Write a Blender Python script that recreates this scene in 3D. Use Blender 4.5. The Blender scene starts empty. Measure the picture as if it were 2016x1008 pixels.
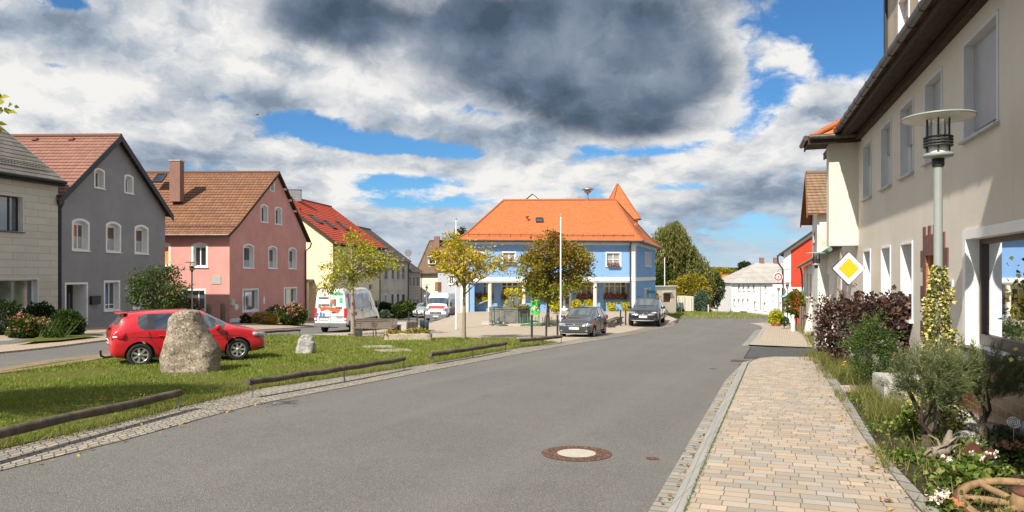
import bpy, bmesh, math, random
import numpy as np
from mathutils import Vector, Matrix, noise as mnoise
C = bpy.context.scene.collection
D = bpy.data
sc = bpy.context.scene
PI = math.pi
R = math.radians

# ---------------------------------------------------------------- camera
F = 1344.0            # 24 mm lens on a 36 mm wide frame of 2016 pixels
CX, HY, EYE = 1008.0, 541.0, 1.68
cam_d = D.cameras.new('camera'); cam = D.objects.new('camera', cam_d); C.objects.link(cam)
cam.location = (0, 0, EYE); cam.rotation_euler = (PI/2, 0, 0)
cam_d.lens = 24; cam_d.sensor_width = 36; cam_d.shift_y = (HY-504)/2016
cam_d.clip_start = 0.1; cam_d.clip_end = 12000
sc.camera = cam

# ---------------------------------------------------------------- sun, sky, exposure
SUN_AZ = math.atan2(-0.547, -0.837)      # compass angle from +Y towards +X
SUN_EL = R(45)
sl = D.lights.new('sun', 'SUN'); sl.energy = 5.0; sl.angle = R(0.55); sl.color = (1.0, 0.935, 0.83)
sun = D.objects.new('sun', sl); C.objects.link(sun)
sdir = Vector((math.sin(SUN_AZ)*math.cos(SUN_EL), math.cos(SUN_AZ)*math.cos(SUN_EL), math.sin(SUN_EL)))
sun.rotation_euler = sdir.to_track_quat('Z', 'Y').to_euler(); sun.location = sdir*60
sc.view_settings.view_transform = 'Standard'; sc.view_settings.look = 'None'
sc.view_settings.exposure = 0.58; sc.view_settings.gamma = 1.0; sc.view_settings.use_curve_mapping = False


class NT:
 """short-hand for building node trees"""
 def __init__(s, tree):
  s.t = tree; s.n = tree.nodes; s.l = tree.links
 def new(s, typ, **kw):
  n = s.n.new(typ)
  for k, v in kw.items(): setattr(n, k, v)
  return n
 def put(s, sock, v):
  if v is None: return
  if isinstance(v, bpy.types.NodeSocket): s.l.new(v, sock)
  else:
   if isinstance(v, (tuple, list)) and len(v) == 3 and sock.type == 'RGBA': v = (*v, 1)
   sock.default_value = v
 def m(s, op, a, b=None, c=None, clamp=False):
  n = s.new('ShaderNodeMath', operation=op, use_clamp=clamp)
  for i, v in enumerate((a, b, c)): s.put(n.inputs[i], v)
  return n.outputs[0]
 def vm(s, op, a, b=None):
  n = s.new('ShaderNodeVectorMath', operation=op); s.put(n.inputs[0], a)
  if b is not None: s.put(n.inputs[3 if op == 'SCALE' else 1], b)
  return n.outputs[0]
 def xyz(s, v):
  n = s.new('ShaderNodeSeparateXYZ'); s.put(n.inputs[0], v); return n.outputs
 def vec(s, x, y, z=0.0):
  n = s.new('ShaderNodeCombineXYZ')
  for i, v in enumerate((x, y, z)): s.put(n.inputs[i], v)
  return n.outputs[0]
 def noise(s, vec, scale, detail=4, rough=0.55, dist=0.0, col=False):
  n = s.new('ShaderNodeTexNoise'); s.put(n.inputs['Vector'], vec)
  n.inputs['Scale'].default_value = scale; n.inputs['Detail'].default_value = detail
  n.inputs['Roughness'].default_value = rough; n.inputs['Distortion'].default_value = dist
  return n.outputs['Color' if col else 'Fac']
 def voro(s, vec, scale, out='Distance', feature='F1', rnd=1.0):
  n = s.new('ShaderNodeTexVoronoi', feature=feature); s.put(n.inputs['Vector'], vec)
  n.inputs['Scale'].default_value = scale; n.inputs['Randomness'].default_value = rnd
  return n.outputs[out]
 def ss(s, v, a, b, lo=0.0, hi=1.0):
  n = s.new('ShaderNodeMapRange', interpolation_type='SMOOTHSTEP'); s.put(n.inputs[0], v)
  for i, q in enumerate((a, b, lo, hi)): n.inputs[1+i].default_value = q
  return n.outputs[0]
 def lin(s, v, a, b, lo=0.0, hi=1.0):
  n = s.new('ShaderNodeMapRange'); s.put(n.inputs[0], v)
  for i, q in enumerate((a, b, lo, hi)): n.inputs[1+i].default_value = q
  return n.outputs[0]
 def mix(s, f, a, b, mode='MIX'):
  n = s.new('ShaderNodeMix', data_type='RGBA', blend_type=mode)
  s.put(n.inputs[0], f); s.put(n.inputs[6], a); s.put(n.inputs[7], b)
  return n.outputs[2]
 def ramp(s, f, stops, interp='LINEAR'):
  n = s.new('ShaderNodeValToRGB'); e = n.color_ramp; e.interpolation = interp
  while len(e.elements) < len(stops): e.elements.new(0.5)
  for k, (p, c) in enumerate(stops):
   e.elements[k].position = p; e.elements[k].color = (*c, 1)
  s.put(n.inputs[0], f); return n.outputs[0]
 def bump(s, h, strength=0.5, dist=0.02, nrm=None):
  n = s.new('ShaderNodeBump'); s.put(n.inputs['Height'], h)
  n.inputs['Strength'].default_value = strength; n.inputs['Distance'].default_value = dist
  s.put(n.inputs['Normal'], nrm); return n.outputs[0]


def px_dir(px, py):
 az = math.atan((px-CX)/F)
 return az, math.atan((HY-py)/F*math.cos(az))


def build_world():
 w = D.worlds.new('World'); sc.world = w; w.use_nodes = True
 t = NT(w.node_tree); t.n.clear()
 sky = t.new('ShaderNodeTexSky', sky_type='NISHITA', sun_disc=False)
 sky.sun_elevation = SUN_EL; sky.sun_rotation = SUN_AZ; sky.altitude = 500; sky.dust_density = 0.6; sky.ozone_density = 2.2; sky.air_density = 1.0
 d = t.new('ShaderNodeTexCoord').outputs['Generated']
 x, y, z = t.xyz(d)
 az = t.m('ARCTAN2', x, y); el = t.m('ARCSINE', z)
 # cloud layers flatten towards the horizon
 v = t.m('MULTIPLY', t.m('LOGARITHM', t.m('MAXIMUM', t.m('ADD', el, 0.14), 0.02), math.e), 0.62)
 p0 = t.vec(az, v, 0.37); ae = t.vec(az, el, 0.0)
 def n2(vec, scale, detail=4, rough=0.55, col=False):
  n = t.new('ShaderNodeTexNoise', noise_dimensions='2D'); t.put(n.inputs['Vector'], vec)
  n.inputs['Scale'].default_value = scale; n.inputs['Detail'].default_value = detail; n.inputs['Roughness'].default_value = rough
  return n.outputs['Color' if col else 'Fac']
 def puff(vec, scale, detail, rough=0.5):
  n = t.new('ShaderNodeTexVoronoi', voronoi_dimensions='2D', feature='F1', normalize=True); t.put(n.inputs['Vector'], vec)
  n.inputs['Scale'].default_value = scale; n.inputs['Detail'].default_value = detail; n.inputs['Roughness'].default_value = rough
  return t.m('SUBTRACT', 1.0, n.outputs['Distance'])
 w1 = t.vm('SCALE', t.vm('SUBTRACT', n2(p0, 4.0, 3, 0.5, col=True), (0.5, 0.5, 0.5)), 0.07)
 w2 = t.vm('SCALE', t.vm('SUBTRACT', n2(p0, 22.0, 5, 0.65, col=True), (0.5, 0.5, 0.5)), 0.045)
 p = t.vm('ADD', t.vm('ADD', p0, w1), w2)
 def dfun(pp):
  return t.m('ADD', t.m('MULTIPLY', n2(pp, 3.4, 9, 0.60), 0.62), t.m('MULTIPLY', puff(pp, 8.5, 4.0, 0.62), 0.46))
 n = dfun(p)
 nu = dfun(t.vm('ADD', p, (-0.014, 0.030, 0)))
 nv = n2(t.vm('ADD', p0, (-0.05, 0.11, 0)), 3.4, 3, 0.5); n0 = n2(p0, 3.4, 3, 0.5)
 edge = t.m('MULTIPLY', t.m('SUBTRACT', n2(p, 8.0, 7, 0.66), 0.5), 0.60)
 def total(lst, acc):
  for px, py, rx, ry, amp in lst:
   a, e = px_dir(px, py); ia = F/rx/math.cos(a)**2; ie = F/ry/math.cos(a)
   q = t.new('ShaderNodeVectorMath', operation='MULTIPLY_ADD'); t.put(q.inputs[0], ae)
   q.inputs[1].default_value = (ia, ie, 0); q.inputs[2].default_value = (-a*ia, -e*ie, 0)
   dt = t.new('ShaderNodeVectorMath', operation='DOT_PRODUCT'); t.put(dt.inputs[0], q.outputs[0]); t.put(dt.inputs[1], q.outputs[0])
   acc = t.m('MULTIPLY_ADD', t.m('POWER', 0.3679, dt.outputs['Value']), amp, acc)
  return acc
 dens = total(SKY_HOLES, t.m('MULTIPLY_ADD', edge, 0.50, t.m('MULTIPLY_ADD', n, 1.35, -0.20)))
 alpha = t.ss(dens, 0.48, 0.66)
 # light on the puffs: bright where the cloud thins upwards and to the sun's side, grey underneath
 small = t.m('MULTIPLY', t.m('SUBTRACT', n, nu), 4.2); large = t.m('MULTIPLY', t.m('SUBTRACT', n0, nv), 2.6)
 thin = t.ss(dens, 0.90, 0.60, 0.0, 0.22)
 lit = t.m('ADD', t.m('ADD', small, large), t.m('ADD', thin, 0.30))
 lit = t.m('MULTIPLY_ADD', total(SKY_LIT, lit), 0.62, 0.27)
 cloud = t.ramp(lit, [(0.0, (1.5, 1.9, 2.5)), (0.26, (2.5, 2.95, 3.55)), (0.52, (4.1, 4.3, 4.55)), (0.86, (6.1, 6.0, 5.85))])
 dk = total(SKY_DARK, t.m('ADD', edge, t.m('MULTIPLY', t.m('SUBTRACT', n, 0.66), 0.55)))
 darkm = t.ss(dk, 0.20, 0.85)
 dn = t.m('MULTIPLY_ADD', n2(p, 5.2, 7, 0.56), 0.80, t.m('MULTIPLY_ADD', t.m('SUBTRACT', n0, nv), 1.3, t.m('MULTIPLY_ADD', t.m('SUBTRACT', n, nu), 0.9, -0.02)))
 dn = total(SKY_DKTONE, dn)
 dcol = t.ramp(dn, [(0.14, (0.46, 0.68, 1.02)), (0.40, (0.92, 1.24, 1.74)), (0.70, (1.8, 2.15, 2.75)), (1.0, (3.0, 3.2, 3.45))])
 cloud = t.mix(darkm, cloud, dcol)
 alpha = t.m('MAXIMUM', alpha, t.ss(dk, 0.16, 0.34))
 alpha = t.m('MULTIPLY', alpha, t.ss(el, -0.02, 0.015))
 haze = t.ss(el, 0.12, 0.0, 0.0, 0.7)
 blue = t.mix(1.0, sky.outputs[0], SKY_TINT, 'MULTIPLY')
 colr = t.mix(alpha, blue, cloud)
 colr = t.mix(haze, colr, (3.3, 4.0, 5.0))
 bg = t.new('ShaderNodeBackground'); t.put(bg.inputs[0], colr); bg.inputs[1].default_value = 0.1
 out = t.new('ShaderNodeOutputWorld'); t.l.new(bg.outputs[0], out.inputs[0])
 w.cycles.sampling_method = 'MANUAL'; w.cycles.sample_map_resolution = 512

# (pixel x, pixel y, radius x, radius y, amount): where on the sky the blue gaps, bright and dark clouds lie
SKY_HOLES = [(1650, 110, 95, 60, -0.34), (1530, 190, 55, 50, -0.28), (1700, 20, 110, 70, -0.36), (1560, 30, 60, 40, -0.12),
             (600, 245, 85, 26, -0.34), (760, 285, 130, 22, -0.30), (900, 300, 80, 14, -0.2), (760, 360, 120, 22, -0.34), (840, 395, 90, 18, -0.25),
             (130, 5, 70, 14, -0.3), (1290, 290, 110, 24, -0.36), (1470, 250, 60, 34, -0.30), (1330, 365, 90, 14, -0.30), (1180, 290, 60, 14, -0.2),
             (110, 130, 40, 10, -0.25), (440, 190, 30, 20, -0.2),
             (200, 230, 260, 110, 0.22), (620, 130, 220, 80, 0.25), (300, 60, 300, 80, 0.25), (990, 335, 75, 55, 0.36), (700, 320, 190, 22, 0.22),
             (1550, 110, 70, 36, 0.30), (1640, 190, 75, 60, 0.36), (1560, 250, 130, 45, 0.26), (1320, 330, 130, 28, 0.28), (1010, 270, 200, 26, 0.28),
             (1500, 385, 120, 30, 0.22), (1460, 330, 60, 14, -0.22), (1560, 345, 60, 12, -0.2), (1500, 430, 60, 14, -0.16), (780, 400, 160, 14, -0.12), (700, 440, 150, 26, 0.16), (600, 350, 90, 40, 0.25), (1640, 330, 80, 70, 0.18)]
SKY_LIT = [(180, 170, 140, 40, 0.30), (640, 160, 120, 50, 0.35), (990, 325, 60, 45, 0.60), (1550, 95, 60, 35, 0.30), (1650, 170, 70, 50, 0.28),
           (1350, 320, 90, 20, 0.2), (280, 150, 60, 30, 0.25), (90, 90, 190, 40, -0.32), (330, 240, 60, 55, -0.28), (580, 200, 130, 26, -0.20), (1020, 380, 60, 14, -0.2),
           (1340, 420, 100, 14, -0.12), (1500, 410, 60, 20, 0.22), (1540, 230, 90, 40, 0.15), (520, 320, 140, 40, -0.12)]
SKY_DARK = [(930, 60, 300, 100, 0.75), (1180, 122, 260, 105, 0.80), (1330, 170, 120, 85, 0.55), (640, 25, 150, 75, 0.72), (1080, 185, 200, 45, 0.25), (1250, 20, 250, 60, 0.35), (1250, 255, 130, 26, 0.45), (1120, 235, 120, 30, 0.3), (1000, 240, 120, 24, -0.15),
   (760, 95, 60, 30, -0.22), (610, 150, 100, 40, -0.25), (1500, 60, 70, 50, -0.2)]
SKY_DKTONE = [(780, 80, 90, 40, 0.30), (900, 40, 200, 40, -0.22), (1200, 230, 180, 34, -0.24), (1140, 90, 120, 60, 0.10), (1280, 120, 100, 60, 0.12), (960, 150, 100, 26, 0.05)]
SKY_TINT = (0.36, 0.65, 0.86)
build_world()
# ---------------------------------------------------------------- terrain
def smooth(a, b, x):
 t = min(1.0, max(0.0, (x-a)/(b-a))); return t*t*(3-2*t)
def G(x, y):
 """height of the ground: the street falls away from the viewer, the plaza is built up level"""
 z = -0.0417*y
 z += 0.40*smooth(-13.5, -18.5, x)*smooth(14, 30, y)
 z += 0.95*smooth(36, 57, y)*smooth(-7.2, -3.6, x)*smooth(14.5, 11.2, x)*smooth(110, 80, y)
 z += 0.55*smooth(64, 80, y)*smooth(13, 17, x)*smooth(34, 24, x)*smooth(130, 100, y)
 z += 1.1*smooth(58, 100, y)*smooth(-6, -10, x)
 d = max(0.0, y-77.0)
 z -= min(0.004*d*d, 0.09*d)*smooth(0, 9, x)
 return max(z, -26.0)
def at(px, py, y): return Vector(((px-CX)/F*y, y, EYE+(HY-py)/F*y))
def gp(px, py, dz=0.0):
 """point of the ground seen at a pixel"""
 a, b = (px-CX)/F, (HY-py)/F
 lo, hi = 1.0, 1.0
 while hi < 400 and EYE+b*hi > G(a*hi, hi)+dz: hi *= 1.03
 lo = hi/1.03
 for _ in range(30):
  mid = (lo+hi)/2
  if EYE+b*mid > G(a*mid, mid)+dz: lo = mid
  else: hi = mid
 return Vector((a*lo, lo, G(a*lo, lo)+dz))
def gz(x, y, dz=0.0): return Vector((x, y, G(x, y)+dz))

# ---------------------------------------------------------------- mesh builder
class Frame:
 """vertical plane through P0 and P1: u runs along it, v is the height, w points outwards (to the right of P0 -> P1)"""
 def __init__(s, p0, p1):
  s.o = Vector((p0[0], p0[1], 0)); d = Vector((p1[0], p1[1], 0))-s.o
  s.L = d.length; s.d = d/s.L; s.n = Vector((s.d.y, -s.d.x, 0))
 def __call__(s, u, v, w=0.0): return s.o+s.d*u+s.n*w+Vector((0, 0, v))
 def px(s, px):
  """u of the point of the plane seen in image column px"""
  a = (px-CX)/F      # x = a*y
  return (a*s.o.y-s.o.x)/(s.d.x-a*s.d.y)
 def pz(s, px, py):
  u = s.px(px); y = s.o.y+s.d.y*u
  return u, EYE+(HY-py)/F*y

class MB:
 def __init__(s): s.v = []; s.f = []; s.uv = []; s.mi = []; s.sm = []; s.cur = 0; s.smooth = False
 def face(s, pts, uv=None, mi=None):
  i = len(s.v); s.v += [tuple(p) for p in pts]; s.f.append(tuple(range(i, i+len(pts))))
  s.uv.append(uv); s.mi.append(s.cur if mi is None else mi); s.sm.append(s.smooth)
 def quad(s, a, b, c, d, uv=True):
  a, b, c, d = map(Vector, (a, b, c, d))
  q = None
  if uv:
   ex = (b-a); lx = ex.length or 1e-6; ex = ex/lx
   ey = (d-a)-ex*(d-a).dot(ex); ey = ey.normalized() if ey.length > 1e-9 else Vector((0, 0, 1))
   q = [((p-a).dot(ex), (p-a).dot(ey)) for p in (a, b, c, d)]
  s.face((a, b, c, d), q)
 def mesh(s, verts, faces, smooth=None):
  i = len(s.v); s.v += [tuple(p) for p in verts]
  for f in faces:
   s.f.append(tuple(i+k for k in f)); s.uv.append(None); s.mi.append(s.cur); s.sm.append(s.smooth if smooth is None else smooth)
 def box(s, c, size, rot=0.0, tilt=None):
  hx, hy, hz = size[0]/2, size[1]/2, size[2]/2
  M = Matrix.Rotation(rot, 3, 'Z')
  if tilt is not None: M = M @ tilt
  c = Vector(c)
  P = [c+M @ Vector((x*hx, y*hy, z*hz)) for x in (-1, 1) for y in (-1, 1) for z in (-1, 1)]
  s._hexa(P)
 def _hexa(s, P):   # index = 4x+2y+z
  for q in ((0, 4, 5, 1), (4, 6, 7, 5), (6, 2, 3, 7), (2, 0, 1, 3), (1, 5, 7, 3), (2, 6, 4, 0)):
   s.quad(*[P[k] for k in q])
 def fbox(s, fr, u0, u1, v0, v1, w0, w1):
  # w0 is the inner, w1 the outer side
  P = [fr(u, v, w) for u in (u0, u1) for w in (w1, w0) for v in (v0, v1)]
  s._hexa(P)
 def hexa(s, bottom, top):
  """bottom, top: four points each, counter-clockwise from above"""
  n = len(bottom)
  s.face(list(reversed(bottom))); s.face(top)
  for k in range(n): s.quad(bottom[k], bottom[(k+1) % n], top[(k+1) % n], top[k])
 def tube(s, pts, rad, n=8, caps=True, smooth=True):
  pts = [Vector(p) for p in pts]
  if not isinstance(rad, (list, tuple)): rad = [rad]*len(pts)
  vs = []; fs = []
  T = None
  for i, p in enumerate(pts):
   t = (pts[min(i+1, len(pts)-1)]-pts[max(i-1, 0)]).normalized()
   if T is None:
    a = Vector((0, 0, 1)) if abs(t.z) < 0.9 else Vector((1, 0, 0))
    x = t.cross(a).normalized()
   else: x = (x-t*x.dot(t)).normalized()
   T = t; y = t.cross(x)
   for k in range(n):
    an = 2*PI*k/n
    vs.append(p+(x*math.cos(an)+y*math.sin(an))*rad[i])
  for i in range(len(pts)-1):
   for k in range(n):
    k2 = (k+1) % n
    fs.append((i*n+k, i*n+k2, (i+1)*n+k2, (i+1)*n+k))
  s.mesh(vs, fs, smooth)
  if caps:
   s.mesh([vs[k] for k in range(n)], [tuple(range(n-1, -1, -1))], False)
   s.mesh([vs[-n+k] for k in range(n)], [tuple(range(n))], False)
 def lathe(s, prof, c, n=20, smooth=True, axis=None, caps=True):
  """prof: (radius, height) pairs from bottom to top"""
  c = Vector(c); M = axis or Matrix.Identity(3)
  vs = []; fs = []
  for r, z in prof:
   for k in range(n):
    a = 2*PI*k/n; vs.append(c+M @ Vector((r*math.cos(a), r*math.sin(a), z)))
  for i in range(len(prof)-1):
   for k in range(n):
    k2 = (k+1) % n; fs.append((i*n+k, i*n+k2, (i+1)*n+k2, (i+1)*n+k))
  s.mesh(vs, fs, smooth)
  for i, rev in ((0, True), (len(prof)-1, False)):
   if caps and prof[i][0] > 1e-4:
    q = [vs[i*n+k] for k in range(n)]
    s.mesh(q[::-1] if rev else q, [tuple(range(n))], False)
 def ico(s, c, r, sub=2, noise_amp=0.0, scale=1.0, seed=0.0, squash=(1, 1, 1), smooth=True):
  bm = bmesh.new(); bmesh.ops.create_icosphere(bm, subdivisions=sub, radius=1.0)
  vs = []
  for v in bm.verts:
   p = v.co.copy(); k = 1+noise_amp*mnoise.fractal(p*scale+Vector((seed, seed*1.7, -seed)), 0.9, 2.1, 5)
   vs.append(Vector(c)+Vector((p.x*squash[0], p.y*squash[1], p.z*squash[2]))*r*k)
  s.mesh(vs, [[v.index for v in f.verts] for f in bm.faces], smooth); bm.free()
 def text(s, body, fr, u, v, w, size, thick=0.004, align='CENTER', tilt=0.0, bold=0.0):
  cu = D.curves.new('t', 'FONT'); cu.body = body; cu.size = size; cu.align_x = align; cu.align_y = 'CENTER'
  cu.extrude = thick/2; cu.resolution_u = 2; cu.offset = bold
  o = D.objects.new('t', cu); C.objects.link(o)
  dg = bpy.context.evaluated_depsgraph_get(); me = o.evaluated_get(dg).to_mesh()
  ct, st = math.cos(tilt), math.sin(tilt)
  vs = [fr(u+q.co.x*ct-q.co.y*st, v+q.co.x*st+q.co.y*ct, w+q.co.z) for q in me.vertices]
  fs = [tuple(f.vertices) for f in me.polygons]
  o.to_mesh_clear(); D.objects.remove(o); D.curves.remove(cu)
  s.mesh(vs, fs, False)
 def build(s, name, mats, parent=None, loc=None):
  me = D.meshes.new(name)
  off = Vector(loc) if loc is not None else Vector((0, 0, 0))
  V = np.array(s.v, dtype=np.float32).reshape(-1, 3)-np.array(off, dtype=np.float32)
  me.from_pydata(V.tolist(), [], s.f)
  if not isinstance(mats, (list, tuple)): mats = [mats]
  for m_ in mats: me.materials.append(m_)
  me.polygons.foreach_set('material_index', s.mi)
  me.polygons.foreach_set('use_smooth', s.sm)
  if any(u is not None for u in s.uv):
   ul = me.uv_layers.new(name='UVMap'); flat = []
   for f, u in zip(s.f, s.uv):
    if u is None: flat += [0.0, 0.0]*len(f)
    else:
     for q in u: flat += [q[0], q[1]]
   ul.data.foreach_set('uv', flat)
  me.update()
  o = D.objects.new(name, me); C.objects.link(o); o.location = off
  if parent is not None: attach(o, parent)
  return o

def attach(o, parent):
 o.parent = parent
 if parent.parent is None: o.matrix_parent_inverse = Matrix.Translation(parent.location).inverted()
def tag(o, label=None, cat=None, group=None, kind=None):
 if label: o['label'] = label
 if cat: o['category'] = cat
 if group: o['group'] = group
 if kind: o['kind'] = kind
 return o
def thing(name, label, cat, loc=(0, 0, 0), group=None):
 o = D.objects.new(name, None); C.objects.link(o); o.location = loc; o.empty_display_size = 0.3
 return tag(o, label, cat, group)
def structure(o): o['kind'] = 'structure'; return o
KIDS = {}
def kids(o): return [c for c in o.children]
def dup(root, loc, rz=0.0, label=None, group=None, scale=1.0):
 def rec(o, par):
  c = o.copy(); C.objects.link(c)
  if par is not None: c.parent = par
  for ch in kids(o): rec(ch, c)
  return c
 r = rec(root, None); r.location = loc; r.rotation_euler = (0, 0, rz); r.scale = (scale,)*3
 if label: r['label'] = label
 if group: r['group'] = group
 return r

def sheet(name, poly, mat, dz, step=2.0, parent=None, uvrot=0.0, hf=G, uvo=(0, 0)):
 """flat polygon draped over the terrain, cut on a common grid so that sheets never cross"""
 bm = bmesh.new()
 f = bm.faces.new([bm.verts.new((p[0], p[1], 0)) for p in poly])
 bmesh.ops.triangulate(bm, faces=[f])
 xs = [p[0] for p in poly]; ys = [p[1] for p in poly]
 for ax, lo, hi in ((0, min(xs), max(xs)), (1, min(ys), max(ys))):
  k = math.ceil(lo/step)*step
  while k < hi:
   co = [0, 0, 0]; no = [0, 0, 0]; co[ax] = k; no[ax] = 1
   bmesh.ops.bisect_plane(bm, geom=bm.verts[:]+bm.edges[:]+bm.faces[:], plane_co=co, plane_no=no); k += step
 bmesh.ops.recalc_face_normals(bm, faces=bm.faces[:])
 uvl = bm.loops.layers.uv.new('UVMap'); c, s_ = math.cos(uvrot), math.sin(uvrot)
 for fc in bm.faces:
  if fc.normal.z < 0: fc.normal_flip()
  for l in fc.loops:
   x, y = l.vert.co.x-uvo[0], l.vert.co.y-uvo[1]; l[uvl].uv = (x*c-y*s_, x*s_+y*c)
 for v in bm.verts: v.co.z = hf(v.co.x, v.co.y)+dz
 me = D.meshes.new(name); bm.to_mesh(me); bm.free(); me.materials.append(mat)
 o = D.objects.new(name, me); C.objects.link(o)
 if parent: attach(o, parent)
 return o
def densify(pts, step=1.0):
 out = []
 for a, b in zip(pts[:-1], pts[1:]):
  a, b = Vector(a[:2]), Vector(b[:2]); n = max(1, int((b-a).length/step))
  out += [a.lerp(b, k/n) for k in range(n)]
 return out+[Vector(pts[-1][:2])]
def offset(pts, d):
 """polyline moved to its right by d"""
 out = []
 for i, p in enumerate(pts):
  t = (pts[min(i+1, len(pts)-1)]-pts[max(i-1, 0)]).normalized()
  out.append(Vector((p.x+t.y*d, p.y-t.x*d)))
 return out
def strip(name, left, right, mat, dzl, dzr, side=0.0, hf=G):
 """ribbon between two polylines of equal length with UVs along its run; side > 0 adds vertical flanks"""
 mb = MB(); run = 0.0
 L = [Vector((p.x, p.y, hf(p.x, p.y)+dzl)) for p in left]; Rr = [Vector((p.x, p.y, hf(p.x, p.y)+dzr)) for p in right]
 dn = Vector((0, 0, -side))
 for i in range(len(L)-1):
  ln = ((L[i+1]-L[i]).length+(Rr[i+1]-Rr[i]).length)/2; w = (Rr[i]-L[i]).length
  mb.face((L[i], Rr[i], Rr[i+1], L[i+1]), [(0, run), (w, run), (w, run+ln), (0, run+ln)])
  if side:
   mb.face((L[i+1], L[i+1]+dn, L[i]+dn, L[i]), [(0, run+ln), (side, run+ln), (side, run), (0, run)])
   mb.face((Rr[i], Rr[i]+dn, Rr[i+1]+dn, Rr[i+1]), [(w, run), (w+side, run), (w+side, run+ln), (w, run+ln)])
  run += ln
 return mb.build(name, mat)

# ---------------------------------------------------------------- materials
MATS = {}
def new_mat(name):
 m = D.materials.new(name); m.use_nodes = True; t = NT(m.node_tree); t.n.clear()
 b = t.new('ShaderNodeBsdfPrincipled'); o = t.new('ShaderNodeOutputMaterial'); t.l.new(b.outputs[0], o.inputs[0])
 MATS[name] = m; return m, t, b
def objc(t): return t.new('ShaderNodeTexCoord').outputs['Object']
def uvc(t): return t.new('ShaderNodeTexCoord').outputs['UV']
def P(t, b, **kw):
 names = dict(col='Base Color', rough='Roughness', metal='Metallic', nrm='Normal', spec='Specular IOR Level', coat='Coat Weight',
                 trans='Transmission Weight', ior='IOR', alpha='Alpha', em='Emission Color', ems='Emission Strength', coatr='Coat Roughness', sheen='Sheen Weight')
 for k, v in kw.items(): t.put(b.inputs[names[k]], v)
def var(t, col, amt, f): return t.mix(f, tuple(c*(1-amt) for c in col), tuple(min(1, c*(1+amt)) for c in col))

def m_plain(name, col, rough=0.6, metal=0.0, amt=0.12, scale=3.0, coat=0.0, spec=0.5, bump=0.0, bscale=60):
 m, t, b = new_mat(name); oc = objc(t)
 f = t.noise(oc, scale, 5, 0.6)
 P(t, b, col=var(t, col, amt, t.lin(f, 0.3, 0.7)), rough=rough, metal=metal, coat=coat, spec=spec)
 if bump: P(t, b, nrm=t.bump(t.noise(oc, bscale, 4, 0.6), bump, 0.01))
 return m
def m_plaster(name, col, amt=0.07, bump=0.35, bscale=45, stain=0.0, stain_col=(0.25, 0.22, 0.18), streak=0.0):
 m, t, b = new_mat(name); oc = objc(t)
 f = t.noise(oc, 0.9, 6, 0.62); g = t.noise(oc, 14.0, 4, 0.6)
 c = var(t, col, amt, t.lin(f, 0.3, 0.7)); c = t.mix(t.m('MULTIPLY', t.lin(g, 0.35, 0.65), 0.12), c, tuple(q*0.8 for q in col))
 if stain: c = t.mix(t.m('MULTIPLY', t.ss(t.noise(oc, 0.55, 7, 0.68, 0.4), 0.50, 0.66), stain), c, stain_col)
 if streak:
  x, y, z = t.xyz(oc); sv = t.vec(t.m('MULTIPLY', t.m('ADD', x, y), 2.4), t.m('MULTIPLY', z, 0.12), 0)
  c = t.mix(t.m('MULTIPLY', t.ss(t.noise(sv, 1.6, 6, 0.65), 0.5, 0.75), streak), c, tuple(q*0.55 for q in col))
 P(t, b, col=c, rough=0.92, spec=0.25, nrm=t.bump(t.noise(oc, bscale, 6, 0.7), bump, 0.012))
 return m
def m_tiles(name, c1, c2, tw=0.22, th=0.33, wave=0.5, dirt=0.25, dirt_col=(0.10, 0.085, 0.07), rough=0.75):
 m, t, b = new_mat(name); uv = uvc(t); u, v, _ = t.xyz(uv)
 row = t.m('FLOOR', t.m('DIVIDE', v, th)); u2 = t.m('ADD', u, t.m('MULTIPLY', row, tw*0.5 if wave < 0.3 else 0.0))
 cellx = t.m('FLOOR', t.m('DIVIDE', u2, tw))
 wn = t.new('ShaderNodeTexWhiteNoise', noise_dimensions='2D'); t.put(wn.inputs['Vector'], t.vec(cellx, row))
 c = t.mix(wn.outputs['Value'], c1, c2)
 fu = t.m('FRACT', t.m('DIVIDE', u2, tw)); fv = t.m('FRACT', t.m('DIVIDE', v, th))
 big = t.noise(uv, 0.5, 6, 0.65)
 c = t.mix(t.m('MULTIPLY', t.ss(big, 0.45, 0.75), dirt), c, dirt_col)
 sp = t.noise(uv, 9.0, 4, 0.7); c = t.mix(t.m('MULTIPLY', t.ss(sp, 0.55, 0.75), dirt*0.9), c, dirt_col)
 gap = t.m('MAXIMUM', t.ss(t.m('ABSOLUTE', t.m('SUBTRACT', fu, 0.5)), 0.43, 0.5), t.ss(fv, 0.10, 0.0))
 c = t.mix(t.m('MULTIPLY', gap, 0.55), c, tuple(q*0.35 for q in c1))
 h = t.m('ADD', t.m('MULTIPLY', t.m('SINE', t.m('MULTIPLY', fu, PI)), wave), t.m('MULTIPLY', t.m('SUBTRACT', 1.0, fv), 0.5))
 P(t, b, col=c, rough=rough, spec=0.3, nrm=t.bump(h, 0.8, 0.05))
 return m
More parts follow.
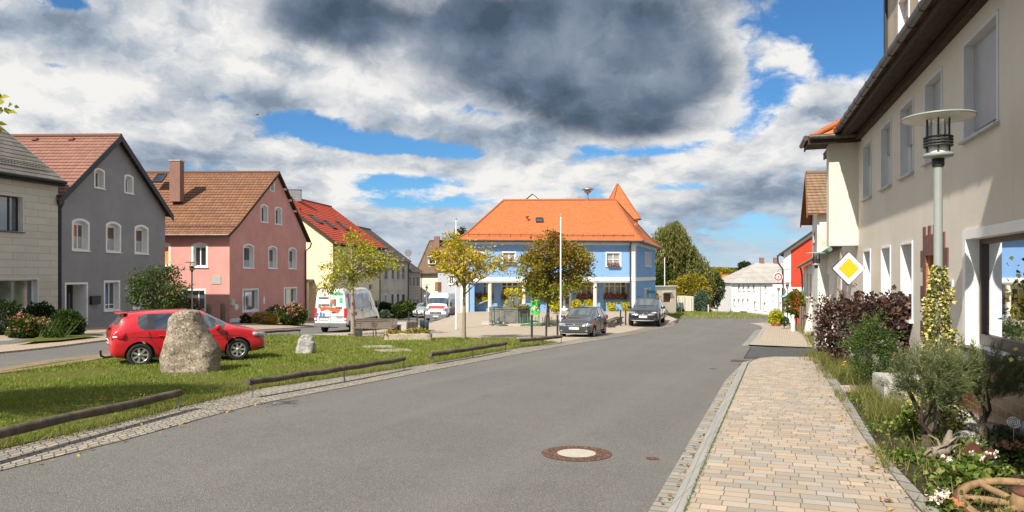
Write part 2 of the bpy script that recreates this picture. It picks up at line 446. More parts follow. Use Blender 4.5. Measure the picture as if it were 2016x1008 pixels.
def m_brick(name, c1, c2, mortar, bw, bh, gap=0.01, off=0.5, rough=0.85, bump=0.5, speck=0.25, sq=1.0, sqf=2, msmooth=0.1, coord='UV', third=None, rowrand=0.0, swap=False, tone=0.0):
 m, t, b = new_mat(name); uv = uvc(t) if coord == 'UV' else objc(t)
 if swap: su, sv, _ = t.xyz(uv); uv = t.vec(sv, su)
 w = t.vm('SCALE', t.vm('SUBTRACT', t.noise(uv, 2.5, 3, 0.6, col=True), (0.5, 0.5, 0.5)), bh*0.12)
 u, v, _ = t.xyz(t.vm('ADD', uv, w)); row = t.m('FLOOR', t.m('DIVIDE', v, bh))
 if rowrand:
  rn = t.new('ShaderNodeTexWhiteNoise', noise_dimensions='1D'); t.put(rn.inputs['W'], row); u = t.m('ADD', u, t.m('MULTIPLY', rn.outputs['Value'], bw*rowrand))
 n = t.new('ShaderNodeTexBrick', offset=off, squash=sq, squash_frequency=sqf); t.put(n.inputs['Vector'], t.vec(u, v))
 t.put(n.inputs['Color1'], c1); t.put(n.inputs['Color2'], c2); t.put(n.inputs['Mortar'], mortar)
 for k, q in (('Scale', 1.0), ('Mortar Size', gap), ('Mortar Smooth', msmooth), ('Bias', 0.0), ('Brick Width', bw), ('Row Height', bh)): n.inputs[k].default_value = q
 c = n.outputs['Color']
 if third:
  wn = t.new('ShaderNodeTexWhiteNoise', noise_dimensions='2D')
  uo = t.m('ADD', u, t.m('MULTIPLY', t.m('SUBTRACT', 1.0, t.m('ABSOLUTE', t.m('MODULO', row, 2.0))), off*bw))
  t.put(wn.inputs['Vector'], t.vec(t.m('FLOOR', t.m('DIVIDE', uo, bw)), row))
  c = t.mix(t.m('MULTIPLY', t.ss(wn.outputs['Value'], 0.55, 0.75), t.m('SUBTRACT', 1.0, n.outputs['Fac'])), c, third)
 if tone:
  tn = t.new('ShaderNodeTexWhiteNoise', noise_dimensions='2D'); t.put(tn.inputs['Vector'], t.vec(t.m('FLOOR', t.m('DIVIDE', u, bw)), t.m('ADD', row, 7.3)))
  c = t.mix(1.0, c, t.mix(tn.outputs['Value'], (1-tone,)*3, (1+tone,)*3), 'MULTIPLY')
 sp = t.noise(uv, 30.0, 5, 0.7)
 c = t.mix(t.m('MULTIPLY', t.lin(sp, 0.35, 0.7), speck), c, tuple(q*0.6 for q in c1))
 big = t.noise(uv, 0.7, 5, 0.6); c = t.mix(t.m('MULTIPLY', t.ss(big, 0.4, 0.75), speck), c, tuple(q*0.72 for q in c2))
 h = t.m('SUBTRACT', t.m('MULTIPLY', sp, 0.25), n.outputs['Fac'])
 P(t, b, col=c, rough=rough, spec=0.3, nrm=t.bump(h, bump, 0.02))
 return m
def m_stone(name, c1, c2, scale=6.0, rough=0.9, bump=0.7, speck=(0.5, 0.45, 0.38)):
 m, t, b = new_mat(name); oc = objc(t)
 a = t.noise(oc, scale, 8, 0.68); g = t.voro(oc, scale*14, 'Color')
 gx, gy, gz_ = t.xyz(g)
 c = t.ramp(a, [(0.30, c1), (0.52, tuple((p+q)/2 for p, q in zip(c1, c2))), (0.72, c2)])
 c = t.mix(t.m('MULTIPLY', t.ss(gx, 0.72, 0.95), 0.6), c, speck); c = t.mix(t.m('MULTIPLY', t.ss(gy, 0.75, 0.95), 0.6), c, tuple(q*0.35 for q in c1))
 P(t, b, col=c, rough=rough, spec=0.25, nrm=t.bump(t.m('ADD', t.noise(oc, scale*2.2, 9, 0.7), t.m('MULTIPLY', gx, 0.1)), bump, 0.05))
 return m
def m_wood(name, c1, c2, scale=3.0, stretch=(1, 1, 12), rough=0.8, bump=0.5):
 m, t, b = new_mat(name); oc = t.vm('MULTIPLY', objc(t), stretch)
 a = t.noise(oc, scale, 7, 0.65, 0.6)
 P(t, b, col=t.ramp(a, [(0.3, c1), (0.7, c2)]), rough=rough, spec=0.25, nrm=t.bump(a, bump, 0.02))
 return m
def m_leaf(name, stops, trans=0.35, rough=0.55, spec=0.35):
 """leaf colours picked per leaf from its own random number"""
 m = D.materials.new(name); m.use_nodes = True; t = NT(m.node_tree); t.n.clear()
 at_ = t.new('ShaderNodeAttribute', attribute_name='tone'); c = t.ramp(at_.outputs['Fac'], stops)
 b = t.new('ShaderNodeBsdfPrincipled'); P(t, b, col=c, rough=rough, spec=spec)
 tr = t.new('ShaderNodeBsdfTranslucent'); t.put(tr.inputs[0], t.mix(1.0, c, (1.25, 1.2, 0.55), 'MULTIPLY'))
 mx = t.new('ShaderNodeMixShader'); mx.inputs[0].default_value = trans
 t.l.new(b.outputs[0], mx.inputs[1]); t.l.new(tr.outputs[0], mx.inputs[2])
 o = t.new('ShaderNodeOutputMaterial'); t.l.new(mx.outputs[0], o.inputs[0]); MATS[name] = m; return m
def m_glass(name, tint=(0.02, 0.024, 0.03), rough=0.04, refl=0.35, curtain=None):
 """window pane: dark room behind and a mirror-like surface"""
 m, t, b = new_mat(name); P(t, b, col=tint, rough=rough, spec=0.9, ior=1.5)
 if curtain:
  x, y, z = t.xyz(uvc(t)); f = t.m('SINE', t.m('MULTIPLY', x, 60.0)); P(t, b, col=t.mix(t.lin(f, -1, 1), tuple(c*0.75 for c in curtain), curtain))
 g = t.new('ShaderNodeBsdfGlossy'); g.inputs['Roughness'].default_value = rough; t.put(g.inputs[0], (0.9, 0.95, 1.0))
 lw = t.new('ShaderNodeFresnel'); lw.inputs[0].default_value = 1.5
 mx = t.new('ShaderNodeMixShader'); t.put(mx.inputs[0], t.m('ADD', t.m('MULTIPLY', lw.outputs[0], 0.8), refl*0.25, clamp=True))
 o = [n for n in t.n if n.type == 'OUTPUT_MATERIAL'][0]
 t.l.new(b.outputs[0], mx.inputs[1]); t.l.new(g.outputs[0], mx.inputs[2]); t.l.new(mx.outputs[0], o.inputs[0])
 return m
# ---------------------------------------------------------------- ground materials
def build_ground_mats():
 # asphalt: grey binder with pale and dark aggregate, faint tyre lanes and patches
 m, t, b = new_mat('asphalt'); oc = objc(t)
 big = t.noise(oc, 0.35, 5, 0.6); mid = t.noise(oc, 3.0, 5, 0.65)
 sp = t.voro(oc, 120.0, 'Color'); sx, sy, sz = t.xyz(sp)
 c = t.mix(t.lin(big, 0.3, 0.7), (0.127, 0.123, 0.113), (0.158, 0.153, 0.140))
 c = t.mix(t.m('MULTIPLY', t.lin(mid, 0.35, 0.7), 0.35), c, (0.098, 0.096, 0.090))
 c = t.mix(t.m('MULTIPLY', t.ss(sx, 0.72, 0.95), 0.55), c, (0.29, 0.28, 0.26)); c = t.mix(t.m('MULTIPLY', t.ss(sy, 0.70, 0.95), 0.6), c, (0.055, 0.044, 0.042))
 x, y, z = t.xyz(oc)
 lane = t.noise(t.vec(t.m('SUBTRACT', t.m('MULTIPLY', x, 0.9), t.m('MULTIPLY', y, 0.37)), t.m('MULTIPLY', y, 0.03)), 0.9, 4, 0.5)
 c = t.mix(t.m('MULTIPLY', t.ss(lane, 0.48, 0.7), 0.22), c, (0.20, 0.195, 0.18))
 spot = t.noise(oc, 1.3, 6, 0.7); c = t.mix(t.m('MULTIPLY', t.ss(spot, 0.63, 0.72), 0.45), c, (0.07, 0.068, 0.064))
 P(t, b, col=c, rough=0.86, spec=0.35, nrm=t.bump(t.voro(oc, 90.0), 0.55, 0.012))
 m_plain('tar', (0.022, 0.022, 0.022), 0.6); m_plain('asphalt_dark', (0.062, 0.062, 0.062), 0.9, amt=0.2, scale=6, bump=0.5, bscale=90)
 m_brick('paving', (0.435, 0.345, 0.262), (0.37, 0.305, 0.238), (0.12, 0.098, 0.075), 0.205, 0.150, 0.0045, 0.0, 0.85, 0.4, 0.22, third=(0.335, 0.305, 0.268), rowrand=1.0, tone=0.17)
 m_brick('plaza_paving', (0.46, 0.385, 0.295), (0.40, 0.34, 0.27), (0.15, 0.125, 0.10), 0.21, 0.14, 0.010, 0.5, 0.88, 0.4, 0.25)
 m_brick('street_paving', (0.46, 0.36, 0.27), (0.38, 0.30, 0.235), (0.12, 0.10, 0.08), 0.21, 0.14, 0.010, 0.5, 0.88, 0.4, 0.25)
 m_brick('setts', (0.31, 0.295, 0.265), (0.36, 0.315, 0.25), (0.17, 0.145, 0.11), 0.62, 0.135, 0.011, 0.0, 0.9, 0.9, 0.45, msmooth=0.5, third=(0.27, 0.265, 0.255), rowrand=1.0, tone=0.15)
 m_brick('setts_small', (0.30, 0.28, 0.24), (0.35, 0.30, 0.235), (0.175, 0.148, 0.11), 0.155, 0.112, 0.016, 0.0, 0.9, 0.9, 0.4, msmooth=0.8, third=(0.26, 0.245, 0.225), rowrand=1.0, swap=True, tone=0.18)
 m_brick('granite_edge', (0.36, 0.35, 0.325), (0.31, 0.30, 0.285), (0.09, 0.085, 0.06), 0.4, 0.95, 0.014, 0.0, 0.9, 0.6, 0.4)
 m_brick('granite_blocks', (0.31, 0.29, 0.26), (0.25, 0.24, 0.215), (0.06, 0.06, 0.04), 0.5, 0.33, 0.02, 0.0, 0.9, 0.8, 0.5, msmooth=0.5)
 # lawn soil: green mat with straw and earth showing through
 m, t, b = new_mat('lawn'); oc = objc(t)
 a = t.noise(oc, 0.55, 7, 0.66); g = t.noise(oc, 7.0, 6, 0.72); h = t.noise(oc, 40.0, 4, 0.7)
 c = t.mix(t.lin(g, 0.3, 0.7), (0.085, 0.105, 0.018), (0.165, 0.175, 0.038))
 c = t.mix(t.m('MULTIPLY', t.ss(a, 0.50, 0.68), 0.75), c, (0.20, 0.165, 0.085)); c = t.mix(t.m('MULTIPLY', t.ss(h, 0.45, 0.7), 0.5), c, (0.065, 0.075, 0.016))
 P(t, b, col=c, rough=0.95, spec=0.1, nrm=t.bump(t.m('ADD', g, h), 0.9, 0.05))
 m, t, b = new_mat('soil'); oc = objc(t)
 a = t.noise(oc, 2.2, 8, 0.7); g = t.noise(oc, 25.0, 5, 0.7)
 c = t.ramp(a, [(0.3, (0.045, 0.034, 0.022)), (0.55, (0.085, 0.070, 0.040)), (0.75, (0.055, 0.075, 0.022))])
 c = t.mix(t.m('MULTIPLY', t.ss(g, 0.55, 0.72), 0.6), c, (0.15, 0.12, 0.085))
 P(t, b, col=c, rough=0.95, spec=0.1, nrm=t.bump(t.m('ADD', a, g), 1.0, 0.06))
 m, t, b = new_mat('worn_soil'); oc = objc(t)
 a = t.noise(oc, 2.0, 7, 0.7); g = t.noise(oc, 30.0, 5, 0.7)
 c = t.ramp(a, [(0.35, (0.30, 0.22, 0.135)), (0.6, (0.22, 0.17, 0.10)), (0.72, (0.10, 0.12, 0.035))])
 P(t, b, col=t.mix(t.m('MULTIPLY', t.ss(g, 0.5, 0.7), 0.5), c, (0.13, 0.10, 0.07)), rough=0.95, spec=0.1, nrm=t.bump(g, 0.8, 0.04))
 m, t, b = new_mat('far_ground'); oc = objc(t)
 a = t.noise(oc, 0.05, 6, 0.6)
 P(t, b, col=t.ramp(a, [(0.3, (0.05, 0.075, 0.02)), (0.7, (0.10, 0.13, 0.035))]), rough=0.95, spec=0.1)
 m, t, b = new_mat('hill_forest'); oc = objc(t)
 a = t.noise(oc, 0.006, 8, 0.65)
 P(t, b, col=t.ramp(a, [(0.35, (0.018, 0.036, 0.020)), (0.6, (0.035, 0.060, 0.022)), (0.75, (0.08, 0.10, 0.035))]), rough=1.0, spec=0.0)
build_ground_mats()

def resample(pts, n):
 pts = [Vector(p[:2]) for p in pts]; d = [0.0]
 for a, b in zip(pts[:-1], pts[1:]): d.append(d[-1]+(b-a).length)
 out = []
 for k in range(n):
  q = d[-1]*k/(n-1); i = 0
  while i < len(pts)-2 and d[i+1] < q: i += 1
  out.append(pts[i].lerp(pts[i+1], (q-d[i])/max(1e-9, d[i+1]-d[i])))
 return out
def gpl(*px): return [gp(*q) for q in px]

# main road's left edge: lawn | setts | asphalt
GRASS_EDGE = [Vector((-7.6, -6.0)), Vector((-6.2, 4.0))]+[p.xy for p in gpl((0, 893), (250, 834), (500, 771), (800, 727), (1000, 691), (1095, 676))]
ROAD_EDGE = [Vector((-7.25, -6.0)), Vector((-5.75, 4.0))]+[p.xy for p in gpl((0, 928), (250, 866), (480, 802), (860, 728), (1110, 681))]
PLAZA_EDGE = [GRASS_EDGE[-1]]+[p.xy for p in gpl((1175, 663.5), (1255, 650), (1312, 639), (1334, 630.5))]
ROAD_EDGE2 = [ROAD_EDGE[-1]]+[p.xy for p in gpl((1180, 669.5), (1265, 655), (1326, 642.5), (1352, 632))]
# main road's right edge: asphalt | setts | kerb | pavement
SETT_L = [Vector((-1.9, -2.0))]+[p.xy for p in gpl((1278, 1008), (1428, 750), (1460, 717))]
SETT_R = [Vector((-1.72, -2.07))]+[p.xy for p in gpl((1320, 1008), (1377, 888), (1424, 794), (1462, 717))]
KERB_R = [Vector((-1.57, -2.13))]+[p.xy for p in gpl((1354, 1008), (1402, 888), (1441, 797), (1473, 720), (1482, 713), (1497, 708.5), (1525, 706))]
WALK_R = [Vector((0.55, -2.6))]+[p.xy for p in gpl((1800, 1008), (1698, 869), (1636, 765), (1597, 706.5))]
BED_L = [Vector((0.72, -2.6))]+[p.xy for p in gpl((1832, 1008), (1734, 902), (1652, 760), (1606, 709))]

def build_setting():
 W = {k: MATS[k] for k in MATS}
 rd = [(-60, -14), (40, -14), (40, 40), (60, 90), (60, 160), (-60, 160)]
 structure(sheet('road', rd, W['asphalt'], 0.0))
 # terrain outside and beyond the village streets
 xs = np.concatenate([np.linspace(-3500, -90, 24), np.linspace(-80, 80, 33), np.linspace(90, 3500, 24)])
 ys = np.concatenate([np.linspace(-60, 120, 37), np.linspace(130, 400, 20), np.linspace(450, 4200, 24)])
 V = []; Fc = []
 for y in ys:
  for x in xs:
   z = G(x, min(y, 2000))-0.35
   if y > 430: z = -26+10*mnoise.noise(Vector((x*0.001, y*0.001, 3)))
   V.append((x, y, z))
 n = len(xs)
 for j in range(len(ys)-1):
  for i in range(n-1): Fc.append((j*n+i, j*n+i+1, (j+1)*n+i+1, (j+1)*n+i))
 mb = MB(); mb.mesh(V, Fc, True); structure(mb.build('ground', W['far_ground']))
 # wooded ridges on the horizon
 for k, (y0, base, amp, sd) in enumerate(((1900, 6, 16, 1.0), (3300, 48, 26, 5.0))):
  mb = MB(); V = []; Fc = []; nx = 160
  for j in range(6):
   q = j/5.0
   for i in range(nx):
    x = -4200+8400*i/(nx-1)
    h = base+amp*mnoise.fractal(Vector((x*0.0011, sd, 0)), 0.9, 2.0, 6)
    V.append((x, y0+q*500, -30+(h+30)*math.sin(q*PI/2)**0.8))
  for j in range(5):
   for i in range(nx-1): Fc.append((j*nx+i, j*nx+i+1, (j+1)*nx+i+1, (j+1)*nx+i))
  mb.mesh(V, Fc, True); structure(mb.build('hills', W['hill_forest']))
 # ---- main road edges
 n = 60
 structure(strip('sett_strip', resample(GRASS_EDGE, n), resample(ROAD_EDGE, n), W['setts_small'], 0.045, 0.012, 0.08))
 structure(strip('sett_strip', resample(PLAZA_EDGE, n), resample(ROAD_EDGE2, n), W['setts_small'], 0.05, 0.012, 0.08))
 structure(strip('gutter_setts', resample(SETT_L, n), resample(SETT_R, n), W['setts'], 0.012, 0.008, 0.05))
 structure(strip('kerb', densify(resample(SETT_R, 40), 9), resample(KERB_R, 40), W['granite_edge'], 0.052, 0.060, 0.15))
 walk = [p for p in densify(KERB_R, 0.6)]+[p for p in reversed(WALK_R)]
 structure(sheet('pavement', walk, W['paving'], 0.062, uvrot=R(21.4)))
 structure(strip('bed_edging', resample(WALK_R, 40), resample(BED_L, 40), W['granite_blocks'], 0.066, 0.075, 0.2))
 bed = [Vector((3.1, -2.0)), Vector((0.9, -2.4))]+[p for p in BED_L[1:]]+[p.xy for p in gpl((1609, 692), (1640, 690))]+[Vector((10.6, 20.9)), Vector((9.6, 18.0)), Vector((6.1, 8.2)), Vector((5.0, 4.0))]
 structure(sheet('garden_bed', bed, W['soil'], 0.055, step=1.0))
 # paved crossing into the house between the two beds
 cr = [p.xy for p in gpl((1652, 766), (1735, 765), (1760, 780), (1664, 781))]
 structure(sheet('garden_path', cr, W['paving'], 0.078, step=1.0, uvrot=R(21.4)))
 # ---- side street mouth and the pavement beyond it
 sw_l = [p.xy for p in gpl((1474, 681), (1489, 665), (1501, 648), (1497, 643), (1483, 639.5), (1473, 637.2))]
 sw_r = [p.xy for p in gpl((1600, 687), (1590, 668), (1572, 655), (1556, 646), (1545, 638), (1540, 634.5))]
 o2 = [p.xy for p in gpl((1483, 682), (1497, 666), (1507, 649), (1503, 643.2), (1488, 640), (1477, 637.8))]
 structure(strip('kerb', resample(sw_l, 30), resample(o2, 30), W['granite_edge'], 0.055, 0.06, 0.15))
 structure(sheet('pavement', o2+sw_r[::-1], W['plaza_paving'], 0.062, uvrot=R(21.4)))
 g2 = [p.xy for p in gpl((1459, 681.5), (1476, 664), (1487, 650))]
 structure(strip('gutter_setts', resample(g2, 20), resample([q for q in sw_l[:3]], 20), W['setts'], 0.012, 0.01, 0.05))
 structure(sheet('side_street', [p.xy for p in gpl((1466, 706), (1477, 684), (1640, 686), (1640, 703))]+[], W['asphalt_dark'], 0.018))
 structure(sheet('road_joint', [p.xy for p in gpl((1464, 706), (1466.5, 706), (1480, 683), (1478.5, 683))], MATS['tar'], 0.024))
 # ---- lawn, the worn track along its far side and the plaza
 track = [p.xy for p in gpl((522, 661), (420, 672), (215, 703), (100, 718), (0, 735))]+[Vector((-13.2, 12.0)), Vector((-14.5, -6))]
 lawn_top = [p.xy for p in gpl((1060, 671.5), (1000, 668), (840, 667), (700, 664.5), (560, 661))]
 lawn = GRASS_EDGE+lawn_top+track
 structure(sheet('lawn', lawn, W['lawn'], 0.055, step=1.0))
 wl = [Vector((-14.9, -6)), Vector((-13.7, 12.0))]+[p.xy for p in gpl((0, 726), (100, 709), (215, 697), (290, 690))]
 wr = [Vector((-13.3, -6)), Vector((-12.0, 12.0))]+[p.xy for p in gpl((0, 741), (110, 727), (225, 706), (300, 695))]
 structure(strip('worn_track', resample(wl, 40), resample(wr, 40), W['worn_soil'], 0.02, 0.075, 0.1))
 pl = [PLAZA_EDGE[0]]+PLAZA_EDGE[1:]+[Vector((11.6, 58.5)), Vector((-4.4, 57.5)), at(893, 600, 52).xy, gp(872, 634).xy, gp(800, 643).xy, gp(700, 655).xy, gp(612, 660.5).xy]+lawn_top[::-1][1:]
 structure(sheet('plaza', pl, W['plaza_paving'], 0.05, step=1.0, uvrot=R(-8)))
 # ---- pavement before the houses on the left
 pv = [Vector((-19, 6)), Vector((-18, 14))]+[p.xy for p in gpl((0, 697), (100, 686), (215, 671), (330, 662), (450, 654), (600, 645), (700, 634), (790, 626))]
 pv2 = [Vector((-24.0, 6)), Vector((-23.0, 24))]+[p.xy for p in gpl((0, 662), (215, 650), (330, 640), (450, 640), (600, 634), (700, 624), (790, 619))]
 structure(strip('pavement', densify(resample(pv2, 60), 9), resample(pv, 60), W['street_paving'], 0.065, 0.06, 0.12))
 fore = [Vector((-30, 6)), Vector((-23.5, 6)), Vector((-22.6, 24))]+[p.xy for p in gpl((0, 664), (215, 651), (330, 642), (460, 641))]+[Vector((-16.6, 42)), Vector((-30, 42))]
 structure(sheet('forecourt', fore, W['street_paving'], 0.045, uvrot=R(10)))
 lg = [p.xy for p in gpl((30, 680), (75, 668), (175, 663), (198, 665), (120, 674))]
 structure(sheet('verge', lg, W['lawn'], 0.09))
 # ---- green with bushes behind the junction
 gr = [p.xy for p in gpl((1310, 626), (1345, 622.5), (1400, 621), (1436, 622))]+[Vector((27, 84)), Vector((30, 110)), Vector((13, 110)), Vector((13.5, 66))]
 structure(sheet('lawn', gr, W['lawn'], 0.05))
 kb = [p.xy for p in gpl((1310, 629), (1342, 625), (1400, 623.3), (1440, 624.3))]; kb2 = [p.xy for p in gpl((1310, 626.5), (1344, 622.8), (1400, 621.2), (1440, 622.3))]
 structure(strip('sett_strip', resample(kb2, 30), resample(kb, 30), W['setts_small'], 0.06, 0.02, 0.1))
 structure(sheet('side_street', [p.xy for p in gpl((1300, 640), (1334, 634.5), (1348, 628.5), (1312, 628.5))], W['asphalt_dark'], 0.02))
build_setting()
# ---------------------------------------------------------------- building helpers
def build_house_mats():
 white = (0.78, 0.77, 0.74)
 m_plain('white_paint', white, 0.5, amt=0.05); m_plain('white_frame', (0.80, 0.80, 0.78), 0.35, amt=0.04)
 m_plain('black_metal', (0.018, 0.018, 0.02), 0.45, amt=0.3, spec=0.5); m_plain('dark_frame', (0.035, 0.030, 0.028), 0.45, amt=0.2)
 m_plain('brown_frame', (0.060, 0.035, 0.028), 0.45, amt=0.2); m_plain('cream_frame', (0.66, 0.60, 0.50), 0.5, amt=0.06)
 m_plain('grey_frame', (0.40, 0.40, 0.40), 0.5, amt=0.08); m_plain('zinc', (0.30, 0.31, 0.32), 0.42, 0.6, amt=0.15)
 m_plain('gutter_metal', (0.085, 0.078, 0.070), 0.38, 0.5, amt=0.3, scale=5); m_plain('copper_green', (0.10, 0.22, 0.15), 0.7, amt=0.3)
 m_wood('dark_timber', (0.030, 0.020, 0.014), (0.085, 0.055, 0.036)); m_wood('brown_timber', (0.13, 0.055, 0.022), (0.22, 0.095, 0.04)); m_wood('gate_timber', (0.42, 0.19, 0.05), (0.55, 0.27, 0.08))
 m_glass('pane'); m_glass('pane_lace', (0.30, 0.30, 0.29), 0.08, 0.2, curtain=(0.42, 0.42, 0.40)); m_glass('pane_grey', (0.085, 0.095, 0.095), 0.05, 0.3)
 m_glass('pane_shop', (0.05, 0.06, 0.06), 0.012, 2.6)
 m_plain('orange_blind', (0.85, 0.22, 0.03), 0.7)
 m_plaster('plaster_grey', (0.275, 0.27, 0.277), 0.09, 0.4, stain=0.22, stain_col=(0.22, 0.215, 0.215), streak=0.12); m_plaster('plaster_grey_base', (0.29, 0.285, 0.29), 0.06, 0.4)
 m_plaster('plaster_pink', (0.62, 0.305, 0.262), 0.10, 0.35, stain=0.30, stain_col=(0.54, 0.33, 0.29), streak=0.18)
 m_plaster('plaster_yellow', (0.80, 0.70, 0.46), 0.07, 0.3, stain=0.2, stain_col=(0.66, 0.54, 0.33), streak=0.12); m_plaster('plaster_old', (0.58, 0.54, 0.47), 0.10, 0.4, stain=0.5, stain_col=(0.36, 0.31, 0.24), streak=0.35)
 m_plaster('plaster_cream', (0.80, 0.70, 0.55), 0.06, 0.3, stain=0.1); m_plaster('plaster_pale', (0.43, 0.45, 0.475), 0.05, 0.3)
 m_plaster('plaster_white', (0.80, 0.79, 0.76), 0.05, 0.3, stain=0.12, stain_col=(0.6, 0.57, 0.52))
 m_plaster('plaster_blue', (0.220, 0.395, 0.68), 0.08, 0.25, stain=0.30, stain_col=(0.27, 0.41, 0.63), streak=0.08)
 m_plaster('plaster_red', (0.58, 0.062, 0.030), 0.05, 0.25); m_plaster('plaster_ruin', (0.72, 0.68, 0.61), 0.12, 0.7, stain=0.75, stain_col=(0.42, 0.33, 0.25), streak=0.45)
 m_plaster('plaster_rough', (0.68, 0.62, 0.53), 0.05, 1.0, 70, stain=0.10, stain_col=(0.58, 0.52, 0.44), streak=0.10)
 m_plaster('plaster_dormer', (0.46, 0.40, 0.31), 0.08, 1.0, 70, stain=0.35, stain_col=(0.28, 0.24, 0.18), streak=0.6)
 m_brick('cladding', (0.63, 0.60, 0.52), (0.57, 0.54, 0.46), (0.25, 0.22, 0.18), 1.25, 0.335, 0.008, 0.5, 0.8, 0.4, 0.45)
 m_brick('cladding_small', (0.42, 0.38, 0.34), (0.46, 0.42, 0.38), (0.22, 0.2, 0.18), 0.9, 0.40, 0.012, 0.5, 0.85, 0.4, 0.4)
 m_tiles('tiles_rose', (0.285, 0.138, 0.100), (0.225, 0.108, 0.080), 0.24, 0.30, 0.5, 0.25)
 m_tiles('tiles_brown', (0.240, 0.116, 0.063), (0.175, 0.082, 0.045), 0.26, 0.34, 0.9, 0.35)
 m_tiles('tiles_red', (0.48, 0.072, 0.032), (0.38, 0.055, 0.026), 0.30, 0.36, 0.8, 0.25)
 m_tiles('tiles_orange', (0.62, 0.205, 0.075), (0.50, 0.150, 0.052), 0.18, 0.17, 0.1, 0.22, (0.34, 0.15, 0.08), 0.7)
 m_tiles('tiles_dark', (0.13, 0.105, 0.085), (0.085, 0.070, 0.058), 0.28, 0.32, 0.6, 0.5, (0.06, 0.055, 0.045)); m_tiles('tiles_umber', (0.20, 0.125, 0.085), (0.14, 0.090, 0.062), 0.20, 0.18, 0.2, 0.35)
 m_tiles('tiles_weathered', (0.30, 0.19, 0.115), (0.22, 0.145, 0.09), 0.24, 0.30, 0.8, 0.6, (0.13, 0.11, 0.07)); m_tiles('slates', (0.155, 0.140, 0.120), (0.105, 0.098, 0.088), 0.55, 0.42, 0.05, 0.7, (0.21, 0.185, 0.14))
 m_plain('roof_fibre', (0.36, 0.34, 0.31), 0.85, amt=0.15, scale=0.8, bump=0.3)
 m_brick('chimney_brick', (0.30, 0.12, 0.085), (0.24, 0.10, 0.075), (0.30, 0.26, 0.22), 0.25, 0.08, 0.012, 0.5, 0.9, 0.5, 0.4)
 m_brick('glazed_tile', (0.52, 0.175, 0.028), (0.44, 0.135, 0.022), (0.50, 0.42, 0.30), 0.30, 0.145, 0.012, 0.5, 0.25, 0.4, 0.15); m_brick('brown_tile', (0.22, 0.075, 0.025), (0.17, 0.058, 0.022), (0.27, 0.22, 0.15), 0.30, 0.145, 0.012, 0.5, 0.25, 0.4, 0.2)
 m_plain('clinker', (0.135, 0.055, 0.040), 0.6, amt=0.25, scale=8); m_plain('shutter_grey', (0.34, 0.35, 0.37), 0.45, amt=0.06); m_plain('reveal_grey', (0.60, 0.60, 0.60), 0.7, amt=0.06)
 m_plain('concrete', (0.40, 0.385, 0.35), 0.9, amt=0.15, scale=5, bump=0.4)
build_house_mats()

def wall_mesh(mb, fr, outline, holes, w=0.0, reveal=0.0):
 def isrect(q): return len(q) == 4 and len({round(p[0], 5) for p in q}) == 2 and len({round(p[1], 5) for p in q}) == 2
 if isrect(outline) and all(isrect(q) for q in holes):
  bx = [(min(p[0] for p in q), max(p[0] for p in q), min(p[1] for p in q), max(p[1] for p in q)) for q in [outline]+holes]
  o = bx[0]; us = sorted({min(max(x, o[0]), o[1]) for b in bx for x in b[:2]}); vs = sorted({min(max(x, o[2]), o[3]) for b in bx for x in b[2:]})
  for ua, ub in zip(us[:-1], us[1:]):
   for va, vb in zip(vs[:-1], vs[1:]):
    cu, cv = (ua+ub)/2, (va+vb)/2
    if any(b[0] < cu < b[1] and b[2] < cv < b[3] for b in bx[1:]): continue
    q = [(ua, va), (ub, va), (ub, vb), (ua, vb)]; mb.face([fr(u, v, w) for u, v in q], q)
  return
 bm = bmesh.new(); edges = []
 for loop in [outline]+holes:
  vs = [bm.verts.new((u, v, 0)) for u, v in loop]
  for i in range(len(vs)): edges.append(bm.edges.new((vs[i], vs[(i+1) % len(vs)])))
 bmesh.ops.triangle_fill(bm, use_beauty=True, use_dissolve=False, edges=edges)
 for f in bm.faces:
  q = [(v.co.x, v.co.y) for v in f.verts]
  ar = sum(q[i][0]*q[(i+1) % 3][1]-q[(i+1) % 3][0]*q[i][1] for i in range(3))
  if ar < 0: q.reverse()
  mb.face([fr(u, v, w) for u, v in q], q)
 bm.free()
def wall(name, fr, outline, holes, mat, parent, w=0.0):
 mb = MB(); wall_mesh(mb, fr, outline, holes, w); return mb.build(name, mat, parent)
def loop_rect(u0, u1, v0, v1, arch=0.0, n=8):
 q = [(u0, v0), (u1, v0)]
 if arch <= 0: return q+[(u1, v1), (u0, v1)]
 c = (u0+u1)/2; h = (u1-u0)/2
 for k in range(n+1):
  t = 1-2*k/n
  q.append((c+h*t, v1-arch*(t*t)))
 return q
def ring(mb, fr, inner, outer, w0, w1):
 """flat band between two loops, its front at w1, returning to the wall at w0"""
 n = len(inner)
 for i in range(n):
  j = (i+1) % n
  mb.quad(fr(*outer[i], w1), fr(*outer[j], w1), fr(*inner[j], w1), fr(*inner[i], w1))
  mb.quad(fr(*outer[i], w0), fr(*outer[j], w0), fr(*outer[j], w1), fr(*outer[i], w1))
def revealf(mb, fr, loop, w0, w1):
 n = len(loop)
 for i in range(n):
  j = (i+1) % n
  mb.quad(fr(*loop[i], w0), fr(*loop[j], w0), fr(*loop[j], w1), fr(*loop[i], w1))
